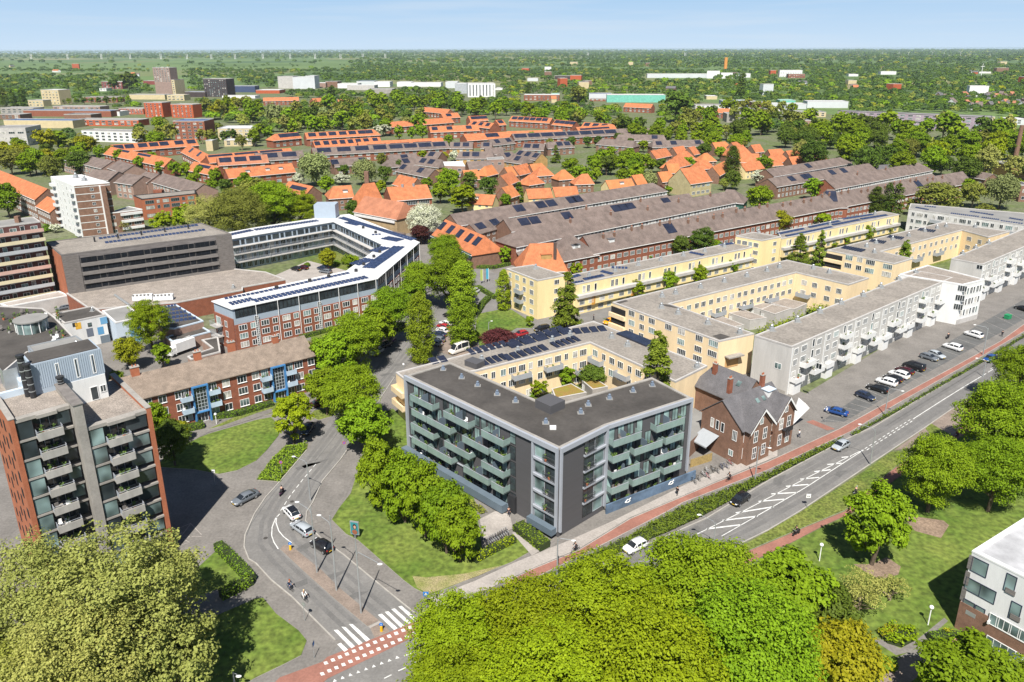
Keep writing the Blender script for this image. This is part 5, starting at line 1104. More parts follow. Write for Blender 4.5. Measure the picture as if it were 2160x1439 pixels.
row('hipped end house with a dark green gable beside the round maple', t7(1810, 0), t7(1880, 5), 12, 7, 11.5, mat('dark_green_boards', (.03, .09, .07), .7), tile_b, hips=(2, 5), cat='house', name='corner_house')
row('brown roofed terrace with six dark solar panels, second behind the white window band', t7(-70, 255), t7(1490, 35), 11, 6.5, 10, brick_b, tile_b, pv=rb((8, 13, 29, 55, 59, 63, 84)), ch=rb((40, 70)))
row('brown roofed terrace with a thin white window band below the yellow cottages', t6(1640, 210), t3(1190, 1225), 11, 6.8, 10.3, brick_b, tile_b, skirt=True, hips=(0, 4), pv=rb((28, 38, 43, 53, 56)), pvw=5)
row('brown terrace with a white window band left of the tall poplars, nearest the avenue', t4(480, 1195), t4(1270, 1055), 12, 7, 10.8, brick_r, tile_b, hips=(0, 5), skirt=True, win=((.6,), 3.1, 2.0, 1.6, 4), ch=rb((30, 60)))
row('brown terrace with four dark solar panels at the edge of the park wood', t4(0, 1190), t4(850, 1060), 11, 6.4, 9.6, brick_b, tile_b, pv=rb((18, 30, 34, 57, 69)))
row('brown terrace with a white window band nearest the park wood', t4(-20, 1110), t4(610, 1010), 11, 6.8, 10, brick_b, tile_b, hips=(0, 5), skirt=True, pv=(.5,))
row('dark roofed pavilion house on the park edge behind the terraces', t4(930, 1075), t4(1110, 1065), 10, 4.5, 7.5, brick_b, slate, hips=(3, 3), cat='house', name='corner_house')
row('curved brown terrace end with a flat solar strip near the factory chimney', t4(1650, 1110), t4(1900, 1150), 10, 6.5, 9, brick_b, tile_b, win=((.8, 3.7), 4, 2, 1.5, 3))
b = row('orange corner house with a tall dark chimney in front of the brown terraces', t7(150, 460), t7(355, 452), 13, 4.0, 11.5, mat('ochre_brick', (.42, .26, .10), .9), tile_o, hips=(4, 3), win=((.8,), 3, 1.6, 1.6, 3), cat='house', name='corner_house')
q = MB(); p = onroof(b, .95, .55); q.box(p.x - .5, p.y - .5, 3, p.x + .5, p.y + .5, 12.5); b.part('chimney', q, mat('dark_brick', (.09, .06, .05), .9)); dormer(b, .6, 3.4, 1.8, .6, MATS['ochre_brick'], tile_o)
b = row('orange roofed brown brick house with five dark roof panels by the flowering hawthorn', t6(1600, 255), t6(1930, 395), 12, 5.2, 10.5, brick_b, tile_o, hips=(0, 2), pv=(.05, .28, .52, .76, .95), pvw=3.4, t=(.15, .6), win=((.7, 3.0), 3, 1.8, 1.6, 3), cat='house', name='corner_house')
q = MB(); b.face(*b.front); b.obox(q, .3, b.L - .3, 3.9, 5.3, .01, .5); b.part('dormer_band', q, mat('dark_green_boards', (.03, .09, .07)))
row('grey roofed house with two solar panels behind the orange corner house', t6(1800, 295), t6(2100, 215), 9, 5.5, 8.5, brick_b, tile_b, pv=(.2, .6), cat='house', name='corner_house')
GV = 'orange roofed cottages of the garden village'
def cot(label, A, B, wd=8.5, he=4.8, hr=9.2, wall=None, hips=(0, 0), roofm=None, win=((.7, 3.2), 3.2, 1.3, 1.3, 2), **k): return row(label, A, B, wd, he, hr, wall or brick_b, roofm or (tile_o if random.random() < .6 else mat('orange_tiles_dull', (.46, .17, .065), .85, .18, .35, fine=.15)), hips=hips, win=win, cat='house', group=GV, name='cottage', **k)
py = (4, 4)
L_ = [('left of the copper coloured tree', t3(10, 1085), t3(125, 1060), (0, 0)), ('right of the copper coloured tree', t3(150, 1068), t3(250, 1058), (0, 3)), ('in the middle of the left cluster, behind two others', t3(240, 1085), t3(275, 1083), py), ('with a sharp pyramid roof left of the dense wood', t3(420, 1115), t3(445, 1113), py), ('with a pyramid roof above the front yellow row', t3(145, 1155), t3(180, 1150), py), ('with a high peak and a brick gable left of the wood', t3(590, 1150), t3(640, 1148), (5, 2)),
   ('with a short ridge left of the big hall', t3(1010, 1162), t3(1095, 1150), (0, 0)), ('behind the grey willow beside the big hall', t3(1230, 1135), t3(1335, 1125), (0, 0)), ('at the left end of the right cluster', t3(1170, 955), t3(1300, 930), (0, 0)), ('second along the back of the right cluster', t3(1355, 925), t3(1445, 912), (0, 0)), ('half hidden in the right cluster beside a round tree', t3(1490, 925), t3(1540, 915), (0, 0)), ('with a pyramid roof in the middle of the right cluster', t3(1440, 958), t3(1475, 955), py),
   ('with a long roof slope in the middle of the right cluster', t3(1330, 1030), t3(1440, 1005), (3, 3)), ('just behind the big hall', t3(1300, 1065), t3(1400, 1060), (0, 0)), ('with a pyramid roof left of the dark conifer', t3(1620, 975), t3(1650, 973), py), ('under the pyramid roof left of the dark conifer', t3(1580, 1035), t3(1640, 1030), (3, 3)), ('at the back behind the dark conifer', t3(1690, 885), t3(1800, 875), (0, 3)), ('with a brick gable at the back right of the conifer', t3(1850, 885), t3(1925, 872), (0, 0)), ('below the brick gable at the back', t3(1830, 930), t3(1965, 922), (3, 3)),
   ('right of the big hall with a steep slope', t3(1690, 1090), t3(1790, 1040), (0, 0)), ('with a triangular dormer right of the conifer', t3(1905, 980), t3(2080, 978), (0, 0)), ('with a brick gable next to the park trees', t3(2015, 905), t3(2090, 897), (0, 0)), ('at the back near the park trees', t4(0, 945), t4(110, 937), (0, 3)), ('with a pyramid roof near the park trees', t4(30, 985), t4(110, 975), (3, 3)), ('with a bright roof at the right tip of the village', t4(175, 1005), t4(290, 997), (0, 0)), ('behind the bright one at the right tip', t4(150, 955), t4(250, 943), (0, 0)), ('alone among trees at the far right of the village', t4(385, 975), t4(465, 968), (0, 0)),
   ('between the white flats and the round trees', t2(1745, 1120), t2(1865, 1112), (0, 0)), ('with a steep pink gable behind the round trees', t2(1930, 1085), t2(1990, 1072), (4, 0)), ('at the left edge of the left cluster', t2(2095, 1095), t2(2158, 1085), (0, 0)), ('with a low dormer at the left edge of the left cluster', t2(2065, 1165), t2(2158, 1130), (0, 0)), ('lowest at the left edge of the left cluster', t2(2075, 1265), t2(2158, 1240), (0, 0)), ('among gardens right of the weeping willow', t2(1210, 1155), t2(1360, 1190), (0, 0))]
for lb, A, B, hp in L_: cot('orange roofed brick cottage ' + lb, A, B, hips=hp)
yl = yellow_r
cot('yellow walled cottage row at the front left of the garden village', t3(120, 1278), t3(320, 1268), wall=yl, he=5, hr=8.6); cot('yellow walled cottage row with a pale gable next to the brick gable house', t3(345, 1262), t3(540, 1252), wall=yl, he=5, hr=8.6)
cot('yellow cottage with a broad dormer beside the dense wood', t3(790, 1205), t3(1005, 1188), wall=yl, he=5, hr=8.6, dm=(.55,)); cot('yellow cottage right of the dark conifer', t3(1925, 1062), t3(2085, 1040), wall=yl, he=5, hr=8.6)
cot('yellow cottage with a wide dormer near the round maples', t2(1810, 1315), t2(2020, 1328), wall=yl, he=4.6, hr=8.2, dm=(.3,)); cot('yellow cottage tucked behind the park end of the terraces', t4(0, 1010), t4(90, 1003), wall=yl)
cot('dark brick house with a long solar strip above the bare trees', t2(280, 1210), t2(480, 1255), wall=brick_b, wd=9, he=5.5, pv=(.55,), pvw=14, t=(.3, .7)); cot('pagoda roofed brick house left of the brown hall', t2(650, 1255), t2(800, 1245), wall=brick_b, wd=12, he=6, hr=10.5, hips=(3, 0), dm=(.6,))
b = cot('big khaki hall with a steep orange roof and a lower wing', t3(1420, 1105), t3(1600, 1082), wd=15, he=6.8, hr=13.5, wall=mat('khaki_render', (.42, .36, .20), .85), win=((1, 4.5), 4, 2.4, 1.5, 5), roofm=tile_o)
cot('small steep wing with an orange roof at the left of the big hall', t3(1360, 1160), t3(1430, 1150), wd=6, he=5, hr=8.6, wall=MATS['khaki_render'], roofm=tile_o)
b = row('school building with a big orange roof and white framed classrooms', t2(1105, 1262), t2(1440, 1238), 15, 7.2, 12, brick_r, tile_o, win=((4.6,), 6, 5.0, 1.9, 6), cat='school', name='school', group=None, over=.5)
for s in (.38, .66): q = MB(); p = onroof(b, s, .05); q.tube([(p.x, p.y, p.z - .5), (p.x, p.y, p.z + 1)], .6, 8); b.part('roof_vent', q, metal_g)
b = row('orange pyramid roofed tower of the meeting hall', t2(905, 1235), t2(1000, 1222), 13, 6, 16, brick_b, tile_o, hips=(5, 1), win=None, cat='church', name='church_tower', group=None)
b = row('long meeting hall under a weathered brown orange roof', t6(920, 55), t6(1250, 110), 13, 7.0, 12.5, mat('sandy_brick', (.38, .28, .16), .9), tile_o2, hips=(0, 2), win=None, cat='church', name='meeting_hall', group=None)
b.face(*b.front); q = MB(); b.obox(q, .5, b.L - 1, 5.2, 6.2, .02, .6); b.part('white_gutter', q, white_wall); q = MB(); b.obox(q, -1, b.L + 7, 0, 2.6, 2, 6.5); b.part('low_wing', q, [tile_b])
q = MB(); p = G(*t2(935, 1190), 15); q.box(p.x - 1, p.y - 1, 8, p.x + 1, p.y + 1, 18.5); b.part('chimney', q, brick_b)
b = flat('apartment_building', 'small flat roofed white and brick block among the cottages', [t2(1580, 1045), t2(1590, 1075), t2(1765, 1080), t2(1740, 1040)], 9.5, brick_p, roof_w, rim=white_wall); b.face(b.P[1], b.P[2]); b.grid((3.5, 6.4), 5, [(.5, 2, 3)], ht=1.5); b.done()
b = flat('apartment_building', 'little brick flat roofed block behind the cottages', [t2(1945, 1010), t2(1950, 1025), t2(2095, 1020), t2(2080, 1000)], 9.0, brick_p, roof_g); b.face(b.P[1], b.P[2]); b.grid((5.5,), 5, [(.5, 2, 3)], ht=1.5); b.done()
BG = 'brown roofed houses in the middle'
M_ = [('at the left foot of the solar terrace', t2(640, 1025), t2(900, 1005), (.05, .95)), ('beside the weeping willow', t2(1110, 990), t2(1350, 975), (.55,)), ('with two dark panels below the first', t2(1110, 1030), t2(1380, 1000), (.5,)), ('with broad solar strips', t2(1370, 1005), t2(1570, 1030), (.3, .65)), ('with a gabled right end near the cottages', t2(1240, 1060), t2(1510, 1110), (.1, .65)), ('behind the round yellow tree', t2(1460, 955), t2(1570, 965), (.35,)), ('with three panels right of the round tree', t2(1720, 960), t2(1990, 960), (.2, .5)), ('beside the little white block', t2(1780, 1045), t2(1980, 1035), ()),
   ('under the pointed tower roofs', t2(1640, 880), t2(1830, 880), (.3, .7)), ('with a pyramid tower roof', t2(1900, 880), t2(1990, 880), (.5,)), ('with pale dormers', t2(1930, 930), t2(2080, 925), ()), ('right of the pale dormers', t2(2060, 970), t2(2158, 960), (.5,)), ('below the right end of the solar terrace', t2(1960, 860), t2(2150, 840), (.3, .8)), ('in the front right with four panels', t3(60, 945), t3(250, 975), (.15, .5, .85)), ('left of the round wood', t3(100, 890), t3(280, 895), (.2, .6)), ('with three panels at its right end', t3(300, 880), t3(480, 870), (.5, .85)), ('beside the white flats', t3(760, 850), t3(1030, 870), ()), ('above the white flats, long', t3(900, 815), t3(1280, 820), (.8,)), ('with a white front and three panels', t3(1190, 870), t3(1600, 860), (.1, .4, .9)), ('at the far right before the woods', t3(1010, 755), t3(1170, 765), (.5,)), ('low at the left edge', t3(0, 985), t3(110, 1000), (.6,))]
for lb, A, B, pv in M_: row('brown roofed house ' + lb, A, B, 10, 5.2, 9.0, brick_b if random.random() < .6 else mat('ochre_brick', (.42, .26, .10)), tile_b, hips=(2, 2) if random.random() < .5 else (0, 0), pv=pv, win=((.8, 3.2), 4.5, 2.2, 1.4, 3), cat='house', group=BG, name='house')
OG = 'orange roofed terraces at the back'
def orow(label, A, B, pv=(), wd=10, he=6, hr=10, hips=(0, 0), roofm=None, pvw=6, **k): row(label, A, B, wd, he, hr, brick_r, roofm or tile_o, hips=hips, win=((1, 3.8), 5.5, 2.6, 1.6, 4), pv=pv, group=OG, pvw=pvw, over=.6, **k)
orow('orange terrace with three solar panels and hipped ends left of the back row', t2(160, 812), t2(350, 795), rb((25, 55, 85)), hips=(5, 0))
orow('longest orange back terrace with seven spaced solar panels below the dark wood', t2(412, 802), t2(990, 772), rb((9, 24, 38, 53, 67, 81, 92)), hips=(0, 4))
orow('orange terrace dotted with two rows of small panels', t2(480, 872), t2(1040, 838), rb((5, 18, 30, 42, 54, 66, 78, 92)), pvw=4)
orow('orange terrace with a long thin solar strip above the brown solar terrace', t2(860, 880), t2(1570, 843), rb((20, 47, 74)), pvw=14, t=(.5, .8))
orow('brown terrace with ten big square solar panels', t2(470, 930), t2(1610, 872), rb((8, 22, 35, 48, 60, 71, 82, 93)), roofm=tile_b, pvw=9, wd=11)
orow('left piece of the brown solar terrace', t2(-10, 975), t2(390, 952), rb((30, 70)), roofm=tile_b, pvw=9, wd=11)
orow('orange terrace with a dark solar strip at the left centre', t1(1740, 990), t2(290, 930), rb((15, 45, 75)), pvw=15, t=(.1, .35))
orow('orange terrace with blue panels below the dark strip', t1(1830, 1010), t2(90, 985), rb((15, 45, 75)), pvw=7, roofm=tile_o2)
orow('short orange cross wing between the terraces', t1(1590, 905), t1(1760, 985), rb((30, 70)), pvw=5)
orow('orange terrace with seven blue panels at the left back', t1(930, 905), t1(1650, 852), rb((8, 20, 35, 48, 60, 78, 93)), pvw=6)
orow('orange terrace slanting towards the viewer with a long dark solar strip', t1(935, 920), t1(1450, 1020), rb((25, 60)), pvw=18, t=(.1, .35))
orow('orange terrace with a sharp left gable low at the left centre', t1(1640, 1045), t1(1850, 1085), rb((50,)), pvw=14, t=(.2, .5))
orow('broad orange terrace with small dormers at the left centre', t1(1900, 1110), t2(300, 1060), (), dm=(.3, .6, .8))
orow('orange terrace at the far right of the back group with ten panels', t3(0, 660), t3(340, 678), rb((10, 25, 40, 55, 70, 85)), pvw=6)
orow('orange terrace beside a gap with four panels in the right back group', t3(370, 690), t3(540, 705), rb((15, 40, 65, 90)), pvw=6)
orow('short orange terrace with panels right of the gap', t3(610, 712), t3(850, 730), rb((15, 45, 75)), pvw=6)
orow('orange terrace with a long strip of panels low in the right back group', t3(540, 755), t3(860, 735), rb((45,)), pvw=30, t=(.3, .6))
orow('brown terrace with eight big solar panels in the right back group', t3(0, 810), t3(980, 765), rb((6, 17, 28, 39, 50, 61, 72, 83)), roofm=tile_b, pvw=10, wd=11)
orow('orange terrace behind the right brown solar terrace', t3(-40, 790), t3(420, 775), ())
orow('long plain orange terrace with chimneys before the park wood', t2(1110, 712), t2(1640, 672), ())
orow('orange terrace with mixed panels in the centre back', t2(1460, 750), t2(1870, 735), rb((10, 40, 80)), pvw=5)
orow('wide orange terrace with two panels in the centre back', t2(1750, 815), t2(2158, 790), rb((50, 60)), pvw=7, wd=13)
orow('orange terrace half hidden behind the park wood', t2(1420, 585), t2(1640, 605), ())
orow('orange terrace with a lone panel behind the park wood', t2(1560, 640), t2(1700, 632), rb((40,)))
orow('orange terrace with three panels right of the park wood', t2(1790, 662), t2(1940, 655), rb((25, 55, 85)))
orow('orange terrace with a row of dormers right of the park wood', t2(1820, 700), t2(2010, 720), rb((20, 50, 80)), pvw=5)
orow('small orange terrace at the edge of the lime trees', t2(2020, 695), t2(2080, 690), rb((50,)))
orow('orange terrace at the far left behind the lime trees', t2(60, 505), t2(360, 500), ()); orow('orange terrace far behind the willow wood', t2(470, 512), t2(605, 503), ()); orow('orange terrace end with a pointed gable far behind the wood', t2(690, 520), t2(780, 518), ())
orow('row of zigzag orange gables near the dark tower', t1(1890, 520), t1(2110, 515), ()); orow('orange roofs at the far edge of the wood', t3(960, 550), t3(1190, 560), ()); orow('orange terrace before the right factory hall', t3(1555, 590), t3(1890, 600), ())
row('red brick flats with a long bright orange roof at the left edge', (-90, 325), t1(400, 1275), 11, 9.5, 13.5, brick_b, tile_o, win=((1, 4, 7), 3.2, 2.0, 1.5, 3), group=None, cat='flats', name='brick_flats'); row('lower red brick house with an orange roof beside the white tower', t5(400, 60), t5(520, 110), 10, 7, 10.5, brick_b, tile_o, group=None, win=((1, 4), 3, 1.8, 1.5, 3), cat='house', name='house')
for i, (lb, A, B) in enumerate((('with a blue solar panel at the back', t1(600, 965), t1(950, 1040)), ('with a red awning on its balcony', t1(1000, 1035), t1(1130, 1075)), ('at the left behind the white tower', t1(800, 1110), t1(1000, 1130)), ('with a stepped gable front in the middle', t1(1060, 1145), t1(1210, 1165)), ('with white balconies in the middle', t1(1230, 1130), t1(1340, 1150)), ('with a long roof running to the bare trees', t1(1380, 1145), t1(1720, 1235)))):
 row('pinkish brick flats ' + lb, A, B, 13, 8, 11.5, brick_p, tile_b, win=((1, 3.8, 6), 4, 2.4, 1.6, 3), group='pinkish brick flats', cat='flats', name='brick_flats', skirt=False)
# ------------------------------------------------------------------ far buildings
def far(name, label, x0, x1, yb, yt, dep, wall, roofm=None, rows=0, bay=6, wd=3, ht=1.6, rot=0.0, cat='building', fr=None, group=None, back=False):
 """block whose foot and top the photo shows: pixels of its left, right, foot and roof edge; rot turns it"""
 A, B = G(x0, yb), G(x1, yb); d = ray((x0 + x1) / 2, yt); m = (A + B) / 2; h = max(3, H + d.z * m.y / d.y)
 u = (B - A).xy; L = u.length; u = Vector((math.cos(rot), math.sin(rot))) * L; c = m.xy
 P = [c - u / 2, c + u / 2]; n = Vector((u.y, -u.x)).normalized(); P += [P[1] - n * dep, P[0] - n * dep]
 b = flat(name, label, P, h, wall, roofm or roof_g, para=.5, rim=concl, world=True, rimw=.6, cat=cat, group=group); b.face(P[0], P[1])
 if rows: b.grid([1.2 + (h - 1.6) / rows * i for i in range(rows)], bay, [(.5, wd, max(1, int(wd / 1.2)))], ht=min(ht, (h - 1) / rows * .62), fr=fr)
 b.P4 = P; return b
def fd(*a, **k):
 b = far(*a, **k); L = b.L
 if k.get('rows') and L > 8:
  P = b.P4; i = (1, 2) if (P[1] - P[2]).x > 0 and P[1].x < 0 else (3, 0)
  b.face(P[i[0]], P[i[1]])
  if b.seen(): b.grid([1.2 + (b.h - 1.6) / k['rows'] * i for i in range(k['rows'])], k.get('bay', 6), [(.5, k.get('wd', 3), 2)], ht=1.6)
 b.done(); return b
T_ = lambda f, x0, x1, yb, yt: (f(x0, 0)[0], f(x1, 0)[0], f(0, yb)[1], f(0, yt)[1])
sand = mat('sand_brick', (.52, .43, .26), .85, .1, .3); dkb = mat('dark_brown_brick', (.055, .04, .04), .8); redb = mat('bright_red_brick', (.40, .09, .035), .85, .12, .5); greyp = mat('pale_grey_panel', (.52, .54, .56), .7, .06, .1); turq = mat('turquoise_sheet', (.16, .45, .36), .6); blues = mat('blue_roof', (.05, .10, .22), .5, .2, .1); purp = mat('lilac_brick', (.34, .27, .32), .85)
fd('high_rise', 'tall sand coloured residential tower with a narrower brown top', *T_(t1, 1325, 1500, 500, 352), 24, sand, rows=8, bay=5, wd=2.5, rot=-.25)
P_ = T_(t1, 1312, 1470, 500, 250); b = far('high_rise', 'brown upper tower rising behind the sand coloured one', *P_, 18, mat('taupe_brick', (.28, .2, .17), .85), rot=-.25); b.grid([24 + 3 * i for i in range(8)], 5, [(.5, 2.6, 2)], ht=1.6); b.done()
fd('high_rise', 'dark brown twin apartment tower in the left distance', *T_(t1, 1722, 1930, 500, 345), 24, dkb, rows=9, bay=4, wd=2, rot=-.2, fr=alu)
fd('apartment_building', 'small cream apartment tower beside three dark poplars', *T_(t1, 345, 530, 562, 438), 20, sand, roof_w, rows=5, bay=6, wd=2.4, rot=-.3)
fd('apartment_building', 'low cream wing at the foot of the cream tower', *T_(t1, 235, 380, 580, 525), 14, sand, rows=2, bay=6, rot=-.2)
fd('apartment_building', 'bright red brick block with orange balconies, left one of the pair', *T_(t1, 1222, 1390, 672, 545), 16, redb, rows=6, bay=5, wd=1.8, rot=-.2)
fd('apartment_building', 'bright red brick block with orange balconies, right one of the pair', *T_(t1, 1440, 1650, 675, 560), 16, redb, rows=5, bay=5, wd=1.8, rot=-.25)
fd('terraced_row', 'red brick row with white window strips left of the red pair', *T_(t1, 1000, 1222, 645, 595), 14, redb, rows=3, bay=4, wd=2.4, rot=-.15)
fd('apartment_building', 'brick block with cut corners and a glassy roof terrace', *T_(t1, 1482, 1740, 862, 700), 22, brick_r, blues, rows=5, bay=5, wd=2.6)
fd('office', 'cream office with ribbon windows right of the brick block', *T_(t1, 1850, 2170, 860, 762), 24, sand, greyp, rows=3, bay=5, wd=3.2, rot=.05)
fd('office', 'cream low wing with a square tower in front of the cream office', *T_(t1, 1900, 2140, 915, 860), 10, sand, greyp, rows=2, bay=5, wd=2.6, rot=.1)
fd('office', 'narrow cream slab tower in front of the cream office', *T_(t1, 1745, 1800, 955, 865), 12, sand, greyp)
fd('apartment_building', 'long white slab of flats half hidden by trees at the left', *T_(t1, 660, 1200, 880, 785), 14, white_wall, roof_g, rows=3, bay=6, wd=3, rot=-.25)
fd('office', 'grey concrete office with blue glass at the left edge', *T_(t1, -60, 230, 915, 760), 26, concl, roof_g, rows=3, bay=6, wd=4.6, rot=.12)
for i, (x0, x1, yb, yt, wl, rf, lb) in enumerate(((180, 960, 665, 612, brick_r, blues, 'long hall with a dark blue solar roof at the left'), (540, 780, 700, 645, brick_b, slate, 'brown brick row with a slate roof before the blue hall'), (620, 1190, 745, 690, redb, roof_g, 'long red brick slab with small windows before the red pair'), (730, 1020, 660, 620, white_wall, roof_w, 'white hall with dark doors beside the blue roof'), (20, 640, 760, 695, sand, blues, 'low hall with a blue sawtooth roof at the left edge'), (0, 300, 640, 590, concrete, roof_g, 'grey flat roofed school at the left edge'), (440, 860, 625, 578, brick_p, roof_g, 'low brick school behind the blue roof'), (0, 180, 690, 645, brick_b, roof_g, 'small brown flats at the left edge'), (860, 1040, 432, 370, mat('maroon_brick', (.2, .05, .045), .85), roof_w, 'maroon flats between dark trees'), (1210, 1330, 395, 362, MATS['maroon_brick'], roof_g, 'maroon block behind the sand tower'), (840, 900, 450, 425, white_wall, roof_w, 'small white house below the maroon flats'), (1090, 1400, 520, 478, sand, roof_g, 'low sand coloured hall at the foot of the tower'), (1410, 1560, 530, 480, sand, sand, 'low cream base of the sand tower'), (690, 1000, 545, 500, brick_r, slate, 'distant brick terrace under slate'), (1560, 1740, 500, 455, dkb, blues, 'low dark block at the foot of the dark tower'), (1870, 2158, 510, 488, white_wall, roof_w, 'white low hall right of the dark tower'), (1930, 2158, 460, 405, mat('navy_sheet', (.05, .07, .14), .6), blues, 'blue roofed warehouses right of the dark tower'))):
 fd('hall' if 'hall' in lb or 'warehouse' in lb else 'building', lb, *T_(t1, x0, x1, yb, yt), 18, wl, rf, rows=2 if yb > 520 and 'hall' not in lb else (4 if 'flats' in lb else 0), bay=7, wd=4, rot=-.12)
for i, (x0, x1, yb, yt, wl, rf, lb) in enumerate(((190, 320, 428, 325, concl, roof_g, 'left concrete grain silo with a stained front'), (315, 500, 430, 330, greyp, greyp, 'right concrete grain silo, paler and wider'), (425, 500, 430, 320, greyp, greyp, 'narrow silo tower at the right end'), (465, 590, 420, 380, brick_p, roof_w, 'brown warehouse beside the silos'), (590, 690, 418, 368, brick_b, dkb, 'dark gabled warehouse beside the silos'), (690, 860, 425, 385, white_wall, roof_w, 'white works with gabled roofs'), (770, 1000, 440, 400, concl, roof_w, 'long cream works in front of the white one'), (850, 1000, 405, 365, greyp, blues, 'blue roofed works behind'), (1000, 1130, 415, 370, white_wall, roof_w, 'white box works left of the tree'), (1190, 1310, 412, 372, white_wall, greyp, 'white works in the middle'), (1310, 1560, 412, 378, white_wall, roof_w, 'long white works right of the middle'), (960, 1150, 470, 432, concrete, roof_g, 'grey low hall near the lane'), (1600, 1700, 425, 370, greyp, greyp, 'pale works with a slim chimney'), (1680, 1800, 470, 385, mat('steel_grey', (.36, .38, .40), .6), greyp, 'grey industrial hall left of the striped office'), (0, 200, 470, 440, redb, roof_w, 'red low hall at the far left of the works'), (2020, 2080, 440, 425, white_wall, roof_w, 'small white hall right of the striped office'))):
 fd('factory', lb, *T_(t2, x0, x1, yb, yt), 30, wl, rf, rot=-.06)
b = far('office', 'white office with dark vertical stripes and a glass end', *T_(t2, 1790, 2020, 500, 385), 30, white_wall, roof_w, rot=.12); b.grid((2,), 5, [(.5, 1.6, 1)], ht=b.h - 4, fr=alu); b.done()
for i, (x0, x1, yb, yt, wl, rf, lb) in enumerate(((1140, 1660, 338, 303, greyp, roof_w, 'very long white exhibition hall in the trees'), (360, 540, 350, 320, dkb, dkb, 'black hall in the distant trees'), (130, 220, 365, 340, greyp, roof_w, 'pale hall left of the black hall'), (800, 1290, 545, 480, turq, roof_w, 'pale roofed supermarket with turquoise walls'), (650, 840, 520, 470, greyp, blues, 'grey blue shed left of the turquoise supermarket'), (330, 400, 500, 472, turq, turq, 'small turquoise roofed hall'), (100, 400, 530, 480, brick_r, roof_w, 'red brick row with white dormers'), (660, 850, 535, 515, brick_r, roof_g, 'low red wall row before the supermarket'), (1770, 2050, 580, 530, mat('steel_blue', (.28, .36, .44), .6), MATS['steel_blue'], 'steel blue factory hall on the right'), (2030, 2158, 610, 545, brick_r, roof_g, 'brick office with a yellow sign on the right'), (1550, 1950, 600, 568, white_wall, roof_g, 'white terrace with dark roofs before the steel hall'), (1810, 1960, 715, 640, concrete, roof_g, 'weathered grey house among the park trees'), (1950, 2158, 640, 600, sand, roof_g, 'pale flats row right of the steel hall'), (1640, 1730, 520, 490, sand, roof_w, 'pale villa in the trees'), (820, 1010, 935, 905, white_wall, roof_w, 'white low flats beside the round wood'), (1930, 2010, 335, 300, white_wall, roof_w, 'white barn in the far trees'))):
 fd('hall' if 'hall' in lb else 'building', lb, *T_(t3, x0, x1, yb, yt), 22, wl, rf, rows=2 if 'row' in lb or 'flats' in lb or 'terrace' in lb else 0, bay=6, wd=3, rot=-.08)
for i, (x0, x1, yb, yt, wl, rf, lb) in enumerate(((95, 285, 330, 272, white_wall, greyp, 'white stepped office like a ship in the far trees'), (170, 310, 340, 305, brick_r, roof_g, 'red brick wing of the white stepped office'), (0, 260, 655, 612, white_wall, roof_w, 'white row of flats left of the long lilac one'), (255, 485, 668, 625, sand, roof_g, 'beige row of flats left of the long lilac one'), (330, 670, 592, 535, greyp, greyp, 'grey industrial hall with flags'), (0, 320, 600, 555, greyp, greyp, 'pale industrial hall at the left of the grey one'), (100, 230, 550, 525, turq, turq, 'green roofed small hall'), (1890, 2030, 785, 735, greyp, roof_g, 'low panelled block below the lilac row'), (2030, 2200, 735, 685, greyp, roof_w, 'panelled flats at the right edge'), (680, 760, 325, 305, white_wall, roof_w, 'white farm hall in the trees'), (950, 1080, 310, 282, white_wall, roof_w, 'white hall in the far trees'), (1780, 1880, 300, 285, white_wall, roof_w, 'thin white hall near the mast'), (300, 480, 885, 845, sand, blues, 'school pavilion with a blue solar roof'), (215, 350, 800, 695, brick_p, roof_g, 'narrow pinkish flats among the park trees'), (2040, 2200, 1190, 1080, mat('ochre_brick', (.42, .26, .10)), slate, 'ochre factory hall at the right edge'), (2110, 2200, 1385, 1240, brick_b, slate, 'brown brick house with white windows at the right edge'))):
 fd('hall' if 'hall' in lb else 'building', lb, *T_(t4, x0, x1, yb, yt), 20, wl, rf, rows=2 if 'flats' in lb or 'house' in lb or 'office' in lb else 0, bay=6, wd=3, rot=-.08)
b = flat('apartment_building', 'very long lilac brick row of flats with white window bands beyond the park', [t4(590, 615), t4(1890, 672), t4(1890, 655), t4(620, 608)], 13, purp, roof_g, rim=dark_m); P = b.P; b.face(P[0], P[1]); b.grid((2, 5, 8, 10.6), 7, [(.5, 4, 4)], ht=1.5); b.done()
fd('apartment_building', 'beige end block of the lilac row with a stair window', *T_(t4, 1780, 1895, 785, 665), 14, sand, roof_g, rows=4, bay=6, wd=2.4)
q = MB(); g = G(*t4(2080, 1050)); q.tube([(g.x, g.y, 0), (g.x, g.y, 24)], [1.6, 1.2], 10); tag(q.build('factory_chimney', [brick_b]), 'brick factory chimney above the ochre hall at the right edge', 'chimney')
q = MB(); g = G(*t3(1800, 262)); q.tube([(g.x, g.y, 0), (g.x, g.y, 40)], 6, 10); tag(q.build('water_tower', [mat('orange_sheet', (.6, .25, .05), .6)]), 'slim orange tower standing above the far trees', 'tower')
q = MB(); g = G(*t4(1795, 335)); q.tube([(g.x, g.y, 0), (g.x, g.y, 34)], [1.0, .5], 8); q.tube([(g.x - 5, g.y, 26), (g.x + 5, g.y, 27)], .6, 6); tag(q.build('mast', [white_wall]), 'white mast with a cross arm rising from the right distant trees', 'mast')
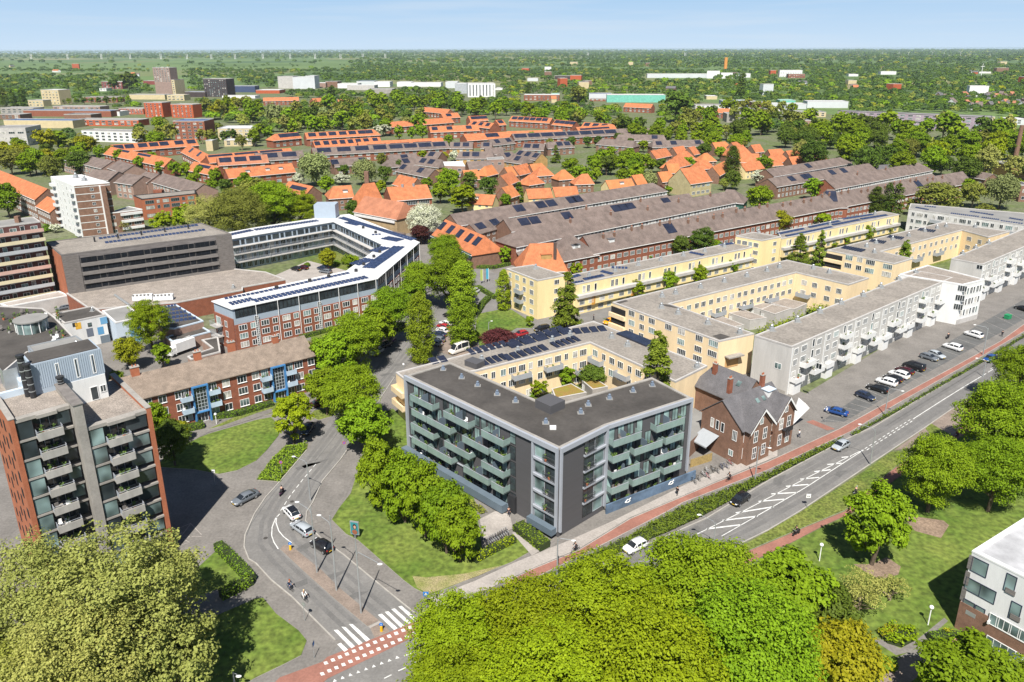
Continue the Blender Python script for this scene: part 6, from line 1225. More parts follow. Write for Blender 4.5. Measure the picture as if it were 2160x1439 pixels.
for i in range(64):                        # scattered roofs among the far trees
 x, y = random.uniform(0, 2160), random.uniform(138, 212); d_ = random.uniform(9, 26) * (y - 103) / 80
 if x < 1000 and y > 165 or 640 < x < 1060: continue
 wl, rf = random.choice((white_wall, brick_b, sand, greyp, redb)), random.choice((roof_w, slate, tile_o2, roof_g)); hh = random.uniform(.10, .16) * (y - 103) + .8
 if i % 2: far('distant_building', 'far %s box building with a %s roof, %s of the middle' % (wl.name.replace('_', ' '), rf.name.replace('_', ' '), 'left' if x < 1080 else 'right'), x, x + d_ * 1.6, y, y - hh * 1.5, 16, wl, rf, group='far buildings among trees', rot=random.uniform(-.3, .3)).done()
 else: gable('distant_house', 'far %s house with a %s roof, %s of the middle' % (wl.name.replace('_', ' '), rf.name.replace('_', ' '), 'left' if x < 1080 else 'right'), (x, y - 4), (x + d_ * .8, y - 4 + random.uniform(-.5, .5)), 9, 5.5, 9, wl, random.choice((slate, tile_o, tile_b)), cat='house', group='far houses among trees').done()
for i in range(46):
 x, y = random.uniform(1400, 2230), random.uniform(462, 560)
 if x < 1650 and y > 530: continue
 A = t4(x, y - 14); dx = random.choice((26, 34, 22)); s_ = random.choice((-1, 1)) * random.uniform(.0, .3)
 wl, rf = random.choice((brick_b, white_wall, brick_p)), random.choice((slate, tile_b, tile_o2)); b = gable('distant_house', 'distant %s house with a %s roof at the %s of the right estate' % ({'white_render': 'white', 'brown_brick': 'dark brick'}.get(wl.name, 'pink brick'), {'slate': 'grey', 'brown_tiles': 'brown'}.get(rf.name, 'orange'), 'front' if y > 510 else 'back'), A, (A[0] + dx / 4, A[1] + s_), 9, 5, 8.5, wl, rf, cat='house', group='distant estate houses')
 b.done()
for i, (f, x, y) in enumerate([(t1, x, 168) for x in (265, 572, 858, 1100, 1360, 1580, 1785, 1985)] + [(t2, x, 165) for x in (60, 290, 500, 714, 902, 1092)] + [(t3, x, 155) for x in (640, 1460)]):
 g = G(f(x, y)[0], f(x, y)[1] + 3); q = MB(); k = .00045 * g.y
 for dx in (-k * 1.6, k * 1.6):
  q.tube([(g.x + dx, g.y, 0), (g.x + dx, g.y, 0.0062 * g.y)], [k * .8, k * .4], 6)
  for hh in (.55, .75, .95): q.tube([(g.x + dx, g.y, 0.0062 * g.y * hh), (g.x + dx + (k * 1.6 if dx > 0 else -k * 1.6), g.y, 0.0062 * g.y * hh)], k * .25, 5)
 tag(q.build('power_pylon', [white_wall]), 'white twin pole power pylon in the line crossing the far fields', 'pylon', 'power pylons on the horizon')
def turbine(px, py, h):
 g = G(px, 121); q = MB(); k = h / 90; q.tube([(g.x, g.y, 0), (g.x, g.y, h)], [2.6 * k, 1.6 * k], 6); a0 = random.uniform(0, 2)
 t = thing('wind_turbine', 'white wind turbine turning on the far right horizon', 'wind turbine', (g.x, g.y, 0), 0, 'wind turbines on the horizon'); q.build('tower', [white_wall], t)
 for j in range(3):
  a = a0 + j * 2.094; q = MB(); q.tube([(g.x, g.y - 3, h), (g.x + math.sin(a) * h * .55, g.y - 3, h + math.cos(a) * h * .55)], [1.8 * k, .5 * k], 5); q.build('blade', [white_wall], t)
for x in (1860, 1895, 1915, 1965, 1990, 2025, 2045): turbine(x, 104, random.uniform(30, 40))
# ------------------------------------------------------------------ trees, hedges, woods
rng = np.random.default_rng(7)
LEAF = {
 'maple': leafmat('maple_leaves', (.110, .182, .006), (.235, .34, .014)),
 'lime': leafmat('lime_leaves', (.130, .188, .004), (.285, .365, .012)),
 'dark': leafmat('dark_leaves', (0.058, 0.098, 0.011), (0.125, 0.183, 0.023)),
 'olive': leafmat('olive_leaves', (.15, .17, .022), (.28, .295, .055)),
 'pale': leafmat('pale_leaves', (0.202, 0.220, 0.044), (0.414, 0.414, 0.114)),
 'willow': leafmat('willow_leaves', (0.170, 0.204, 0.068), (0.299, 0.340, 0.122)),
 'yellow': leafmat('yellow_leaves', (0.188, 0.203, 0.007), (0.345, 0.330, 0.015)),
 'copper': leafmat('copper_leaves', (0.058, 0.018, 0.018), (0.130, 0.039, 0.036)),
 'white': leafmat('blossom', (0.300, 0.338, 0.150), (0.775, 0.775, 0.650), .15),
 'cypress': leafmat('cypress_leaves', (0.101, 0.151, 0.012), (0.230, 0.295, 0.029)),
 'column': leafmat('hornbeam_leaves', (.145, .23, .010), (.285, .385, .022)),
 'hedge': leafmat('hedge_leaves', (0.098, 0.175, 0.011), (0.211, 0.308, 0.026)),
 'ground': leafmat('shrub_leaves', (0.084, 0.140, 0.013), (0.172, 0.240, 0.028)),
}
KIND = {'maple': 'maple_tree', 'lime': 'lime_tree', 'dark': 'broadleaf_tree', 'olive': 'alder_tree', 'pale': 'poplar_tree', 'willow': 'willow_tree', 'yellow': 'golden_tree', 'copper': 'copper_beech', 'white': 'hawthorn_tree', 'cypress': 'cypress_tree', 'column': 'hornbeam_tree', 'poplar': 'poplar_tree', 'bush': 'shrub', 'bare': 'bare_shrub'}
def leaves(P, N, size):
 """leaf-sized faces at points P looking along N"""
 n = len(P); N = N / (np.linalg.norm(N, axis=1, keepdims=True) + 1e-9)
 R = rng.normal(size=(n, 3)); T = np.cross(N, R); T /= (np.linalg.norm(T, axis=1, keepdims=True) + 1e-9); Bt = np.cross(N, T)
 s = size * rng.uniform(.65, 1.35, (n, 1)); a, b = s * .62, s * .42
 fold = N * s * rng.uniform(.0, .22, (n, 1))
 V = np.stack([P - T * a - fold, P + Bt * b, P + T * a - fold, P - Bt * b], 1).reshape(-1, 3)
 return V, np.arange(4 * n).reshape(-1, 4)
def cloud(shape, R, Hh, nc, nl, leaf, seed, rc=.30, flat=.6, inner=.12, lo=-.95):
 """points of a crown made of nc leaf clumps of nl leaves; base of the crown at z=0, height Hh, radius R"""
 global rng
 rng = np.random.default_rng(seed); Ps = []; Ns = []
 for i in range(nc):
  d = rng.normal(size=3); d /= np.linalg.norm(d)
  if d[2] < -.2 and rng.random() < .5: d[2] *= -1
  rho = rng.uniform(.52, .9) if rng.random() > .22 else rng.uniform(.1, .55)
  if shape == 'round': c = np.array([d[0] * R, d[1] * R, d[2] * Hh / 2]) * rho + [0, 0, Hh / 2]; k = rc * R
  elif shape == 'dome':
   c = np.array([d[0] * R * 1.0, d[1] * R, 0]) * rho; h_ = abs(d[2]); c[2] = Hh * (.15 + .72 * h_ * rho + .1 * rng.random()); k = rc * R
  elif shape in ('cone', 'column'):
   t = rng.uniform(.03, .98) ** (1.25 if shape == 'cone' else 1.0); w_ = (1 - t) ** .8 * (1 if t > .12 else .6 + 3 * t) if shape == 'cone' else (min(1, (1 - t) * 3.2) ** .6) * min(1, .55 + t * 3)
   a = rng.uniform(0, 2 * PI); q = R * w_ * rng.uniform(.45, .9); c = np.array([math.cos(a) * q, math.sin(a) * q, t * Hh]); k = rc * R * (.55 + .45 * w_)
  elif shape == 'weep':
   c = np.array([d[0] * R, d[1] * R, d[2] * Hh / 2]) * rho + [0, 0, Hh / 2]; k = rc * R
  e = rng.normal(size=(nl, 3)); e /= np.linalg.norm(e, axis=1, keepdims=True); e[:, 2] = np.where((e[:, 2] < -.25) & (rng.random(nl) < .7), -e[:, 2], e[:, 2])
  fl = flat if shape != 'weep' else 1.7
  kk = k * rng.uniform(.7, 1.25)
  p = c + e * kk * np.array([1, 1, fl]) * rng.uniform(.55, 1.08, (nl, 1))
  out = c - np.array([0, 0, Hh * .4]); out = out / (np.linalg.norm(out) + 1e-6)
  Ps.append(p); Ns.append(e * .8 + np.array([0, 0, .75]) + out * .35 + rng.normal(size=(nl, 3)) * .62)
 P = np.concatenate(Ps); N = np.concatenate(Ns)
 if shape == 'weep': N[:, 2] *= .35
 keep = (P[:, 2] > -.02 * Hh); P, N = P[keep], N[keep]
 return P, N
PROTO = {}
SPEC = {  # shape, height/width, clump radius, flatness
 'maple': ('round', 1.0, .21, .62), 'lime': ('round', .95, .165, .6), 'dark': ('round', 1.0, .27, .6), 'olive': ('round', .95, .2, .8), 'pale': ('round', 1.05, .15, .95), 'willow': ('weep', .95, .24, 1.6), 'yellow': ('round', .95, .26, .6), 'copper': ('round', .9, .27, .7), 'white': ('round', .8, .24, .7),
 'cypress': ('cone', 1.9, .26, .8), 'column': ('column', 2.7, .36, .8), 'poplar': ('column', 3.2, .42, .9), 'bush': ('dome', .6, .32, .7), 'bare': ('round', .8, .2, .8)}
MATK = {'column': 'column', 'poplar': 'dark', 'bush': 'hedge', 'bare': 'pale'}
def proto(kind, size, lod, var):
 k = (kind, size, lod, var)
 if k in PROTO: return PROTO[k]
 sh, asp, rc, fl = SPEC[kind]; R = {0: 2.2, 1: 4.5, 2: 8.5}[size]; Hh = 2 * R * asp
 if lod == 0: nc, nl, lf = {0: (60, 75, .26), 1: (120, 95, .34), 2: (290, 150, .30)}[size]
 elif lod == 1: nc, nl, lf = {0: (40, 30, .46), 1: (80, 50, .6), 2: (130, 60, .8)}[size]
 else: nc, nl, lf = {0: (20, 12, .9), 1: (34, 16, 1.3), 2: (48, 20, 2.0)}[size]
 if kind in ('pale', 'olive'): nc = int(nc * 1.15); nl = int(nl * (.62 if kind == 'pale' else .8)); lf *= .9
 if kind == 'bare': nc = int(nc * .8); nl = int(nl * .35); lf *= .6
 if kind in ('column', 'poplar'): nc = int(nc * 2.2)
 if lod == 0 and kind in ('pale', 'lime'): lf *= .86
 P, N = cloud(sh, R, Hh, nc, nl, lf, hash_(kind) + 31 * size + 7 * lod + var, rc=rc * (1.15 if lod else 1), flat=fl)
 V, Q = leaves(P, N, lf)
 mt = LEAF[MATK.get(kind, kind)]
 crown = npmesh('crown', V, Q, [mt])
 r_ = random.Random(hash_(kind) + size * 3 + var); q = MB(); tr = R * .055 + .05; base = -.32 * R if kind not in ('bush', 'bare', 'column', 'poplar', 'cypress') else -.1 * R
 top = Hh * (.55 if sh in ('round', 'weep', 'dome') else .9)
 q.tube([(0, 0, base * 3), (0, 0, base), (r_.uniform(-.1, .1) * R, r_.uniform(-.1, .1) * R, top * .4), (r_.uniform(-.2, .2) * R, r_.uniform(-.2, .2) * R, top)], [tr * 1.35, tr, tr * .8, tr * .25], 7)
 if sh in ('round', 'weep', 'dome'):
  for i in range(9 if lod == 0 else 5):
   a = r_.uniform(0, 6.28); z = r_.uniform(.0, .5) * top; e = R * r_.uniform(.45, .8)
   q.tube([(0, 0, z), (math.cos(a) * e * .5, math.sin(a) * e * .5, z + Hh * .16), (math.cos(a) * e, math.sin(a) * e, z + Hh * r_.uniform(.22, .36))], [tr * .5, tr * .32, tr * .1], 5)
 trunk = q.mesh('trunk', [bark if kind not in ('pale', 'bare', 'olive') else mat('pale_bark', (.24, .19, .13), .95, .3, 2)])
 PROTO[k] = (R, Hh, crown, trunk, base); return PROTO[k]
def hash_(s): return sum((i + 1) * ord(c) for i, c in enumerate(s)) % 997
TN = [0]
def tree(px, py, wpx, kind='maple', asp=1.0, label=None, group=None, lift=None, lod=None):
 """tree whose crown centre and width the photo shows"""
 sp = SPEC[kind]; z = 6.0
 gap = .28 if kind not in ('bush', 'bare', 'column', 'poplar', 'cypress') else .04
 if lift is not None: gap = lift
 for _ in range(6):
  p = G(px, py, z); r = wpx / 2 * depth(p) / F; hh = 2 * r * sp[1] * asp; z = r * gap + hh / 2
 p = G(px, py, z); d = p.length
 size = 0 if r < 3.0 else (1 if r < 6.3 else 2)
 if lod is None: lod = 0 if d < 330 else (1 if d < 640 else 2)
 if d < 330 and r < 1.6 and kind not in ('bush',): size = 0
 TN[0] += 1; var = TN[0] % 3 if lod else TN[0] % 2
 R, Hh, crown, trunk, base = proto(kind, size, lod, var)
 k_ = 1 if py > 1150 else (1.13 if sp[0] not in ('column', 'cone') else .86 if sp[0] == 'cone' else 1.0); s = r / R / k_; sz = hh / Hh / (1 if sp[0] in ('column', 'cone') else 1 + (k_ - 1) * .6)
 nm = KIND[kind]
 t = thing(nm, label or 'tree', 'shrub' if kind in ('bush', 'bare') else 'tree', (p.x, p.y, 0), random.uniform(0, 6.28), group)
 zb = z - hh / 2
 o = put('trunk', trunk, t); o.location = (0, 0, zb); o.scale = (s, s, sz)
 o = put('crown', crown, t); o.location = (0, 0, zb); o.scale = (s, s, sz)
 return t
TL = [
 (975, 1352, 250, 'lime', .95, 'yellow green lime tree at the avenue corner, hiding the crossing end'), (1120, 1330, 280, 'lime', .9, 'broad bright lime tree in the foreground, second from the crossing'), (1290, 1290, 300, 'lime', .9, 'broad bright lime tree in the foreground below the white car'), (1480, 1250, 290, 'maple', .85, 'deep green dome shaped tree hiding the lower end of the hatched road markings'), (1160, 1445, 320, 'lime', .9, 'lime tree on the bottom edge of the photo, left of the middle'),
 (1370, 1410, 340, 'lime', .9, 'lime tree on the bottom edge of the photo, right of the middle'), (1570, 1370, 310, 'maple', .95, 'darker green foreground tree between the limes and the golden tree'), (1660, 1255, 200, 'maple', 1.05, 'tall green tree beside the red cycle path with the black scooter'), (960, 1470, 260, 'lime', .9, 'yellow green lime tree cut by the bottom edge near the give way triangles'), (1775, 1385, 165, 'yellow', 1.1, 'golden green tree in front of the garden path at the lower right'), (1735, 1300, 150, 'dark', 1.1, 'dark green tree behind the golden one at the lower right'), (1600, 1460, 220, 'maple', 1, 'green tree on the bottom edge left of the leaning trunks'),
 (265, 1285, 370, 'pale', 1.0, 'huge pale yellow green poplar in front of the orange tower block'), (70, 1290, 320, 'pale', 1.05, 'pale poplar at the left edge before the orange end wall'), (170, 1420, 330, 'pale', 1, 'pale poplar in the lower left corner'), (370, 1385, 215, 'pale', 1.1, 'pale poplar that throws its shadow over the lower left lawn'), (20, 1450, 260, 'olive', 1, 'greener poplar in the extreme lower left corner'), (350, 1220, 150, 'pale', 1.1, 'slim pale poplar touching the right edge of the tower block'),
 (800, 990, 112, 'maple', 1.65, 'first of the five tall dense trees before the charcoal block, farthest from the crossing', .04), (848, 1018, 118, 'maple', 1.65, 'second of the five tall dense trees before the charcoal block', .04), (895, 1048, 122, 'maple', 1.65, 'middle one of the five tall dense trees before the charcoal block', .04), (938, 1082, 126, 'maple', 1.55, 'fourth of the five tall dense trees before the charcoal block', .04), (968, 1108, 120, 'maple', 1.5, 'last of the five tall dense trees, beside the parked bicycles', .04),
 (613, 872, 108, 'lime', 1.15, 'lone yellow green tree on the grass strip left of the side road'), (685, 815, 105, 'maple', 1, 'round tree left of the road below the brick flats end'), (742, 828, 150, 'maple', 1, 'large bright tree overhanging the side road'), (768, 890, 130, 'maple', .95, 'leaning bright tree at the lower end of the street trees'), (705, 745, 118, 'maple', 1, 'street tree beside the end of the brick flats'), (745, 712, 135, 'maple', 1, 'big street tree over the parked dark cars'), (790, 690, 105, 'maple', 1, 'street tree before the downpipes of the brick complex'), (822, 652, 120, 'maple', 1, 'street tree at the bend of the brick complex'), (872, 612, 70, 'maple', 1.1, 'small street tree at the right end of the brick complex'),
 (640, 745, 90, 'olive', .8, 'loose olive shrubby tree on the lawn behind the brick flats'), (938, 526, 84, 'maple', 1.0, 'bright tree at the top of the side street'), (948, 575, 125, 'maple', 1.05, 'full bright tree in the middle of the side street'), (885, 590, 95, 'maple', 1.05, 'bright tree against the dark side of the brick complex'), (975, 610, 58, 'column', .8, 'clipped upright hornbeam behind the white van'), (974, 678, 58, 'column', .75, 'upright hornbeam beside the little car park'), (887, 690, 56, 'column', 1.05, 'tall narrow hornbeam column left of the row of parked cars'), (1062, 612, 30, 'column', 1.1, 'slim hornbeam column at the corner of the yellow tower'), (1000, 705, 32, 'bush', 1.3, 'round lime shrub beside the upright hornbeam'),
 (895, 460, 88, 'white', 1, 'large white blossoming hawthorn beside the meeting hall'), (888, 490, 52, 'copper', .8, 'dark red beech under the white hawthorn'), (997, 543, 28, 'copper', 1, 'small copper tree by the orange corner house'), (1012, 538, 30, 'maple', 1.2, 'small green tree by the orange corner house'), (1066, 535, 34, 'maple', 1.2, 'green tree between the corner house and the brick terrace end'), (745, 440, 38, 'dark', 1.2, 'dark spruce like tree behind the complex roof'), (1052, 716, 85, 'copper', .7, 'wide dark red shrub tree beside the camper van'), (1117, 675, 22, 'maple', 1.2, 'young tree on the little lawn by the yellow tower'),
 (312, 676, 112, 'lime', 1.12, 'lime green chestnut in flower in front of the solar garage'), (268, 738, 68, 'yellow', 1.1, 'golden yellow tree in the yard behind the brick flats'), (341, 745, 48, 'maple', 1.2, 'small green tree left of the white box lorry'), (245, 790, 32, 'bush', 1.3, 'round shrub by the left chimney of the brick flats'), (325, 885, 78, 'maple', 1.3, 'green tree squeezed between the tower block and the brick flats'), (360, 925, 95, 'dark', 1.1, 'dark tree in the shadow of the tower block'), (378, 905, 50, 'yellow', 1, 'yellow green shrub tree at the left end of the flats hedge'),
 (505, 445, 150, 'olive', .85, 'broad pale olive tree with bare twigs behind the timber block'), (570, 430, 140, 'maple', .85, 'broad fresh green tree in the middle behind the timber block'), (540, 412, 110, 'olive', .8, 'round olive tree at the back behind the timber block'), (435, 455, 115, 'pale', .9, 'olive brown tree nearest the orange brick school'), (632, 440, 112, 'lime', .9, 'yellow green tree at the right end behind the timber block'), (343, 470, 66, 'lime', 1, 'lime green tree at the foot of the orange brick school'), (385, 455, 60, 'maple', 1, 'green tree against the orange brick school wall'), (690, 541, 42, 'yellow', 1.1, 'yellow green tree in the courtyard garden'), (735, 545, 30, 'bush', 1.2, 'shrub in the courtyard garden'),
 (1855, 1090, 165, 'maple', 1.2, 'tall bright lawn tree beside the red path, left one of the right group'), (1975, 985, 168, 'maple', 1.05, 'bright tree on the lawn in the middle of the right group'), (2105, 985, 172, 'maple', 1, 'bright tree with a bare earth circle in the right group'), (2115, 880, 205, 'maple', .95, 'big bright tree shading the bus stop'), (2155, 780, 130, 'maple', 1.1, 'bright tree at the right edge above the bus stop'), (2180, 930, 140, 'lime', 1, 'tree with yellow play equipment behind it at the right edge'), (1818, 1245, 120, 'bare', 1.0, 'half bare twiggy shrub tree on the lower right lawn'), (1880, 1240, 80, 'bare', 1.0, 'sparse leaning shrub beside the half bare one'), (2050, 1425, 220, 'maple', .8, 'green tree before the white block at the bottom edge'), (2150, 1450, 150, 'maple', .9, 'green tree in the lower right corner'), (1870, 1395, 46, 'bush', 1, 'olive round shrub beside the garden path'), (2010, 1400, 60, 'bush', .8, 'low shrub by the pink play wall'),
 (1197, 645, 78, 'cypress', 1.0, 'tall conical cypress between the cream and yellow buildings'), (1386, 790, 96, 'cypress', 1.15, 'broad conical cypress in the courtyard of the cream building', .48), (1342, 606, 50, 'lime', 1, 'round lime green tree before the yellow row, left one'), (1411, 592, 52, 'maple', .95, 'round tree with yellow blossom before the yellow row, second'), (1475, 577, 48, 'maple', 1, 'round tree before the yellow row, third'), (1540, 561, 42, 'maple', 1, 'round tree before the yellow row, fourth'), (1216, 567, 34, 'lime', 1.2, 'pointed lime green tree behind the yellow row'), (1437, 515, 46, 'dark', 1, 'dark tree in the gardens behind the yellow row'), (1482, 505, 62, 'dark', 1, 'wide dark green tree in the gardens behind the yellow row'), (1510, 515, 30, 'maple', 1, 'small green tree in the gardens behind the yellow row'), (1472, 648, 40, 'white', 1, 'cream blossoming tree in the inner cream court'),
 (1687, 527, 50, 'cypress', .8, 'conical tree before the far yellow row, left of two'), (1731, 523, 34, 'cypress', 1.2, 'slender conical tree before the far yellow row, right of two'), (1907, 547, 42, 'cypress', 1.15, 'conical cypress at the end of the second cream building'), (1780, 506, 32, 'maple', 1, 'round tree before the solar yellow row, first'), (1830, 490, 40, 'maple', 1, 'round tree before the solar yellow row, second'), (1870, 482, 36, 'olive', 1, 'brownish bare tree at the end of the solar yellow row'), (1755, 515, 28, 'lime', 1, 'lime shrub between the conical trees'), (1848, 425, 30, 'poplar', .65, 'first of three dark poplars before the brown terrace end'), (1873, 420, 22, 'poplar', 1.0, 'middle one of three dark poplars before the brown terrace end'), (1893, 422, 27, 'poplar', .8, 'last of three dark poplars before the brown terrace end'), (1680, 452, 36, 'olive', 1.2, 'grey green tree in front of the brick terrace'), (1643, 462, 60, 'yellow', .8, 'yellow flowering tree in front of the brick terrace'), (1737, 462, 42, 'lime', .9, 'lime green tree beside the blue tarpaulin'),
 (1137, 815, 46, 'lime', 1, 'shrub tree at the left of the cream courtyard'), (1110, 822, 26, 'bush', 1.3, 'small shrub behind the charcoal roof'), (1197, 792, 44, 'maple', 1.2, 'green pointed tree in the cream courtyard'), (1252, 790, 70, 'dark', .7, 'dark spreading shrub in the cream courtyard'), (1300, 797, 42, 'maple', 1, 'green shrub beside the broad conical cypress'), (1712, 622, 38, 'maple', 1, 'small tree at the end of the inner cream court'), (1222, 470, 10, 'bush', 1, 'tiny shrub on the white banded terrace'),
 (1982, 413, 105, 'olive', .7, 'wide olive tree behind the grey white row'), (2055, 405, 60, 'olive', .9, 'grey olive tree beside the allotments'), (2115, 400, 75, 'willow', .9, 'pale grey willow at the right edge by the ochre hall'), (2042, 392, 40, 'maple', 1, 'bright green tree by the terrace end near the factory chimney'), (2145, 390, 40, 'lime', 1.1, 'lime tree at the right edge by the brown house'), (1927, 432, 40, 'olive', .9, 'olive shrub by the last poplar'), (2080, 440, 50, 'olive', .5, 'low olive shrub on the waste ground'),
 (665, 352, 80, 'willow', .8, 'big grey green willow in the garden quarter'), (725, 358, 28, 'dark', 1, 'round dark tree right of the big willow'), (687, 386, 42, 'maple', .95, 'round bright tree below the big willow'), (630, 376, 30, 'white', 1, 'white blossoming tree left of the big willow'), (720, 375, 40, 'white', .6, 'low white blossoming hedge tree below the big willow'), (768, 360, 62, 'willow', .8, 'yellow green weeping willow above the meeting hall tower'), (805, 335, 30, 'olive', 1.1, 'olive tree above the weeping willow'), (812, 365, 34, 'dark', 1.2, 'grey green tree right of the weeping willow'), (837, 348, 30, 'dark', 1, 'dark tree before the solar strip house'), (892, 326, 26, 'lime', 1.1, 'lime tree before the brown solar terrace'), (937, 330, 22, 'yellow', 1.1, 'yellow tree before the brown solar terrace'), (957, 326, 24, 'white', 1.1, 'pale blossoming tree right of the yellow tree'), (947, 293, 24, 'maple', 1, 'tree at the right end of the brown solar terrace'),
 (842, 277, 28, 'maple', 1.1, 'first bright tree at the orange terrace ends'), (868, 279, 26, 'maple', 1.1, 'second bright tree at the orange terrace ends'), (890, 276, 32, 'maple', 1, 'third bright tree at the orange terrace ends'), (808, 272, 42, 'white', .6, 'pale blossoming bush at the end of the orange terrace'), (945, 378, 58, 'maple', 1, 'full green tree left of the garden cottages'), (990, 378, 36, 'dark', 1.1, 'dark tree between the cottages and the school'), (1030, 390, 46, 'dark', 1, 'dark round tree below the left cottages'), (975, 412, 72, 'lime', .85, 'wide yellow green tree beside the yellow dormer cottage'), (928, 402, 44, 'maple', 1, 'green tree right of the school roof'), (900, 386, 30, 'maple', 1, 'green tree above the school roof'), (1066, 420, 30, 'maple', 1, 'green tree beside the yellow dormer cottage gable'), (852, 382, 28, 'maple', 1, 'green tree left of the school roof'), (802, 392, 32, 'lime', 1, 'green tree beside the hall tower'), (1095, 405, 28, 'cypress', .8, 'brownish conifer left of the front yellow cottages'), (1102, 362, 22, 'copper', 1, 'copper tree among the left cottages'), (1142, 371, 20, 'copper', 1, 'small copper tree before a cottage gable'),
 (1122, 288, 21, 'maple', 1.3, 'lone tall tree before the right orange terraces'), (1160, 300, 22, 'olive', 1, 'olive tree in the gardens right of the lone tree'), (1205, 297, 24, 'dark', 1, 'dark tree in the gardens behind the round wood'), (1240, 297, 24, 'dark', 1, 'grey tree behind the round wood'), (1262, 297, 24, 'dark', 1, 'second grey tree behind the round wood'), (1305, 290, 26, 'dark', 1, 'dark tree beside the white low flats'), (1330, 303, 20, 'dark', 1.6, 'narrow dark conifer beside the white low flats'), (1357, 305, 28, 'lime', 1, 'lime tree right of the white low flats'), (1172, 325, 24, 'cypress', .8, 'dark cone at the left end of the round wood'), (1395, 346, 26, 'dark', 1.2, 'dark pear shaped tree left of the middle cottages'), (1452, 342, 32, 'maple', .9, 'round tree among the middle cottages'), (1485, 315, 36, 'dark', .9, 'dark tree behind the middle cottages'), (1520, 321, 30, 'maple', 1, 'green tree left of the dark tall conifer'), (1545, 345, 30, 'poplar', .75, 'tall dark conifer beside the big khaki hall'), (1547, 375, 36, 'dark', 1.2, 'dark spreading tree at the foot of the tall conifer'), (1605, 372, 46, 'white', .8, 'white blossoming tree right of the khaki hall'), (1602, 412, 62, 'maple', .9, 'round dense maple at the end of the white banded terrace'), (1370, 378, 40, 'willow', .9, 'grey willow at the left of the khaki hall'), (1527, 388, 24, 'olive', 1, 'small olive tree before the khaki hall'), (1375, 426, 36, 'bush', .9, 'shrub between the brown terraces'), (1612, 342, 42, 'maple', .9, 'green tree between cottages and the park'), (1395, 400, 22, 'copper', 1, 'red shrub tree at the wing of the khaki hall'), (1087, 470, 30, 'dark', 1.1, 'dark green tree at the left end of the brown terraces'),
 (1715, 393, 48, 'maple', .95, 'round green tree between the brown terraces before the park'), (1675, 392, 18, 'dark', 1, 'small dark tree by the grey bungalow'), (1837, 354, 26, 'maple', .6, 'low green shrub at the end of a brown terrace'),
 (7, 205, 15, 'poplar', .8, 'first of three dark poplars at the left edge'), (27, 207, 15, 'poplar', .8, 'second of three dark poplars at the left edge'), (47, 207, 16, 'poplar', .8, 'third of three dark poplars, beside the cream tower'), (240, 175, 26, 'dark', 1, 'dark round tree before the maroon flats'), (270, 165, 42, 'dark', .9, 'large dark green tree in the left distance'), (700, 197, 17, 'poplar', .6, 'dark poplar pair above the willow wood'), (1565, 180, 18, 'poplar', .9, 'very tall dark poplar on the right'), (1220, 197, 44, 'olive', .9, 'big olive tree before the turquoise supermarket'), (1115, 190, 14, 'poplar', .7, 'dark poplar left of the red dormer row'), (1428, 215, 76, 'dark', .8, 'huge dark olive tree standing above the park wood'),
 (12, 415, 66, 'maple', 1.1, 'bright tree at the left edge before the orange roofed flats'), (95, 480, 30, 'bush', 1, 'shrub at the foot of the white tower'), (262, 478, 26, 'bare', 1.6, 'pollarded bare trees before the small corner flats'), (115, 480, 26, 'white', .8, 'blossoming bush at the foot of the white tower'), (1155, 585, 26, 'bush', .8, 'shrub by the yellow tower'),
]
for a in TL: tree(*a[:4], asp=a[4], label=a[5], lift=a[6] if len(a) > 6 else None)
for i, x in enumerate((885, 900, 914, 931, 944)): tree(x, 197, 7, 'poplar', .8, 'thin dark cypress in the row of five left of the striped office', 'five thin cypresses')
for i, (x, y) in enumerate(((142, 182), (166, 180), (177, 178))): tree(x, y, 7, 'poplar', 1, 'thin dark poplar in the group before the maroon flats', 'distant thin poplars')
ROWT = [t1(700, 925), t1(830, 955), t1(930, 960), t1(1000, 990), t1(1170, 1045), t1(1280, 1010), t1(1350, 1085), t1(1470, 1090), t1(1560, 1105), t1(1690, 1130), t1(1810, 1155), t1(1940, 1150), t1(2060, 1185)]
for x, y in ROWT: tree(x, y, random.uniform(26, 34), 'maple', 1.1, 'bright green tree in the line along the left orange terraces', 'line of trees along the left orange terraces')
for i in range(10): x, y = lerp(Vector(t1(520, 530)), Vector(t1(1080, 515)), i / 9); tree(x, y, random.uniform(11, 18), random.choice(('maple', 'lime', 'dark')), 1, 'small round tree in the street beyond the blue roofed halls', 'street trees beyond the blue roofs')
for i in range(46):
 a, c, b_ = random.choice((((1450, 668), (1640, 622), 'inner cream court'), ((1100, 832), (1235, 785), 'cream courtyard'), ((1250, 566), (1570, 488), 'gardens behind the yellow row'), ((1120, 440), (1560, 372), 'gardens between the brown terraces'), ((640, 560), (780, 548), 'brick complex courtyard'))); t_ = random.random(); tree(lerp(a[0], c[0], t_) + random.uniform(-8, 8), lerp(a[1], c[1], t_) + random.uniform(-6, 6), random.uniform(10, 24), random.choice(('bush', 'maple', 'bush', 'lime')), 1, 'small green garden shrub in the ' + b_, 'shrubs in the ' + b_)
def inpoly(x, y, P):
 c = False; j = len(P) - 1
 for i in range(len(P)):
  if (P[i][1] > y) != (P[j][1] > y) and x < (P[j][0] - P[i][0]) * (y - P[i][1]) / (P[j][1] - P[i][1]) + P[i][0]: c = not c
  j = i
 return c
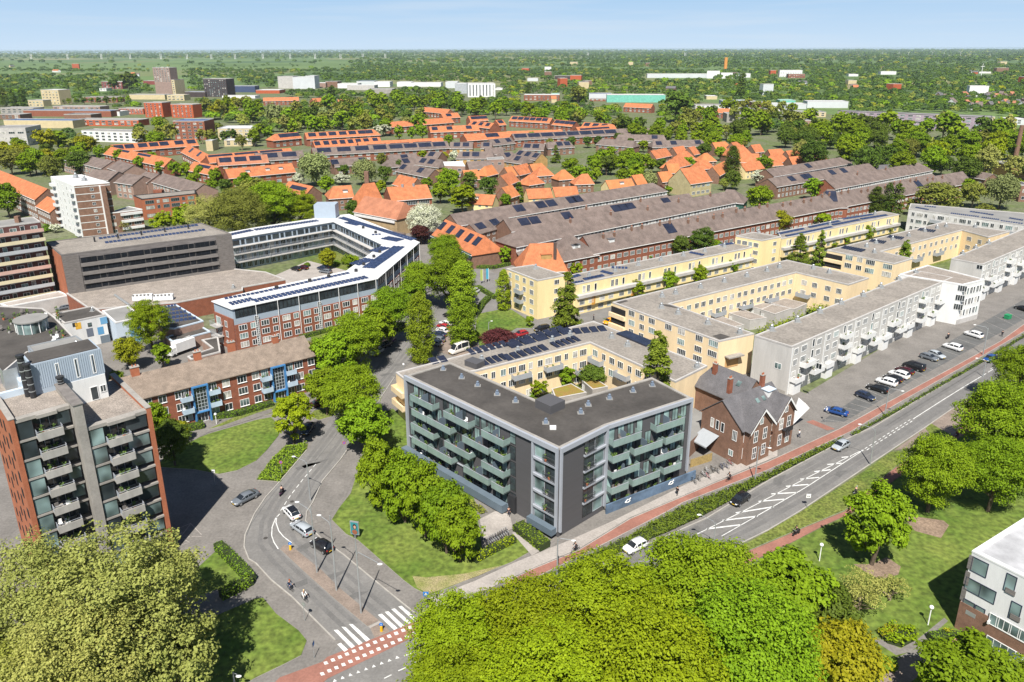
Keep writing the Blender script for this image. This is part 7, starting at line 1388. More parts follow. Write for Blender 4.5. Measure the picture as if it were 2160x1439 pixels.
def region(P, wp, kinds, label, group, sy=.5, seed=1, jit=.45):
 r = random.Random(seed); xs = [p[0] for p in P]; ys = [p[1] for p in P]; y = min(ys)
 while y < max(ys):
  w_ = lerp(wp[0], wp[1], (y - min(ys)) / max(1, max(ys) - min(ys))); x = min(xs) + r.uniform(0, w_)
  while x < max(xs):
   a, c = x + r.uniform(-jit, jit) * w_, y + r.uniform(-jit, jit) * w_ * sy
   if inpoly(a, c, P): k = r.choice(kinds); tree(a, c, w_ * r.uniform(.8, 1.3), k, r.uniform(.9, 1.15), label[k] if isinstance(label, dict) else label, group)
   x += w_ * .68
  y += w_ * sy
mix = ('maple',) * 6 + ('dark',) * 3 + ('olive', 'olive', 'pale', 'lime')
lab = lambda w_: {'maple': 'bright green leafy tree ' + w_, 'dark': 'dark green tree ' + w_, 'olive': 'brownish olive tree ' + w_, 'pale': 'pale sandy green tree ' + w_, 'lime': 'lime green tree ' + w_, 'willow': 'grey green willow ' + w_, 'yellow': 'yellow green tree ' + w_}
region([(1745, 262), (1850, 250), (1990, 252), (2100, 265), (2190, 275), (2190, 372), (2090, 362), (1965, 352), (1900, 345), (1820, 335), (1745, 322), (1690, 326), (1630, 318), (1650, 285)], (46, 58), mix, lab('in the dense park wood at the right'), 'park wood at the right', .48, 3)
region([(1080, 214), (1180, 226), (1330, 255), (1400, 258), (1500, 262), (1590, 285), (1585, 308), (1480, 300), (1370, 286), (1280, 262), (1080, 238)], (27, 31), ('maple',) * 7 + ('olive', 'dark', 'lime'), lab('in the bright belt behind the orange terraces'), 'tree belt behind the terraces', .42, 4)
region([(1190, 332), (1260, 318), (1360, 322), (1378, 345), (1350, 366), (1280, 374), (1215, 368), (1185, 350)], (32, 38), ('maple',) * 5 + ('dark',), lab('in the round wood between the cottages'), 'round wood between the cottages', .48, 5)
region([(560, 238), (700, 212), (800, 216), (900, 240), (905, 256), (790, 266), (640, 270), (560, 262)], (30, 38), ('olive', 'olive', 'willow', 'maple', 'maple', 'dark', 'pale'), lab('in the olive wood behind the back terraces'), 'olive wood behind the terraces', .42, 6)
region([(780, 198), (900, 204), (1000, 206), (1080, 216), (1080, 232), (1000, 228), (900, 222), (780, 212)], (23, 27), ('maple',) * 5 + ('dark',), lab('in the bright row before the factories'), 'bright tree row before the factories', .42, 7)
region([(-20, 312), (60, 292), (150, 280), (182, 300), (182, 340), (150, 365), (60, 360), (-20, 345)], (40, 48), ('maple', 'maple', 'dark', 'olive', 'yellow'), lab('in the wood at the left edge'), 'wood at the left edge', .5, 8)
region([(280, 255), (355, 262), (370, 285), (330, 300), (275, 285)], (32, 38), ('maple', 'olive', 'dark'), lab('between the white slab and the brick block'), 'trees beside the brick block', .5, 9)
region([(430, 262), (500, 270), (480, 300), (560, 262), (580, 275), (490, 305), (420, 290)], (24, 30), ('maple', 'dark', 'olive'), lab('around the cream office'), 'trees around the cream office', .5, 10)
region([(410, 212), (530, 210), (560, 225), (540, 245), (430, 235)], (24, 32), ('yellow', 'lime', 'maple', 'olive'), lab('in the golden wood beyond the cream office'), 'golden wood beyond the cream office', .42, 12)
region([(395, 375), (470, 382), (560, 388), (620, 392), (600, 405), (500, 398), (400, 390)], (26, 32), ('maple', 'maple', 'dark'), lab('behind the pale olive trees'), 'trees behind the pale olive trees', .5, 13)
region([(1600, 232), (1700, 240), (1740, 262), (1700, 290), (1640, 300), (1585, 280)], (34, 40), ('maple', 'dark', 'olive'), lab('left of the narrow pinkish flats'), 'trees around the pinkish flats', .5, 14)
region([(1430, 238), (1590, 228), (1630, 262), (1580, 285), (1450, 262)], (34, 40), ('maple', 'dark', 'maple', 'olive'), lab('between the huge dark tree and the park wood'), 'trees beside the huge dark tree', .5, 15)
region([(1490, 214), (1560, 212), (1700, 226), (1690, 236), (1540, 226)], (26, 30), ('maple', 'olive', 'yellow'), lab('before the white factory halls'), 'trees before the white halls', .5, 16)
def hedge(px, wd, ht, label, kind='hedge', world=False, name='hedge', lf=.22, dens=14, group=None, poly=False):
 V = []; N = []
 r = np.random.default_rng(len(px) * 7 + int(px[0][0]))
 P = [Vector((p[0], p[1])) for p in px] if world else [G(a, c, ht * .5).xy for a, c in px]
 b = MB()
 if poly:
  xs = [p.x for p in P]; ys = [p.y for p in P]; area = (max(xs) - min(xs)) * (max(ys) - min(ys)); n = int(min(90000, area * dens))
  q = np.stack([r.uniform(min(xs), max(xs), n), r.uniform(min(ys), max(ys), n)], 1); PL = [(p.x, p.y) for p in P]
  q = np.array([p for p in q if inpoly(p[0], p[1], PL)])
  lump = (np.sin(q[:, 0] * 1.7 + np.sin(q[:, 1] * 1.3) * 2) + np.sin(q[:, 1] * 2.1 + q[:, 0] * .6)) * .25
  pts = np.concatenate([q, (ht * (.75 + lump * .5) * r.uniform(.55, 1.05, len(q)))[:, None]], 1); nn = r.normal(size=pts.shape) * .55 + [0, 0, 1]
  b.prism(inset(P, .25), 0, ht * .35)
 else:
  pts = []; nn = []
  for a, c in zip(P, P[1:]):
   L = (c - a).length; u = (c - a).normalized(); k = Vector((-u.y, u.x)); n = int(L * (wd + 2 * ht) * dens)
   t = r.uniform(0, L, n); s = r.uniform(-(wd / 2 + ht), wd / 2 + ht, n)
   off = np.clip(s, -wd / 2, wd / 2) + r.normal(0, .04, n); z = np.where(np.abs(s) > wd / 2, ht - (np.abs(s) - wd / 2), ht) + r.normal(0, .05, n)
   pts.append(np.stack([a.x + u.x * t + k.x * off, a.y + u.y * t + k.y * off, np.maximum(z, .02)], 1))
   sd = np.where(np.abs(s) > wd / 2, np.sign(s), 0)
   nn.append(np.stack([k.x * sd, k.y * sd, np.where(sd == 0, 1.0, .25)], 1) + r.normal(0, .4, (n, 3)))
   e = u * .0; b.prism([a + k * (wd / 2 - .08), a - k * (wd / 2 - .08), c - k * (wd / 2 - .08), c + k * (wd / 2 - .08)], 0, ht - .1)
  pts = np.concatenate(pts); nn = np.concatenate(nn)
 global rng; rng = r
 Vv, Q = leaves(pts, nn, lf); m = P[0]
 t = thing(name, label, 'hedge' if name == 'hedge' else 'planting', (m.x, m.y, 0), 0, group)
 Vv = Vv - np.array([m.x, m.y, 0]); o = put('foliage', npmesh('foliage', Vv, Q, [LEAF[kind]]), t); b.build('inner_core', [mat('hedge_core', (.03, .045, .012), .95)], t); return t  # plain dark box fills the inside behind the leaves
HU = [(1080, 1242), (1145, 1216), (1228, 1175), (1330, 1126), (1407, 1083), (1440, 1066), (1620, 995), (1700, 955), (1778, 920)]
HLo = [(1780, 928), (1700, 968), (1620, 1010), (1488, 1084), (1410, 1120), (1330, 1153), (1230, 1200), (1110, 1256)]
hedge(HU + HLo, 0, .95, 'long low shrub bed between red cycle path and avenue, wide at its near end', 'ground', poly=True, name='planting_bed', lf=.3, dens=26)
hedge([(1795, 912), (1830, 893), (1900, 855), (1990, 803), (2070, 757), (2130, 722), (2200, 680), (2200, 688), (2130, 730), (2072, 765), (1992, 811), (1902, 863), (1834, 900), (1797, 920)], 0, .8, 'narrow broken shrub strip beside the avenue, farther along past the crossing', 'ground', poly=True, name='planting_bed', lf=.3, dens=10)
hedge([(541, 1010), (575, 965), (602, 940), (648, 932), (645, 948), (612, 985), (590, 1014)], 0, .7, 'yellow green ground cover on the tip of the traffic wedge', 'hedge', poly=True, name='planting_bed', lf=.28, dens=22)
hedge([(1092, 1108), (1150, 1152)], 2.2, 1.3, 'clipped hedge at the foot of the charcoal block corner'); hedge([(1000, 1180), (1040, 1158), (1085, 1136)], 1.2, 1.2, 'clipped yellow green hedge in front of the parked bicycles', 'lime')
hedge([(460, 1150), (490, 1180), (530, 1222)], 1.5, 1.4, 'clipped hedge along the pavement by the tower block lawn'); hedge([(530, 1222), (490, 1243), (465, 1255)], 1.4, 1.4, 'clipped hedge on the lower side of the tower block lawn')
hedge([(448, 878), (500, 872), (575, 850)], 1.6, 1.1, 'long clipped hedge before the right half of the brick flats'); hedge([(385, 905), (430, 895)], 1.8, 1.2, 'rounded clipped hedge before the left half of the brick flats')
hedge([(632, 712), (708, 692)], 1.2, 1.1, 'clipped hedge along the brick complex, left piece'); hedge([(722, 686), (775, 672)], 1.2, 1.1, 'clipped hedge along the brick complex, right piece')
hedge([(1005, 662), (1018, 640), (1030, 628)], 1.8, 1.2, 'clipped hedge round the terrace lawn by the cafe'); hedge([(1008, 605), (1045, 628), (1052, 618)], 1.4, 1.2, 'hedge round the cafe garden'); hedge([(995, 562), (1040, 564), (1075, 556)], 1.6, 1.2, 'hedge before the orange corner house')
hedge([(1850, 1330), (1880, 1312), (1935, 1322), (1940, 1345), (1905, 1362), (1870, 1352)], 0, 1.4, 'mound of yellow and green shrubs by the garden path', 'lime', poly=True, name='planting_bed', lf=.28, dens=26); hedge([(1963, 1348), (2000, 1342), (2050, 1352), (2085, 1376)], 1.6, 1.2, 'hedge along the path before the white block')
hedge([(1850, 1327), (1895, 1318), (1890, 1330), (1860, 1345)], 0, 1.7, 'bright yellow flowering broom on the shrub mound', 'yellow', poly=True, name='planting_bed', lf=.2, dens=40); hedge([(1988, 1328), (2012, 1325), (2015, 1338), (1985, 1340)], 0, 1.5, 'yellow flowering broom at the corner of the white block', 'yellow', poly=True, name='planting_bed', lf=.2, dens=40)
hedge([(1700, 652), (1790, 628), (1800, 622), (1790, 636), (1710, 664)], 0, 3.4, 'yellow green hedge bank behind the white row, upper piece', 'lime', poly=True, name='planting_bed', lf=.4, dens=9) ; hedge([(1592, 700), (1640, 680), (1700, 660), (1690, 672), (1610, 705)], 0, 3.4, 'yellow green hedge bank behind the white row, near piece', 'lime', poly=True, name='planting_bed', lf=.4, dens=9)
hedge([(980, 1045), (1008, 1062), (1028, 1078), (1015, 1084), (985, 1062)], 0, .8, 'rust coloured low shrubs along the terrace of the charcoal block', 'copper' if False else 'olive', poly=True, name='planting_bed', lf=.25, dens=26)
def lowtree(seed, n=46, kind=0):
 r = np.random.default_rng(seed); d = r.normal(size=(n, 3)); d /= np.linalg.norm(d, axis=1, keepdims=True); d[:, 2] = np.where(d[:, 2] < -.3, -d[:, 2], d[:, 2])
 p = d * r.uniform(.75, 1.05, (n, 1)); p[:, 2] = p[:, 2] * (.62 if kind == 0 else 1.3) + (.75 if kind == 0 else 1.2)
 return p, d * 1.0 + [0, 0, .5] + r.normal(0, .3, (n, 3))
RECTS = []
for o in C.objects:
 if o.parent is None and o.get('category') and o.get('label') and o.get('kind') is None and o.type == 'EMPTY':
  if o.name.startswith('distant'): continue
  ch = [c for c in o.children if c.name.split('.')[0] in ('wall', 'roof')]
  if not ch: continue
  xs, ys = [], []
  for c in ch:
   off = inv(o)
   for v in c.data.vertices:
    q = v.co; zc = q.y * _cp + (H - q.z) * _sp; yc = q.y * _sp - (H - q.z) * _cp
    if zc > 1: xs.append(CX + F * q.x / zc); ys.append(CY - F * yc / zc)
  if xs: RECTS.append((min(xs), max(xs), min(ys), max(ys)))
RECTS = np.array(RECTS)
def free(x, y, s):
 h = (RECTS[:, 3] - RECTS[:, 2])
 return not np.any((x > RECTS[:, 0] - s * .4) & (x < RECTS[:, 1] + s * .4) & (y > RECTS[:, 2] - s * .1) & (y < RECTS[:, 3] + s * .38))
r = np.random.default_rng(99); TP = []; y = 300.0
def wn(X, Y, k, s): return math.sin(X * k + s) * math.cos(Y * k * .7 + s * 2.1) + .6 * math.sin(X * k * 2.3 + Y * k * 1.7 + s)
while y > 106.5:
 dist = H * F / (y - 103); rad0 = 5.6 if dist < 1500 else (7 if dist < 3500 else 11 + dist * .0006)
 s = 2 * rad0 * (y - 103) / H
 x = -60 + r.uniform(0, s)
 while x < 2220:
  a, c = x + r.uniform(-.4, .4) * s, y + r.uniform(-.3, .3) * s
  if c > 106:
   g = G(a, c, 4); f = wn(g.x, g.y, .0021, 1.3) + .5 * wn(g.x, g.y, .009, 4)
   if g.y > 2300: ok = wn(g.x * .35, g.y * 1.5, .0019, 2.2) + .35 * wn(g.x, g.y, .006, 1) > (-.75 if g.y < 5000 else -.8)
   else: ok = f > -1.5 if g.y > 560 else f > -.45
   lx = (a < 740 and 124 < c < 146)
   if lx: ok = ok and r.random() < .10
   if g.y < 380: ok = False
   if ok and free(a, c, s): TP.append((g.x, g.y, rad0 * r.uniform(.6, 1.25), s))
  x += s * (.62 if dist < 3000 else .8)
 y -= max(.5, s * .26)
WM = [LEAF['dark'], LEAF['maple'], LEAF['olive'], leafmat('wood_leaves', (.045, .08, .02), (.095, .145, .035)), leafmat('fresh_leaves', (.085, .125, .016), (.16, .21, .03)), LEAF['yellow']]
Vs, Qs, Ms, off = [], [], [], 0
protos = {k: [lowtree(k * 10 + i, n, kd) for i in range(6)] for k, n, kd in ((0, 130, 0), (1, 60, 0), (2, 26, 0), (3, 40, 1))}
for X, Y, R, s in TP:
 lod = 0 if s > 15 else (1 if s > 7 else 2); 
 if lod < 2 and r.random() < .04: lod = 3
 P, N = protos[lod][r.integers(6)]; a = r.uniform(0, 6.28); ca, sa = math.cos(a), math.sin(a); rz = np.array([[ca, sa, 0], [-sa, ca, 0], [0, 0, 1]])
 rr = R if lod != 3 else R * .6
 rng = r; v, q = leaves((P @ rz) * rr, N @ rz, rr * (.36, .5, .85, .6)[lod]); v = v + [X, Y, 0]
 Vs.append(v); Qs.append(q + off); off += len(v); kk = wn(X, Y, .004, 7.7)
 w_ = np.array([.30, .24, .16, .34, .22, .04]); w_[0] += .25 * (kk > .5); w_[1] += .3 * (kk < -.3); w_[2] += .2 * (abs(kk) < .3); 
 if Y > 900: w_ = np.array([.42, .08, .10, .42, .07, .015])
 if Y > 1700: w_ = np.array([.42, .02, .07, .52, .02, .005])
 Ms.append(np.full(len(q), r.choice(6, p=w_ / w_.sum()), dtype=np.int32))
me = npmesh('woodland', np.concatenate(Vs), np.concatenate(Qs), WM); me.polygons.foreach_set('material_index', np.concatenate(Ms)); me.update()
o = put('woodland', me); stuff(o, 'far woods, hedgerows and garden trees filling the plain up to the horizon', 'woodland')
# ------------------------------------------------------------------ vehicles
def paint(name, c, rough=.25): return mat('paint_' + name, c, rough, .03, .5, spec=.6)
PAINT = {'white': paint('white', (.75, .75, .75)), 'black': paint('black', (.012, .012, .014)), 'silver': paint('silver', (.34, .37, .40)), 'grey': paint('grey', (.13, .145, .165)), 'blue': paint('blue', (.015, .06, .22)), 'red': paint('red', (.32, .02, .025)), 'navy': paint('navy', (.02, .03, .06)), 'purple': paint('purple', (.06, .02, .09)), 'orange': paint('orange', (.75, .30, .01)), 'maroon': paint('maroon', (.05, .008, .012)), 'cream': paint('cream', (.66, .63, .58))}
tyre_m = mat('tyre', (.02, .02, .02), .9); rim_m = mat('wheel_rim', (.4, .41, .42), .35, .05, 1, metal=.6); lampw = mat('headlamp', (.7, .72, .74), .2); lampr = mat('tail_lamp', (.35, .01, .01), .3); plate_y = mat('number_plate_yellow', (.75, .50, .02), .6); carglass = mat('car_glass', (.018, .022, .028), .08, .1, 1, spec=.6)
SHAPES = {  # length, half width, profile (x, belt z, roof z or None)
 'hatch': (4.1, .86, [(-2.05, .62, None), (-1.95, .95, 1.02), (-1.45, .98, 1.42), (-.5, .96, 1.50), (.35, .95, 1.44), (1.05, .94, .98), (1.75, .82, None), (2.05, .60, None)]),
 'sedan': (4.6, .88, [(-2.3, .66, None), (-2.2, .93, None), (-1.65, .98, 1.02), (-1.0, .96, 1.38), (-.1, .95, 1.44), (.55, .94, 1.36), (1.25, .92, .96), (2.0, .80, None), (2.3, .58, None)]),
 'estate': (4.6, .88, [(-2.3, .64, None), (-2.2, .96, 1.05), (-1.8, .98, 1.42), (-.6, .97, 1.48), (.45, .95, 1.41), (1.2, .93, .97), (2.0, .80, None), (2.3, .58, None)]),
 'suv': (4.5, .92, [(-2.25, .75, None), (-2.15, 1.08, 1.15), (-1.75, 1.1, 1.60), (-.5, 1.08, 1.68), (.45, 1.06, 1.60), (1.15, 1.04, 1.10), (1.95, .92, None), (2.25, .66, None)]),
 'van': (4.9, .95, [(-2.45, .8, None), (-2.4, 1.1, 1.75), (-2.1, 1.12, 1.88), (-.3, 1.1, 1.92), (1.0, 1.08, 1.78), (1.7, 1.05, 1.12), (2.25, .9, None), (2.45, .62, None)]),
 'camper': (5.6, 1.0, [(-2.8, .9, None), (-2.76, 1.25, 2.3), (-2.4, 1.28, 2.55), (-.2, 1.26, 2.6), (1.1, 1.2, 2.35), (2.0, 1.15, 1.2), (2.6, .95, None), (2.8, .65, None)])}
CARP = {}
def car_proto(shape):
 if shape in CARP: return CARP[shape]
 L, hw, pr = SHAPES[shape]; b = MB(); rings = []
 for i, (x, zb, zr) in enumerate(pr):
  e = .86 if i in (0, len(pr) - 1) else (.96 if i in (1, len(pr) - 2) else 1.0); w_ = hw * e; zl = .30 if 0 < i < len(pr) - 1 else .36; rw = w_ * .80
  zt = zr if zr else zb + .05; k = len(b.v)
  b.v += [(x, -w_ * .92, zl), (x, -w_, zl + .2), (x, -w_, zb - .1), (x, -w_ * .95, zb), (x, -(rw if zr else w_ * .86), zt - .03), (x, 0, zt + .03), (x, (rw if zr else w_ * .86), zt - .03), (x, w_ * .95, zb), (x, w_, zb - .1), (x, w_, zl + .2), (x, w_ * .92, zl)]; rings.append(k)
 for r0, r1 in zip(rings, rings[1:]):
  for j in range(10): b.f.append((r0 + j, r0 + j + 1, r1 + j + 1, r1 + j)); b.m.append(0)
  b.f.append((r0 + 10, r0, r1, r1 + 10)); b.m.append(0)
 b.f.append(tuple(range(rings[0] + 10, rings[0] - 1, -1))); b.f.append(tuple(range(rings[-1], rings[-1] + 11))); b.m += [0, 0]
 body = b.mesh('body', PAINT['white'], True); parts = []
 rf = [p for p in pr if p[2]]; 
 def glass_(name, idx, sides):
  q = MB()
  for (x0, zb0, zr0), (x1, zb1, zr1) in idx:
   for s in sides:
    o = .012; f = lambda x, z, y: (x, s * (y + o), z)
    if sides == (1, -1) or len(sides) == 1:
     a = [f(x0 + .05, zb0 + .04, hw * .95), f(x1 - .05, zb1 + .04, hw * .95), f(x1 - .05, max(zb1 + .05, zr1 - .09), hw * .815), f(x0 + .05, max(zb0 + .05, zr0 - .09), hw * .815)]; q.face(a if s < 0 else a[::-1])
  return (name, q.mesh(name, carglass))
 for s in (1, -1): parts.append(glass_('side_window', list(zip(rf[0:-1], rf[1:])), (s,)))
 fr, fr2 = rf[-2], rf[-1]; q = MB(); q.face([(fr2[0] + .02, -hw * .80, fr2[2] + .03), (fr2[0] + .02, hw * .80, fr2[2] + .03), (fr[0] + .06, hw * .68, fr[2] + .03), (fr[0] + .06, -hw * .68, fr[2] + .03)]); parts.append(('windscreen', q.mesh('windscreen', carglass)))
 r0, r1 = rf[0], rf[1]; q = MB(); q.face([(r0[0] - .02, hw * .78, r0[2] + .03), (r0[0] - .02, -hw * .78, r0[2] + .03), (r1[0] - .04, -hw * .68, r1[2] + .02), (r1[0] - .04, hw * .68, r1[2] + .02)]); parts.append(('rear_window', q.mesh('rear_window', carglass)))
 for s in (1, -1):
  q = MB(); q.box(pr[-1][0] - .22, s * hw * .55 - .16, .58, pr[-1][0] + .015, s * hw * .55 + .16, .72); parts.append(('headlight', q.mesh('headlight', lampw)))
  q = MB(); q.box(pr[0][0] - .02, s * hw * .68 - .1, .70, pr[0][0] + .2, s * hw * .68 + .1, .9); parts.append(('tail_light', q.mesh('tail_light', lampr)))
 for x in (pr[0][0] - .03, pr[-1][0] + .012): q = MB(); q.box(x, -.26, .46, x + .02, .26, .57); parts.append(('number_plate', q.mesh('number_plate', plate_y)))
 wx = L * .31; wh = MB()
 wh.tube([(0, -.11, 0), (0, .11, 0)], .32, 16); q2_ = MB(); q2_.tube([(0, -.125, 0), (0, .125, 0)], .2, 12)
 CARP[shape] = (body, parts, wh.mesh('wheel', tyre_m), q2_.mesh('rim', rim_m), wx, hw); return CARP[shape]
def car(front, rear, shape, color, label, cat='car', group=None, roofc=None, name='parked_car'):
 a, c = G(*front, .0).xy, G(*rear, .0).xy; d = a - c; m = (a + c) / 2; t = thing(name, label, cat, (m.x, m.y, .1), math.atan2(d.y, d.x), group)
 body, parts, wh, rim, wx, hw = car_proto(shape)
 o = put('body', body, t); o.material_slots[0].link = 'OBJECT'; o.material_slots[0].material = PAINT[color]
 for nm, me in parts: put(nm, me, t)
 for sx in (1, -1):
  for sy in (1, -1): w_ = put('wheel', wh, t); w_.location = (sx * wx, sy * (hw - .12), .32); put('rim', rim, w_)
 if roofc: q = MB(); pr = [p for p in SHAPES[shape][2] if p[2]]; put('roof_panel', (q.box(pr[1][0], -hw * .7, pr[1][2] + .02, pr[-2][0], hw * .7, pr[2][2] + .045), q.mesh('roof_panel', PAINT[roofc]))[1], t)
 return t
PKA = 'cars parked along the avenue service road'; PKB = 'cars parked in the side street car park'; PKC = 'cars in the brick complex courtyard'
CARS = [((603, 1075), (628, 1102), 'hatch', 'white', 'white hatchback with a black roof, first in the queue on the side road', None, 'black', 'moving_car'), ((623, 1112), (652, 1132), 'estate', 'silver', 'silver blue estate car between the white and the black hatchback', None, None, 'moving_car'), ((664, 1149), (695, 1168), 'hatch', 'black', 'black hatchback with a yellow rear plate beside the traffic island', None, None, 'moving_car'), ((497, 1068), (540, 1046), 'sedan', 'grey', 'dark grey car leaving the forecourt at the edge of the tower shadow', None, None, 'moving_car'),
 ((1545, 1071), (1576, 1050), 'hatch', 'black', 'black hatchback driving beside the hatched road markings', None, None, 'moving_car'), ((1757, 955), (1788, 938), 'hatch', 'silver', 'silver hatchback driving on the avenue past the villa', None, None, 'moving_car'), ((2075, 768), (2098, 756), 'hatch', 'blue', 'bright blue hatchback driving on the avenue at the right', None, None, 'moving_car'), ((1328, 1166), (1352, 1154), 'hatch', 'white', 'white car half hidden by the lime trees on the avenue', None, None, 'moving_car'),
 ((1742, 868), (1786, 880), 'sedan', 'blue', 'bright blue saloon parked alone nearest the sculpture', PKA, None, 'parked_car'), ((1845, 849), (1804, 833), 'hatch', 'navy', 'dark blue hatchback, second from the sculpture', PKA, None, 'parked_car'), ((1828, 818), (1873, 832), 'estate', 'black', 'black estate car left of a white one', PKA, None, 'parked_car'), ((1848, 805), (1891, 818), 'suv', 'white', 'white off road car between two black cars', PKA, None, 'parked_car'), ((1863, 797), (1903, 811), 'hatch', 'black', 'black hatchback squeezed between two white cars', PKA, None, 'parked_car'), ((1875, 789), (1917, 803), 'suv', 'white', 'white car with a dark windscreen next to the dark red car', PKA, None, 'parked_car'), ((1890, 781), (1925, 794), 'hatch', 'maroon', 'very dark red hatchback beside the black van', PKA, None, 'parked_car'), ((1907, 772), (1947, 786), 'van', 'black', 'black people carrier at the end of the long parked group', PKA, None, 'parked_car'),
 ((1977, 765), (1941, 753), 'hatch', 'grey', 'grey hatchback, front one of the pair', PKA, None, 'parked_car'), ((1990, 760), (1960, 748), 'hatch', 'silver', 'silver grey hatchback, rear one of the pair', PKA, None, 'parked_car'), ((1988, 731), (2030, 744), 'suv', 'white', 'white car parked between two empty stretches of bays', PKA, None, 'parked_car'), ((2034, 705), (2072, 717), 'suv', 'white', 'white car parked before the bright white cube of flats', PKA, None, 'parked_car'), ((2140, 650), (2174, 661), 'sedan', 'black', 'black car parked at the right edge of the photo', PKA, None, 'parked_car'),
 ((927, 683), (955, 691), 'hatch', 'white', 'white hatchback at the far end of the small row', PKB, None, 'parked_car'), ((922, 690), (949, 698), 'hatch', 'red', 'red hatchback between two white cars', PKB, None, 'parked_car'), ((917, 698), (946, 706), 'hatch', 'white', 'white car between a red and a dark blue car', PKB, None, 'parked_car'), ((911, 707), (940, 713), 'sedan', 'navy', 'dark blue saloon below the second white car', PKB, None, 'parked_car'), ((912, 718), (936, 724), 'hatch', 'grey', 'grey hatchback partly behind the hornbeam column', PKB, None, 'parked_car'), ((908, 726), (929, 731), 'hatch', 'silver', 'silver car mostly hidden behind the hornbeam column', PKB, None, 'parked_car'), ((938, 667), (956, 674), 'hatch', 'black', 'black car against the upright hornbeam', PKB, None, 'parked_car'), ((962, 704), (983, 709), 'hatch', 'black', 'black car in the shade right of the upright hornbeam', PKB, None, 'parked_car'),
 ((948, 750), (988, 737), 'camper', 'cream', 'cream white camper van with side windows behind the charcoal block', None, None, 'camper_van'), ((1008, 616), (992, 625), 'van', 'white', 'white delivery van by the cafe hedge', None, None, 'delivery_van'), ((852, 663), (868, 669), 'hatch', 'silver', 'pale blue car under the street trees', None, None, 'parked_car'), ((785, 752), (804, 743), 'hatch', 'silver', 'grey blue car with a sunlit windscreen under the street trees', None, None, 'parked_car'), ((804, 738), (820, 730), 'suv', 'black', 'black car under the street trees before the purple one', None, None, 'parked_car'), ((815, 729), (827, 722), 'hatch', 'purple', 'purple car under the street trees', None, None, 'parked_car'), ((826, 701), (852, 694), 'van', 'black', 'dark van in the shade of the street trees', None, None, 'parked_car'), ((661, 860), (684, 855), 'sedan', 'maroon', 'dark red car under the tree at the end of the brick flats', None, None, 'parked_car'), ((645, 918), (655, 905), 'hatch', 'navy', 'dark car half hidden by the lone yellow green tree', None, None, 'parked_car'),
 ((616, 569), (633, 573), 'hatch', 'black', 'black car at the left of the courtyard', PKC, None, 'parked_car'), ((631, 567), (648, 570), 'hatch', 'maroon', 'dark red car by the courtyard wall', PKC, None, 'parked_car'), ((671, 568), (690, 571), 'hatch', 'navy', 'dark blue car behind another one in the courtyard', PKC, None, 'parked_car'), ((676, 575), (698, 578), 'estate', 'grey', 'grey estate in front of the dark blue car in the courtyard', PKC, None, 'parked_car'), ((1128, 701), (1158, 694), 'estate', 'black', 'black estate behind the solar panels of the cream roof', None, None, 'parked_car'), ((1084, 713), (1113, 706), 'hatch', 'red', 'bright red car beside the dark red shrub tree', None, None, 'parked_car'), ((1277, 686), (1293, 680), 'hatch', 'orange', 'yellow orange car at the corner of the cream building', None, None, 'parked_car'), ((120, 656), (149, 651), 'hatch', 'grey', 'grey car in the alley behind the white workshop', None, None, 'parked_car')]
for a in CARS: car(a[0], a[1], a[2], a[3], a[4] + (' along the avenue' if a[5] == PKA and len(a[4].split()) < 13 else ''), 'van' if 'van' in a[7] else 'car', a[5], a[6], a[7])
g0_, g1_ = G(366, 752, 0).xy, G(404, 738, 0).xy; d_ = g1_ - g0_; t = thing('box_lorry', 'white box lorry parked in the yard behind the brick flats', 'lorry', ((g0_.x + g1_.x) / 2, (g0_.y + g1_.y) / 2, .1), math.atan2(d_.y, d_.x))
q = MB(); q.box(-2.1, -1.1, .9, 3.2, 1.1, 3.3); q.build('cargo_box', [white_wall]).parent = t; C.objects[-1]
q = MB(); q.box(-3.6, -1.0, .5, -2.15, 1.0, 1.5); q.face([(-3.6, -1, 1.5), (-3.6, 1, 1.5), (-2.9, .9, 2.3), (-2.9, -.9, 2.3)]); q.box(-2.9, -.95, 1.5, -2.15, .95, 2.35); o = q.build('cab', [white_wall]); o.parent = t
for x in (-2.8, 2.0):
 for y in (-.9, .9): q = MB(); q.tube([(x, y - .13, .42), (x, y + .13, .42)], .42, 14); o = q.build('wheel', [tyre_m]); o.parent = t
# ------------------------------------------------------------------ lamp posts, signs, street furniture
def hgt(base, top): g = G(*base); d = ray(*top); return g, H + d.z * g.y / d.y
def lamp(base, top, heads, label, r=.11, group='street lamps'):
 g, h = hgt(base, top); t = thing('street_lamp', label, 'street lamp', g, 0, group)
 q = MB(); q.tube([(0, 0, 0), (0, 0, h * .4), (0, 0, h)], [r * 1.25, r, r * .6], 8); o = q.build('pole', [metal_g]); o.parent = t
 for (az, L, z) in heads:
  a = math.radians(az); e = Vector((math.cos(a), math.sin(a), 0)); q = MB(); z = h * z
  q.tube([Vector((0, 0, z - .5)), e * .4 + Vector((0, 0, z + .1)), e * L + Vector((0, 0, z + .25))], [.05, .045, .04], 6); o = q.build('arm', [metal_g]); o.parent = t
  q = MB(); q.ell(e * (L + .3) + Vector((0, 0, z + .22)), (.36, .2, .1), 10, 5); o = q.build('lamp_head', [white_wall]); o.parent = t; o['label'] = 'pale flat lamp head'
 return t
lamp((655, 1057), (647, 975), ((150, 2.6, 1.0),), 'street lamp on the right kerb of the side road, farthest of the tall ones'); lamp((669, 1209), (656, 1068), ((142, 2.8, .93),), 'tall pole on the traffic island behind the black hatchback'); lamp((710, 1247), (696, 1088), ((140, 2.2, .9),), 'tall pole in the middle of the traffic island'); lamp((762, 1295), (751, 1130), ((-38, 4.2, .80),), 'tall pole with a long lamp arm nearest the zebra crossing')
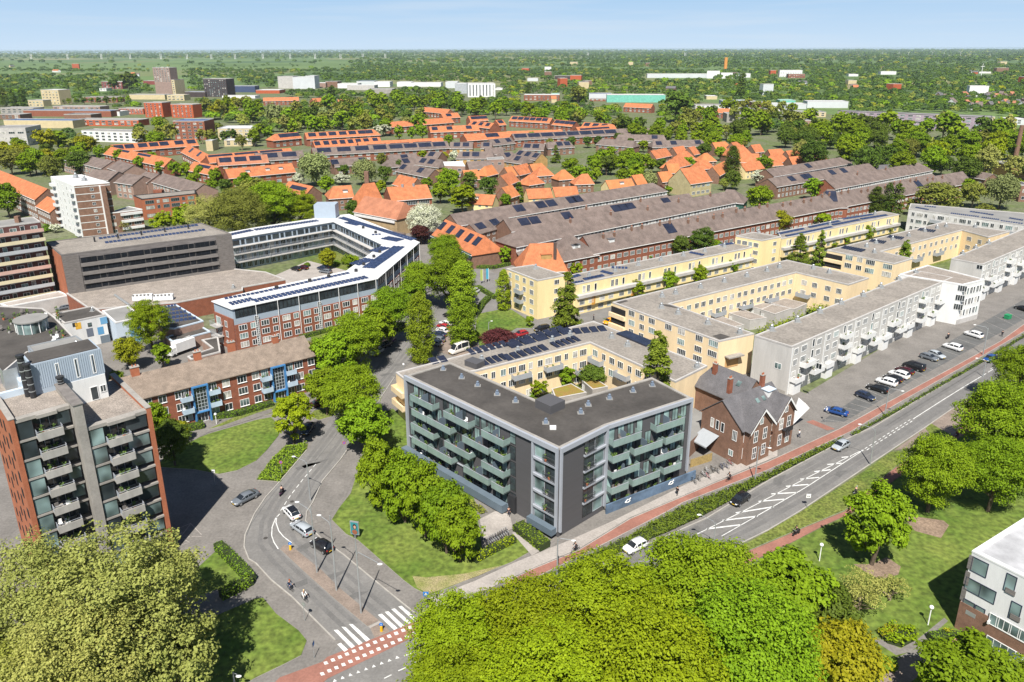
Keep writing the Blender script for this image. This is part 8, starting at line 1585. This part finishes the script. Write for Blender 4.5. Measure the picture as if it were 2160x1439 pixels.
lamp((1175, 1218), (1177, 1136), ((-20, 2.0, 1.0),), 'street lamp in the shrub bed in front of the charcoal block corner'); lamp((1592, 1017), (1597, 942), ((-30, 1.5, 1.0),), 'street lamp with a small white sign before the villa'); lamp((1866, 877), (1876, 820), ((-40, 2.2, 1.0),), 'street lamp beside the row of parked cars'); lamp((1835, 981), (1842, 906), ((145, 2.4, 1.0),), 'street lamp on the grass verge beyond the silver hatchback'); lamp((2073, 749), (2084, 692), ((145, 2.6, 1.0),), 'street lamp before the white cube at the right'); lamp((2073, 796), (2077, 762), ((140, 1.6, 1.0),), 'street lamp behind the big tree at the bus stop'); lamp((1504, 1165), (1508, 1103), ((140, 2.4, 1.0),), 'street lamp rising from the lime trees by the hatched markings'); lamp((496, 1450), (494, 1418), ((-40, 1.0, 1.0),), 'small street lamp at the bottom edge on the left lawn'); lamp((1031, 702), (1031, 679), ((0, .5, 1),), 'small lamp on the little lawn by the dark red shrub tree')
for base, top, lb in (((1957, 1320), (1962, 1284), 'park lamp with a white globe on the lower right lawn'), ((1728, 1185), (1731, 1152), 'park lamp with a white globe half hidden by trees'), ((457, 895), (456, 876), 'short path lamp before the brick flats')):
 g, h = hgt(base, top); t = thing('park_lamp', lb, 'lamp', g, 0, 'park lamps'); q = MB(); q.tube([(0, 0, 0), (0, 0, h)], .07, 8); q.build('pole', [white_fr]).parent = t; q = MB(); q.ell((0, 0, h + .22), (.28, .28, .28), 12, 8); q.build('globe', [white_fr]).parent = t
blue_s = mat('blue_sign', (.02, .16, .50), .5); red_s = mat('red_sign', (.55, .03, .04), .5)
def sign(base, top, label, face, shape='square', s=.6, yaw=0.0, mark=None):
 g, h = hgt(base, top); t = thing('road_sign', label, 'sign', g, yaw); q = MB(); q.tube([(0, .04, 0), (0, .04, h)], .04, 6); q.build('post', [metal_g]).parent = t; q = MB(); n = 4 if shape == 'square' else 16; r = s * (.707 if n == 4 else .5)
 P = [(r * math.cos(2 * PI * (i + .5) / n), r * math.sin(2 * PI * (i + .5) / n)) for i in range(n)]
 q.face([(x, -.03, h + z) for x, z in P]); q.face([(x, .0, h + z) for x, z in P][::-1], 1); o = q.build('plate', [face, metal_g]); o.parent = t; q = MB()
 if mark == 'walk': q.face([(-.22, -.036, h - .2), (.22, -.036, h - .2), (0, -.036, h + .24)]); q.build('triangle', [white_fr]).parent = t; q = MB(); q.box(-.03, -.045, h - .08, .04, -.04, h + .08); q.box(-.12, -.045, h - .17, .13, -.04, h - .13); q.build('figure', [black_p]).parent = t
 if mark == 'no_park': q.face([(x * .72, -.036, h + z * .72) for x, z in P]); q.build('disc', [blue_s]).parent = t; q = MB(); q.ob((-.17, -.045, h + .12), (.05, 0, .05), (.29, 0, -.29), (0, .006, 0)); q.build('slash', [red_s]).parent = t
 if mark == 'bike': q.ell((-.12, -.04, h - .06), (.1, .006, .1), 10, 4); q.ell((.12, -.04, h - .06), (.1, .006, .1), 10, 4); q.build('symbol', [black_p]).parent = t
 return t
sign((900, 1288), (898, 1253), 'blue pedestrian crossing sign with a white triangle at the zebra', blue_s, s=.75, mark='walk'); sign((644, 1310), (641, 1275), 'sign seen from behind on the left pavement near the white cyclist', metal_g, 'round', .65, 2.6); sign((664, 1389), (662, 1358), 'thin sign edge on at the left end of the zebra', blue_s, s=.6, yaw=1.5); sign((728, 961), (725, 934), 'round no parking sign on the right pavement of the side road', red_s, 'round', .6, mark='no_park'); sign((595, 1000), (592, 975), 'round no parking sign on the traffic wedge', red_s, 'round', .6, mark='no_park'); sign((454, 1024), (450, 994), 'white sign at the edge of the tower shadow', white_fr, s=.6, mark='bike'); sign((1702, 1072), (1704, 1046), 'white sign on the verge beside the avenue', white_fr, s=.75, mark='bike'); sign((1740, 892), (1746, 863), 'pale sign on the pavement before the blue saloon', white_fr, s=.6, yaw=.6); sign((852, 790), (851, 768), 'small round white sign beside the side street', white_fr, 'round', .5)
for base, top, lb in (((613, 1161), (611, 1146), 'yellow traffic bollard with a blue arrow sign at the tip of the island'), ((805, 1333), (803, 1315), 'yellow traffic bollard with a blue arrow sign by the zebra crossing')):
 g, h = hgt(base, top); t = thing('traffic_bollard', lb, 'bollard', g, 0, 'yellow bollards'); q = MB(); q.tube([(0, 0, 0), (0, 0, .9)], [.2, .16], 10); q.build('post', [yellow_p]).parent = t; q = MB(); q.tube([(0, -.03, 1.2), (0, .03, 1.2)], .26, 14); q.build('arrow_disc', [blue_s]).parent = t; q = MB(); q.box(-.03, -.045, 1.08, .03, -.035, 1.3); q.build('arrow', [white_fr]).parent = t
g = G(750, 1135); t = thing('advertising_board', 'upright advertising board with a portrait of a woman on the lawn edge', 'billboard', g, -.25); q = MB(); q.box(-.3, -.12, 0, .3, .12, .7); q.build('stand', [dark_m]).parent = t
q = MB(); q.box(-.72, -.12, .7, .72, .12, 3.0); q.build('frame', [metal_g]).parent = t; q = MB(); q.box(-.62, -.135, .82, .62, -.122, 2.88); po = q.build('poster', [mat('teal_poster', (.04, .22, .24), .5)]); po.parent = t
for nm, c, r, m_ in (('poster_hair', (.05, -.15, 2.15), (.33, .012, .48), mat('dark_hair', (.035, .015, .01))), ('poster_shoulders', (.02, -.157, 1.2), (.45, .01, .40), mat('rust_cloth', (.30, .10, .05))), ('poster_face', (.08, -.168, 2.08), (.2, .008, .3), skin)): q = MB(); q.ell(c, r, 14, 8); q.build(nm, [m_]).parent = t
for base, top, c, lb in (((1019, 600), (1014, 568), (.30, .36, .10), 'yellow green banner flag by the cafe garden'), ((1031, 596), (1028, 566), (.06, .30, .42), 'blue banner flag by the cafe garden')):
 g, h = hgt(base, top); t = thing('banner_flag', lb, 'flag', g); q = MB(); q.tube([(0, 0, 0), (0, 0, h)], .06, 6); q.build('pole', [white_fr]).parent = t; q = MB(); q.ob((-.85, -.02, h * .25), (.8, .0, 0), (0, .04, 0), (0, 0, h * .72)); q.build('banner', [mat('banner_%d' % int(c[0] * 100), c, .8)]).parent = t
g = G(2046, 884); t = thing('bus_shelter', 'brown framed bus shelter in the shade of the big tree', 'bus shelter', g, .75); q = MB()
for x in (-1.9, 1.9):
 for y in (-.6, .6): q.box(x - .05, y - .05, 0, x + .05, y + .05, 2.4)
q.build('frame', [mat('rust_brown_frame', (.16, .07, .035), .7)]).parent = t; q = MB(); q.box(-2.1, -.8, 2.4, 2.1, .8, 2.52); q.build('roof', [MATS['rust_brown_frame']]).parent = t; q = MB(); q.box(-1.85, .56, .3, 1.85, .59, 2.3); q.build('rear_glass', [glass2]).parent = t; q = MB(); q.box(-1.2, .1, .42, 1.2, .5, .47); q.build('bench', [timber]).parent = t
fp = [G(1456, 987), G(1503, 972)]; u = (fp[1] - fp[0]); t = thing('bamboo_fence', 'bamboo screen fence between the charcoal block and the villa', 'fence', fp[0], math.atan2(u.y, u.x)); q = MB()
for i in range(int(u.length / .16)): q.tube([(i * .16, 0, 0), (i * .16, 0, 1.7 + .1 * math.sin(i * 2.3))], .07, 5)
q.build('canes', [mat('bamboo', (.33, .24, .10), .9, .25, 3)]).parent = t; q = MB(); q.box(0, .08, .5, u.length, .13, .6); q.box(0, .08, 1.3, u.length, .13, 1.4); q.build('rails', [timber]).parent = t
g = G(2125, 673); t = thing('waste_container', 'green waste container beside the parking bays at the right', 'container', g, .5); q = MB(); q.box(-.8, -.6, .15, .8, .6, 1.2); q.build('body', [mat('green_plastic', (.02, .25, .10), .5)]).parent = t; q = MB(); q.box(-.85, -.65, 1.2, .85, .65, 1.3); q.build('lid', [MATS['green_plastic']]).parent = t
g = G(2152, 975); t = thing('play_frame', 'bright yellow climbing frame among the right hand trees', 'play equipment', g, .4); q = MB()
for x in (-1.2, 1.2):
 for y in (-1, 1): q.tube([(x, y, 0), (x * .8, y * .8, 2.6)], .09, 6)
q.build('frame', [yellow_p]).parent = t; q = MB(); q.box(-1.1, -.9, 1.4, 1.1, .9, 1.5); q.build('deck', [yellow_p]).parent = t
g0_, g1_ = G(1985, 1392).xy, G(2005, 1372).xy; u = g1_ - g0_; t = thing('low_wall', 'pinkish low wall with a blue figure painted on it by the path', 'wall', (g0_.x, g0_.y, 0), math.atan2(u.y, u.x)); q = MB(); q.box(0, -.15, 0, u.length + 1.2, .15, 1.1); q.build('wall', [mat('pink_wall', (.48, .26, .21), .9, .1, 1)]).parent = t; q = MB(); q.box(u.length * .8, -.17, .3, u.length * .8 + .35, -.152, .9); q.build('painted_figure', [MATS['paint_navy']]).parent = t
# ------------------------------------------------------------------ bicycles, scooters and people
def evald(me_v, edges, radii, mt, name):
 me = bpy.data.meshes.new(name); me.from_pydata(me_v, edges, []); o = bpy.data.objects.new(name, me); C.objects.link(o); m = o.modifiers.new('s', 'SKIN'); m.use_smooth_shade = True
 for i, r_ in enumerate(radii): me.skin_vertices[0].data[i].radius = (r_, r_)
 me.skin_vertices[0].data[0].use_root = True; o.modifiers.new('d', 'SUBSURF').levels = 1; o.modifiers[-1].render_levels = 1
 dg = bpy.context.evaluated_depsgraph_get(); n = bpy.data.meshes.new_from_object(o.evaluated_get(dg)); n.name = name; n.materials.clear(); n.materials.append(mt); bpy.data.objects.remove(o); return n
def skel(pose):
 if pose == 'ride': J = dict(pel=(-.18, 0, .98), chest=(.02, 0, 1.38), neck=(.08, 0, 1.52), head=(.13, 0, 1.68), sl=(.02, .19, 1.42), el=(.22, .25, 1.18), hl=(.44, .24, 1.06), hipl=(-.15, .1, .95), kl=(.22, .12, .80), fl=(.0, .12, .36), tl=(.16, .12, .33), sr=(.02, -.19, 1.42), er=(.22, -.25, 1.18), hr=(.44, -.24, 1.06), hipr=(-.15, -.1, .95), kr=(.20, -.12, .66), fr=(.02, -.12, .22), tr=(.18, -.12, .19))
 else: J = dict(pel=(0, 0, .94), chest=(.02, 0, 1.35), neck=(.03, 0, 1.50), head=(.06, 0, 1.66), sl=(.0, .2, 1.40), el=(-.08, .24, 1.12), hl=(.04, .24, .88), hipl=(.0, .1, .90), kl=(.14, .1, .50), fl=(.16, .1, .08), tl=(.32, .1, .04), sr=(0, -.2, 1.40), er=(.06, -.24, 1.12), hr=(.2, -.22, .90), hipr=(0, -.1, .90), kr=(-.04, -.1, .48), fr=(-.22, -.1, .12), tr=(-.10, -.1, .04))
 return J
PM = {}
def person(g, yaw, pose, top, legs, hair, label, z=0.0):
 J = skel(pose)
 if pose not in PM:
  V = []; E_ = []; R_ = []; ix = {}
  def add(k, r_, p=None, pos=None): ix[k] = len(V); V.append(pos or J[k]); R_.append(r_); (E_.append((ix[p], ix[k])) if p else None)
  add('pel', .13); add('chest', .15, 'pel'); add('neck', .06, 'chest'); add('head', .10, 'neck'); h_ = J['head']; add('crown', .07, 'head', (h_[0], h_[1], h_[2] + .12)); add('nose', .022, 'head', (h_[0] + .125, h_[1], h_[2]))
  for s in 'lr':
   add('s' + s, .06, 'chest'); add('e' + s, .042, 's' + s); add('h' + s, .032, 'e' + s); hp = J['h' + s]; sg = 1 if s == 'l' else -1
   for i in range(4): add('f%d' % i + s, .009, 'h' + s, (hp[0] + .05, hp[1] + (i - 1.5) * .02, hp[2] - .01)); add('g%d' % i + s, .008, 'f%d' % i + s, (hp[0] + .085 - .008 * abs(i - 1.5), hp[1] + (i - 1.5) * .021, hp[2] - .05))
   add('th' + s, .010, 'h' + s, (hp[0] + .03, hp[1] - sg * .045, hp[2] - .02))
   add('hip' + s, .085, 'pel'); add('k' + s, .055, 'hip' + s); add('f' + s, .04, 'k' + s); add('t' + s, .035, 'f' + s)
  body = evald(V, E_, R_, skin, 'body')
  def sub(keys, name, mt):
   ks = [k for k in keys]; return ks
  up = ['pel', 'chest', 'sl', 'el', 'sr', 'er']; UV = [J[k] for k in up]; hl = [tuple(lerp(J['e' + s][i], J['h' + s][i], .8) for i in range(3)) for s in 'lr']
  jac = evald(UV + hl, [(0, 1), (1, 2), (2, 3), (1, 4), (4, 5), (3, 6), (5, 7)], [.155, .175, .075, .055, .075, .055, .042, .042], skin, 'jacket')
  lg = ['pel', 'hipl', 'kl', 'fl', 'hipr', 'kr', 'fr']; tro = evald([J[k] for k in lg], [(0, 1), (1, 2), (2, 3), (0, 4), (4, 5), (5, 6)], [.145, .105, .07, .055, .105, .07, .055], skin, 'trousers')
  hh = J['head']; q = MB(); q.ell((hh[0] - .025, hh[1], hh[2] + .05), (.125, .115, .125), 12, 7); hr_ = q.mesh('hair', [black_p], True)
  q = MB()
  for s in 'lr': f, t_ = Vector(J['f' + s]), Vector(J['t' + s]); q.tube([f - (t_ - f) * .3, (f + t_) / 2, t_ + (t_ - f) * .2], [.055, .055, .04], 7)
  PM[pose] = (body, jac, tro, hr_, q.mesh('shoes', [black_p]))
  eq = MB()
  for sy in (-.038, .038): eq.ell((hh[0] + .098, hh[1] + sy, hh[2] + .01), (.012, .014, .012), 6, 4)
  PM[pose + 'e'] = eq.mesh('eyes', [black_p])
 b_, j_, t_, h_, s_ = PM[pose]; t = thing('person', label, 'person', (g.x, g.y, z), yaw)
 put('body', b_, t); put('eyes', PM[pose + 'e'], t); put('shoes', s_, t)
 for nm, me, c in (('jacket', j_, top), ('trousers', t_, legs), ('hair', h_, hair)):
  o = put(nm, me, t); o.material_slots[0].link = 'OBJECT'; o.material_slots[0].material = mat('cloth_%s' % '_'.join('%d' % int(x * 100) for x in c), c, .85, .08, 3)
 return t
BK = {}
def bicycle(g, yaw, label, color=(.03, .03, .03), group=None, lean=0.0, z=.1):
 if not BK:
  q = MB()
  for i in range(1): q.tube([(.34 * math.cos(a), 0, .34 * math.sin(a)) for a in [2 * PI * j / 16 for j in range(17)]], .022, 5)
  for j in range(8): q.tube([(0, 0, 0), (.33 * math.cos(j * PI / 4), 0, .33 * math.sin(j * PI / 4))], .006, 3)
  BK['wheel'] = q.mesh('wheel', [tyre_m]); q = MB()
  for a, c in (((-.52, 0, .34), (-.12, 0, .32)), ((-.12, 0, .32), (-.25, 0, .86)), ((-.12, 0, .32), (.38, 0, .82)), ((-.24, 0, .8), (.36, 0, .86)), ((-.52, 0, .34), (-.23, 0, .78)), ((.36, 0, .95), (.52, 0, .34))): q.tube([a, c], .022, 5)
  BK['frame'] = q.mesh('frame', [black_p]); q = MB(); q.ell((-.27, 0, .93), (.14, .07, .045), 8, 4); BK['saddle'] = q.mesh('saddle', [black_p]); q = MB(); q.tube([(.34, -.28, 1.05), (.40, -.1, 1.02), (.36, 0, .95), (.40, .1, 1.02), (.34, .28, 1.05)], .017, 5); BK['handlebar'] = q.mesh('handlebar', [metal_g]); q = MB(); q.box(-.75, -.07, .72, -.35, .07, .75); BK['rack'] = q.mesh('luggage_rack', [metal_g])
 t = thing('bicycle', label, 'bicycle', (g.x, g.y, z), yaw, group); t.rotation_euler[0] = lean
 for x in (-.52, .52): o = put('wheel', BK['wheel'], t); o.location = (x, 0, .34)
 o = put('frame', BK['frame'], t); o.material_slots[0].link = 'OBJECT'; o.material_slots[0].material = mat('cloth_%s' % '_'.join('%d' % int(x * 100) for x in color), color, .6)
 for k in ('saddle', 'handlebar', 'rack'): put(BK[k].name, BK[k], t)
 return t
def rider(px, to, top, legs, hair, label, bl, color=(.03, .03, .03)):
 g, e = G(*px, .1), G(*to, .1); yaw = math.atan2(e.y - g.y, e.x - g.x); bicycle(g, yaw, bl, color); person(g, yaw, 'ride', top, legs, hair, label, .1)
rider((612, 1244), (650, 1280), (.02, .03, .06), (.05, .08, .16), (.30, .07, .02), 'cyclist with red hair and dark jacket riding ahead of the white one', 'bicycle under the red haired cyclist'); rider((642, 1266), (680, 1302), (.72, .72, .70), (.6, .6, .58), (.6, .45, .25), 'cyclist all in white riding towards the zebra', 'bicycle under the white dressed cyclist')
rider((1214, 1163), (1180, 1180), (.02, .02, .03), (.02, .02, .025), (.02, .015, .01), 'cyclist in black on the red path before the charcoal block corner', 'bicycle under the black dressed cyclist at the corner'); rider((1538, 1014), (1505, 1028), (.02, .025, .035), (.015, .015, .02), (.02, .02, .02), 'cyclist in black leaning forward on the red path near the bamboo fence', 'bicycle under the cyclist near the bamboo fence'); rider((2018, 922), (2040, 908), (.55, .22, .03), (.10, .03, .03), (.25, .12, .04), 'cyclist in an orange top on the red path near the bus stop', 'bicycle under the orange dressed cyclist'); rider((1804, 1045), (1830, 1030), (.02, .02, .02), (.02, .02, .02), (.3, .3, .3), 'cyclist in dark clothes half behind the first tall lawn tree', 'bicycle under the cyclist behind the lawn tree')
for px, yaw, tp, lg, hr_, lb in (((1428, 1046), .8, (.015, .015, .02), (.02, .02, .02), (.02, .015, .01), 'pedestrian in black walking beside the blue wall'), ((1685, 924), 2.2, (.7, .7, .68), (.05, .06, .1), (.05, .03, .02), 'pedestrian in a white top standing before the sculpture'), ((2113, 711), 1.2, (.02, .02, .02), (.02, .02, .03), (.05, .03, .02), 'pedestrian in black beside the parking bays at the right'), ((1073, 1090), -1.5, (.02, .02, .03), (.05, .05, .07), (.05, .03, .02), 'person in dark clothes at the entrance of the charcoal block'), ((1310 - 58, 676), 0, (.03, .03, .05), (.02, .02, .03), (.03, .02, .01), 'distant pedestrian on the street behind the solar roof'), ((1159, 667), 1, (.05, .04, .1), (.03, .03, .04), (.03, .02, .01), 'distant pedestrian beside the yellow tower')): person(G(*px), yaw, 'walk', tp, lg, hr_, lb, .08)
def scooter(px, to, lb, rl, col=(.02, .02, .02)):
 g, e = G(*px, .1), G(*to, .1); yaw = math.atan2(e.y - g.y, e.x - g.x); t = thing('motor_scooter', lb, 'scooter', (g.x, g.y, .1), yaw); cm = mat('scooter_%d' % int(col[0] * 100), col, .3)
 for x in (-.6, .62): q = MB(); q.tube([(x, -.06, .24), (x, .06, .24)], .24, 12); q.build('wheel', [tyre_m]).parent = t
 q = MB(); q.ell((-.45, 0, .55), (.48, .18, .22), 10, 6); q.ell((.05, 0, .36), (.45, .17, .10), 10, 5); q.ob((.40, -.18, .4), (.12, 0, .62), (0, .36, 0), (.08, 0, 0)); q.build('body', [cm], None, True).parent = t; q = MB(); q.box(-.7, -.14, .76, .0, .14, .86); q.build('saddle', [black_p]).parent = t; q = MB(); q.tube([(.50, -.32, 1.02), (.50, .32, 1.02)], .025, 6); q.build('handlebar', [metal_g]).parent = t
 if rl: person(g, yaw, 'ride', (.02, .02, .025), (.03, .03, .04), (.03, .03, .03), rl, .02)
scooter((595, 1043), (630, 1000), 'dark motor scooter riding up the side road', 'scooter rider in black with a dark helmet on the side road', (.06, .02, .05)); scooter((1679, 1128), (1650, 1142), 'black motor scooter on the lower red path', 'scooter rider in dark clothes on the lower red path'); scooter((1999, 714), (2020, 700), 'black motor scooter on the service road', 'scooter rider in black on the service road')
for i in range(11): x, y = lerp(Vector((1026, 1150)), Vector((1070, 1126)), i / 10); bicycle(G(x, y, .1), 1.9 + random.uniform(-.15, .15), 'bicycle in the dense rack behind the yellow green hedge', random.choice(((.03, .03, .03), (.05, .05, .09), (.2, .2, .22))), 'bicycles in the rack by the entrance', random.uniform(-.1, .1), .14)
for i, (x, y, c, lb) in enumerate(((1462, 1018, 0, 'bicycle leaning at the end of the blue wall'), (1470, 1012, 0, 'second bicycle beside the blue wall end'), (1490, 996, 4, 'white bicycle lying by the bamboo fence'), (1484, 1004, 4, 'white framed bicycle in the weeds'), (1492, 1008, 2, 'pink red bicycle fallen on the pavement'), (1502, 993, 0, 'first dark bicycle of the short row'), (1511, 996, 0, 'second dark bicycle of the short row'), (1521, 989, 1, 'blue bicycle of the short row'), (1530, 987, 1, 'dark blue bicycle of the short row'), (1540, 980, 2, 'red bicycle at the right end of the short row'), (1560, 974, 0, 'bicycle leaning on the villa wall'), (1576, 968, 0, 'bicycle by the villa wall next to the corner'))):
 bicycle(G(x, y, .1), random.uniform(1.6, 2.3), lb, ((.03, .03, .03), (.03, .05, .14), (.4, .05, .08), (.1, .1, .1), (.6, .6, .6))[c], 'bicycles between the block and the villa', random.uniform(-.12, .12), .1)
# ------------------------------------------------------------------ air
q = MB(); q.box(-22500, -400, -1, 22500, 22500, 73.2); hz = q.build('haze', []); hz['kind'] = 'stuff'; hz['label'] = 'thin blue haze over the plain'; hz['category'] = 'haze'
m = bpy.data.materials.new('air'); m.use_nodes = True; t_ = m.node_tree; t_.nodes.clear(); pv = t_.nodes.new('ShaderNodeVolumePrincipled'); pv.inputs['Color'].default_value = (.72, .84, 1, 1); pv.inputs['Density'].default_value = 3.8e-5; pv.inputs['Anisotropy'].default_value = .2
oo = t_.nodes.new('ShaderNodeOutputMaterial'); t_.links.new(pv.outputs[0], oo.inputs['Volume']); hz.data.materials.append(m)
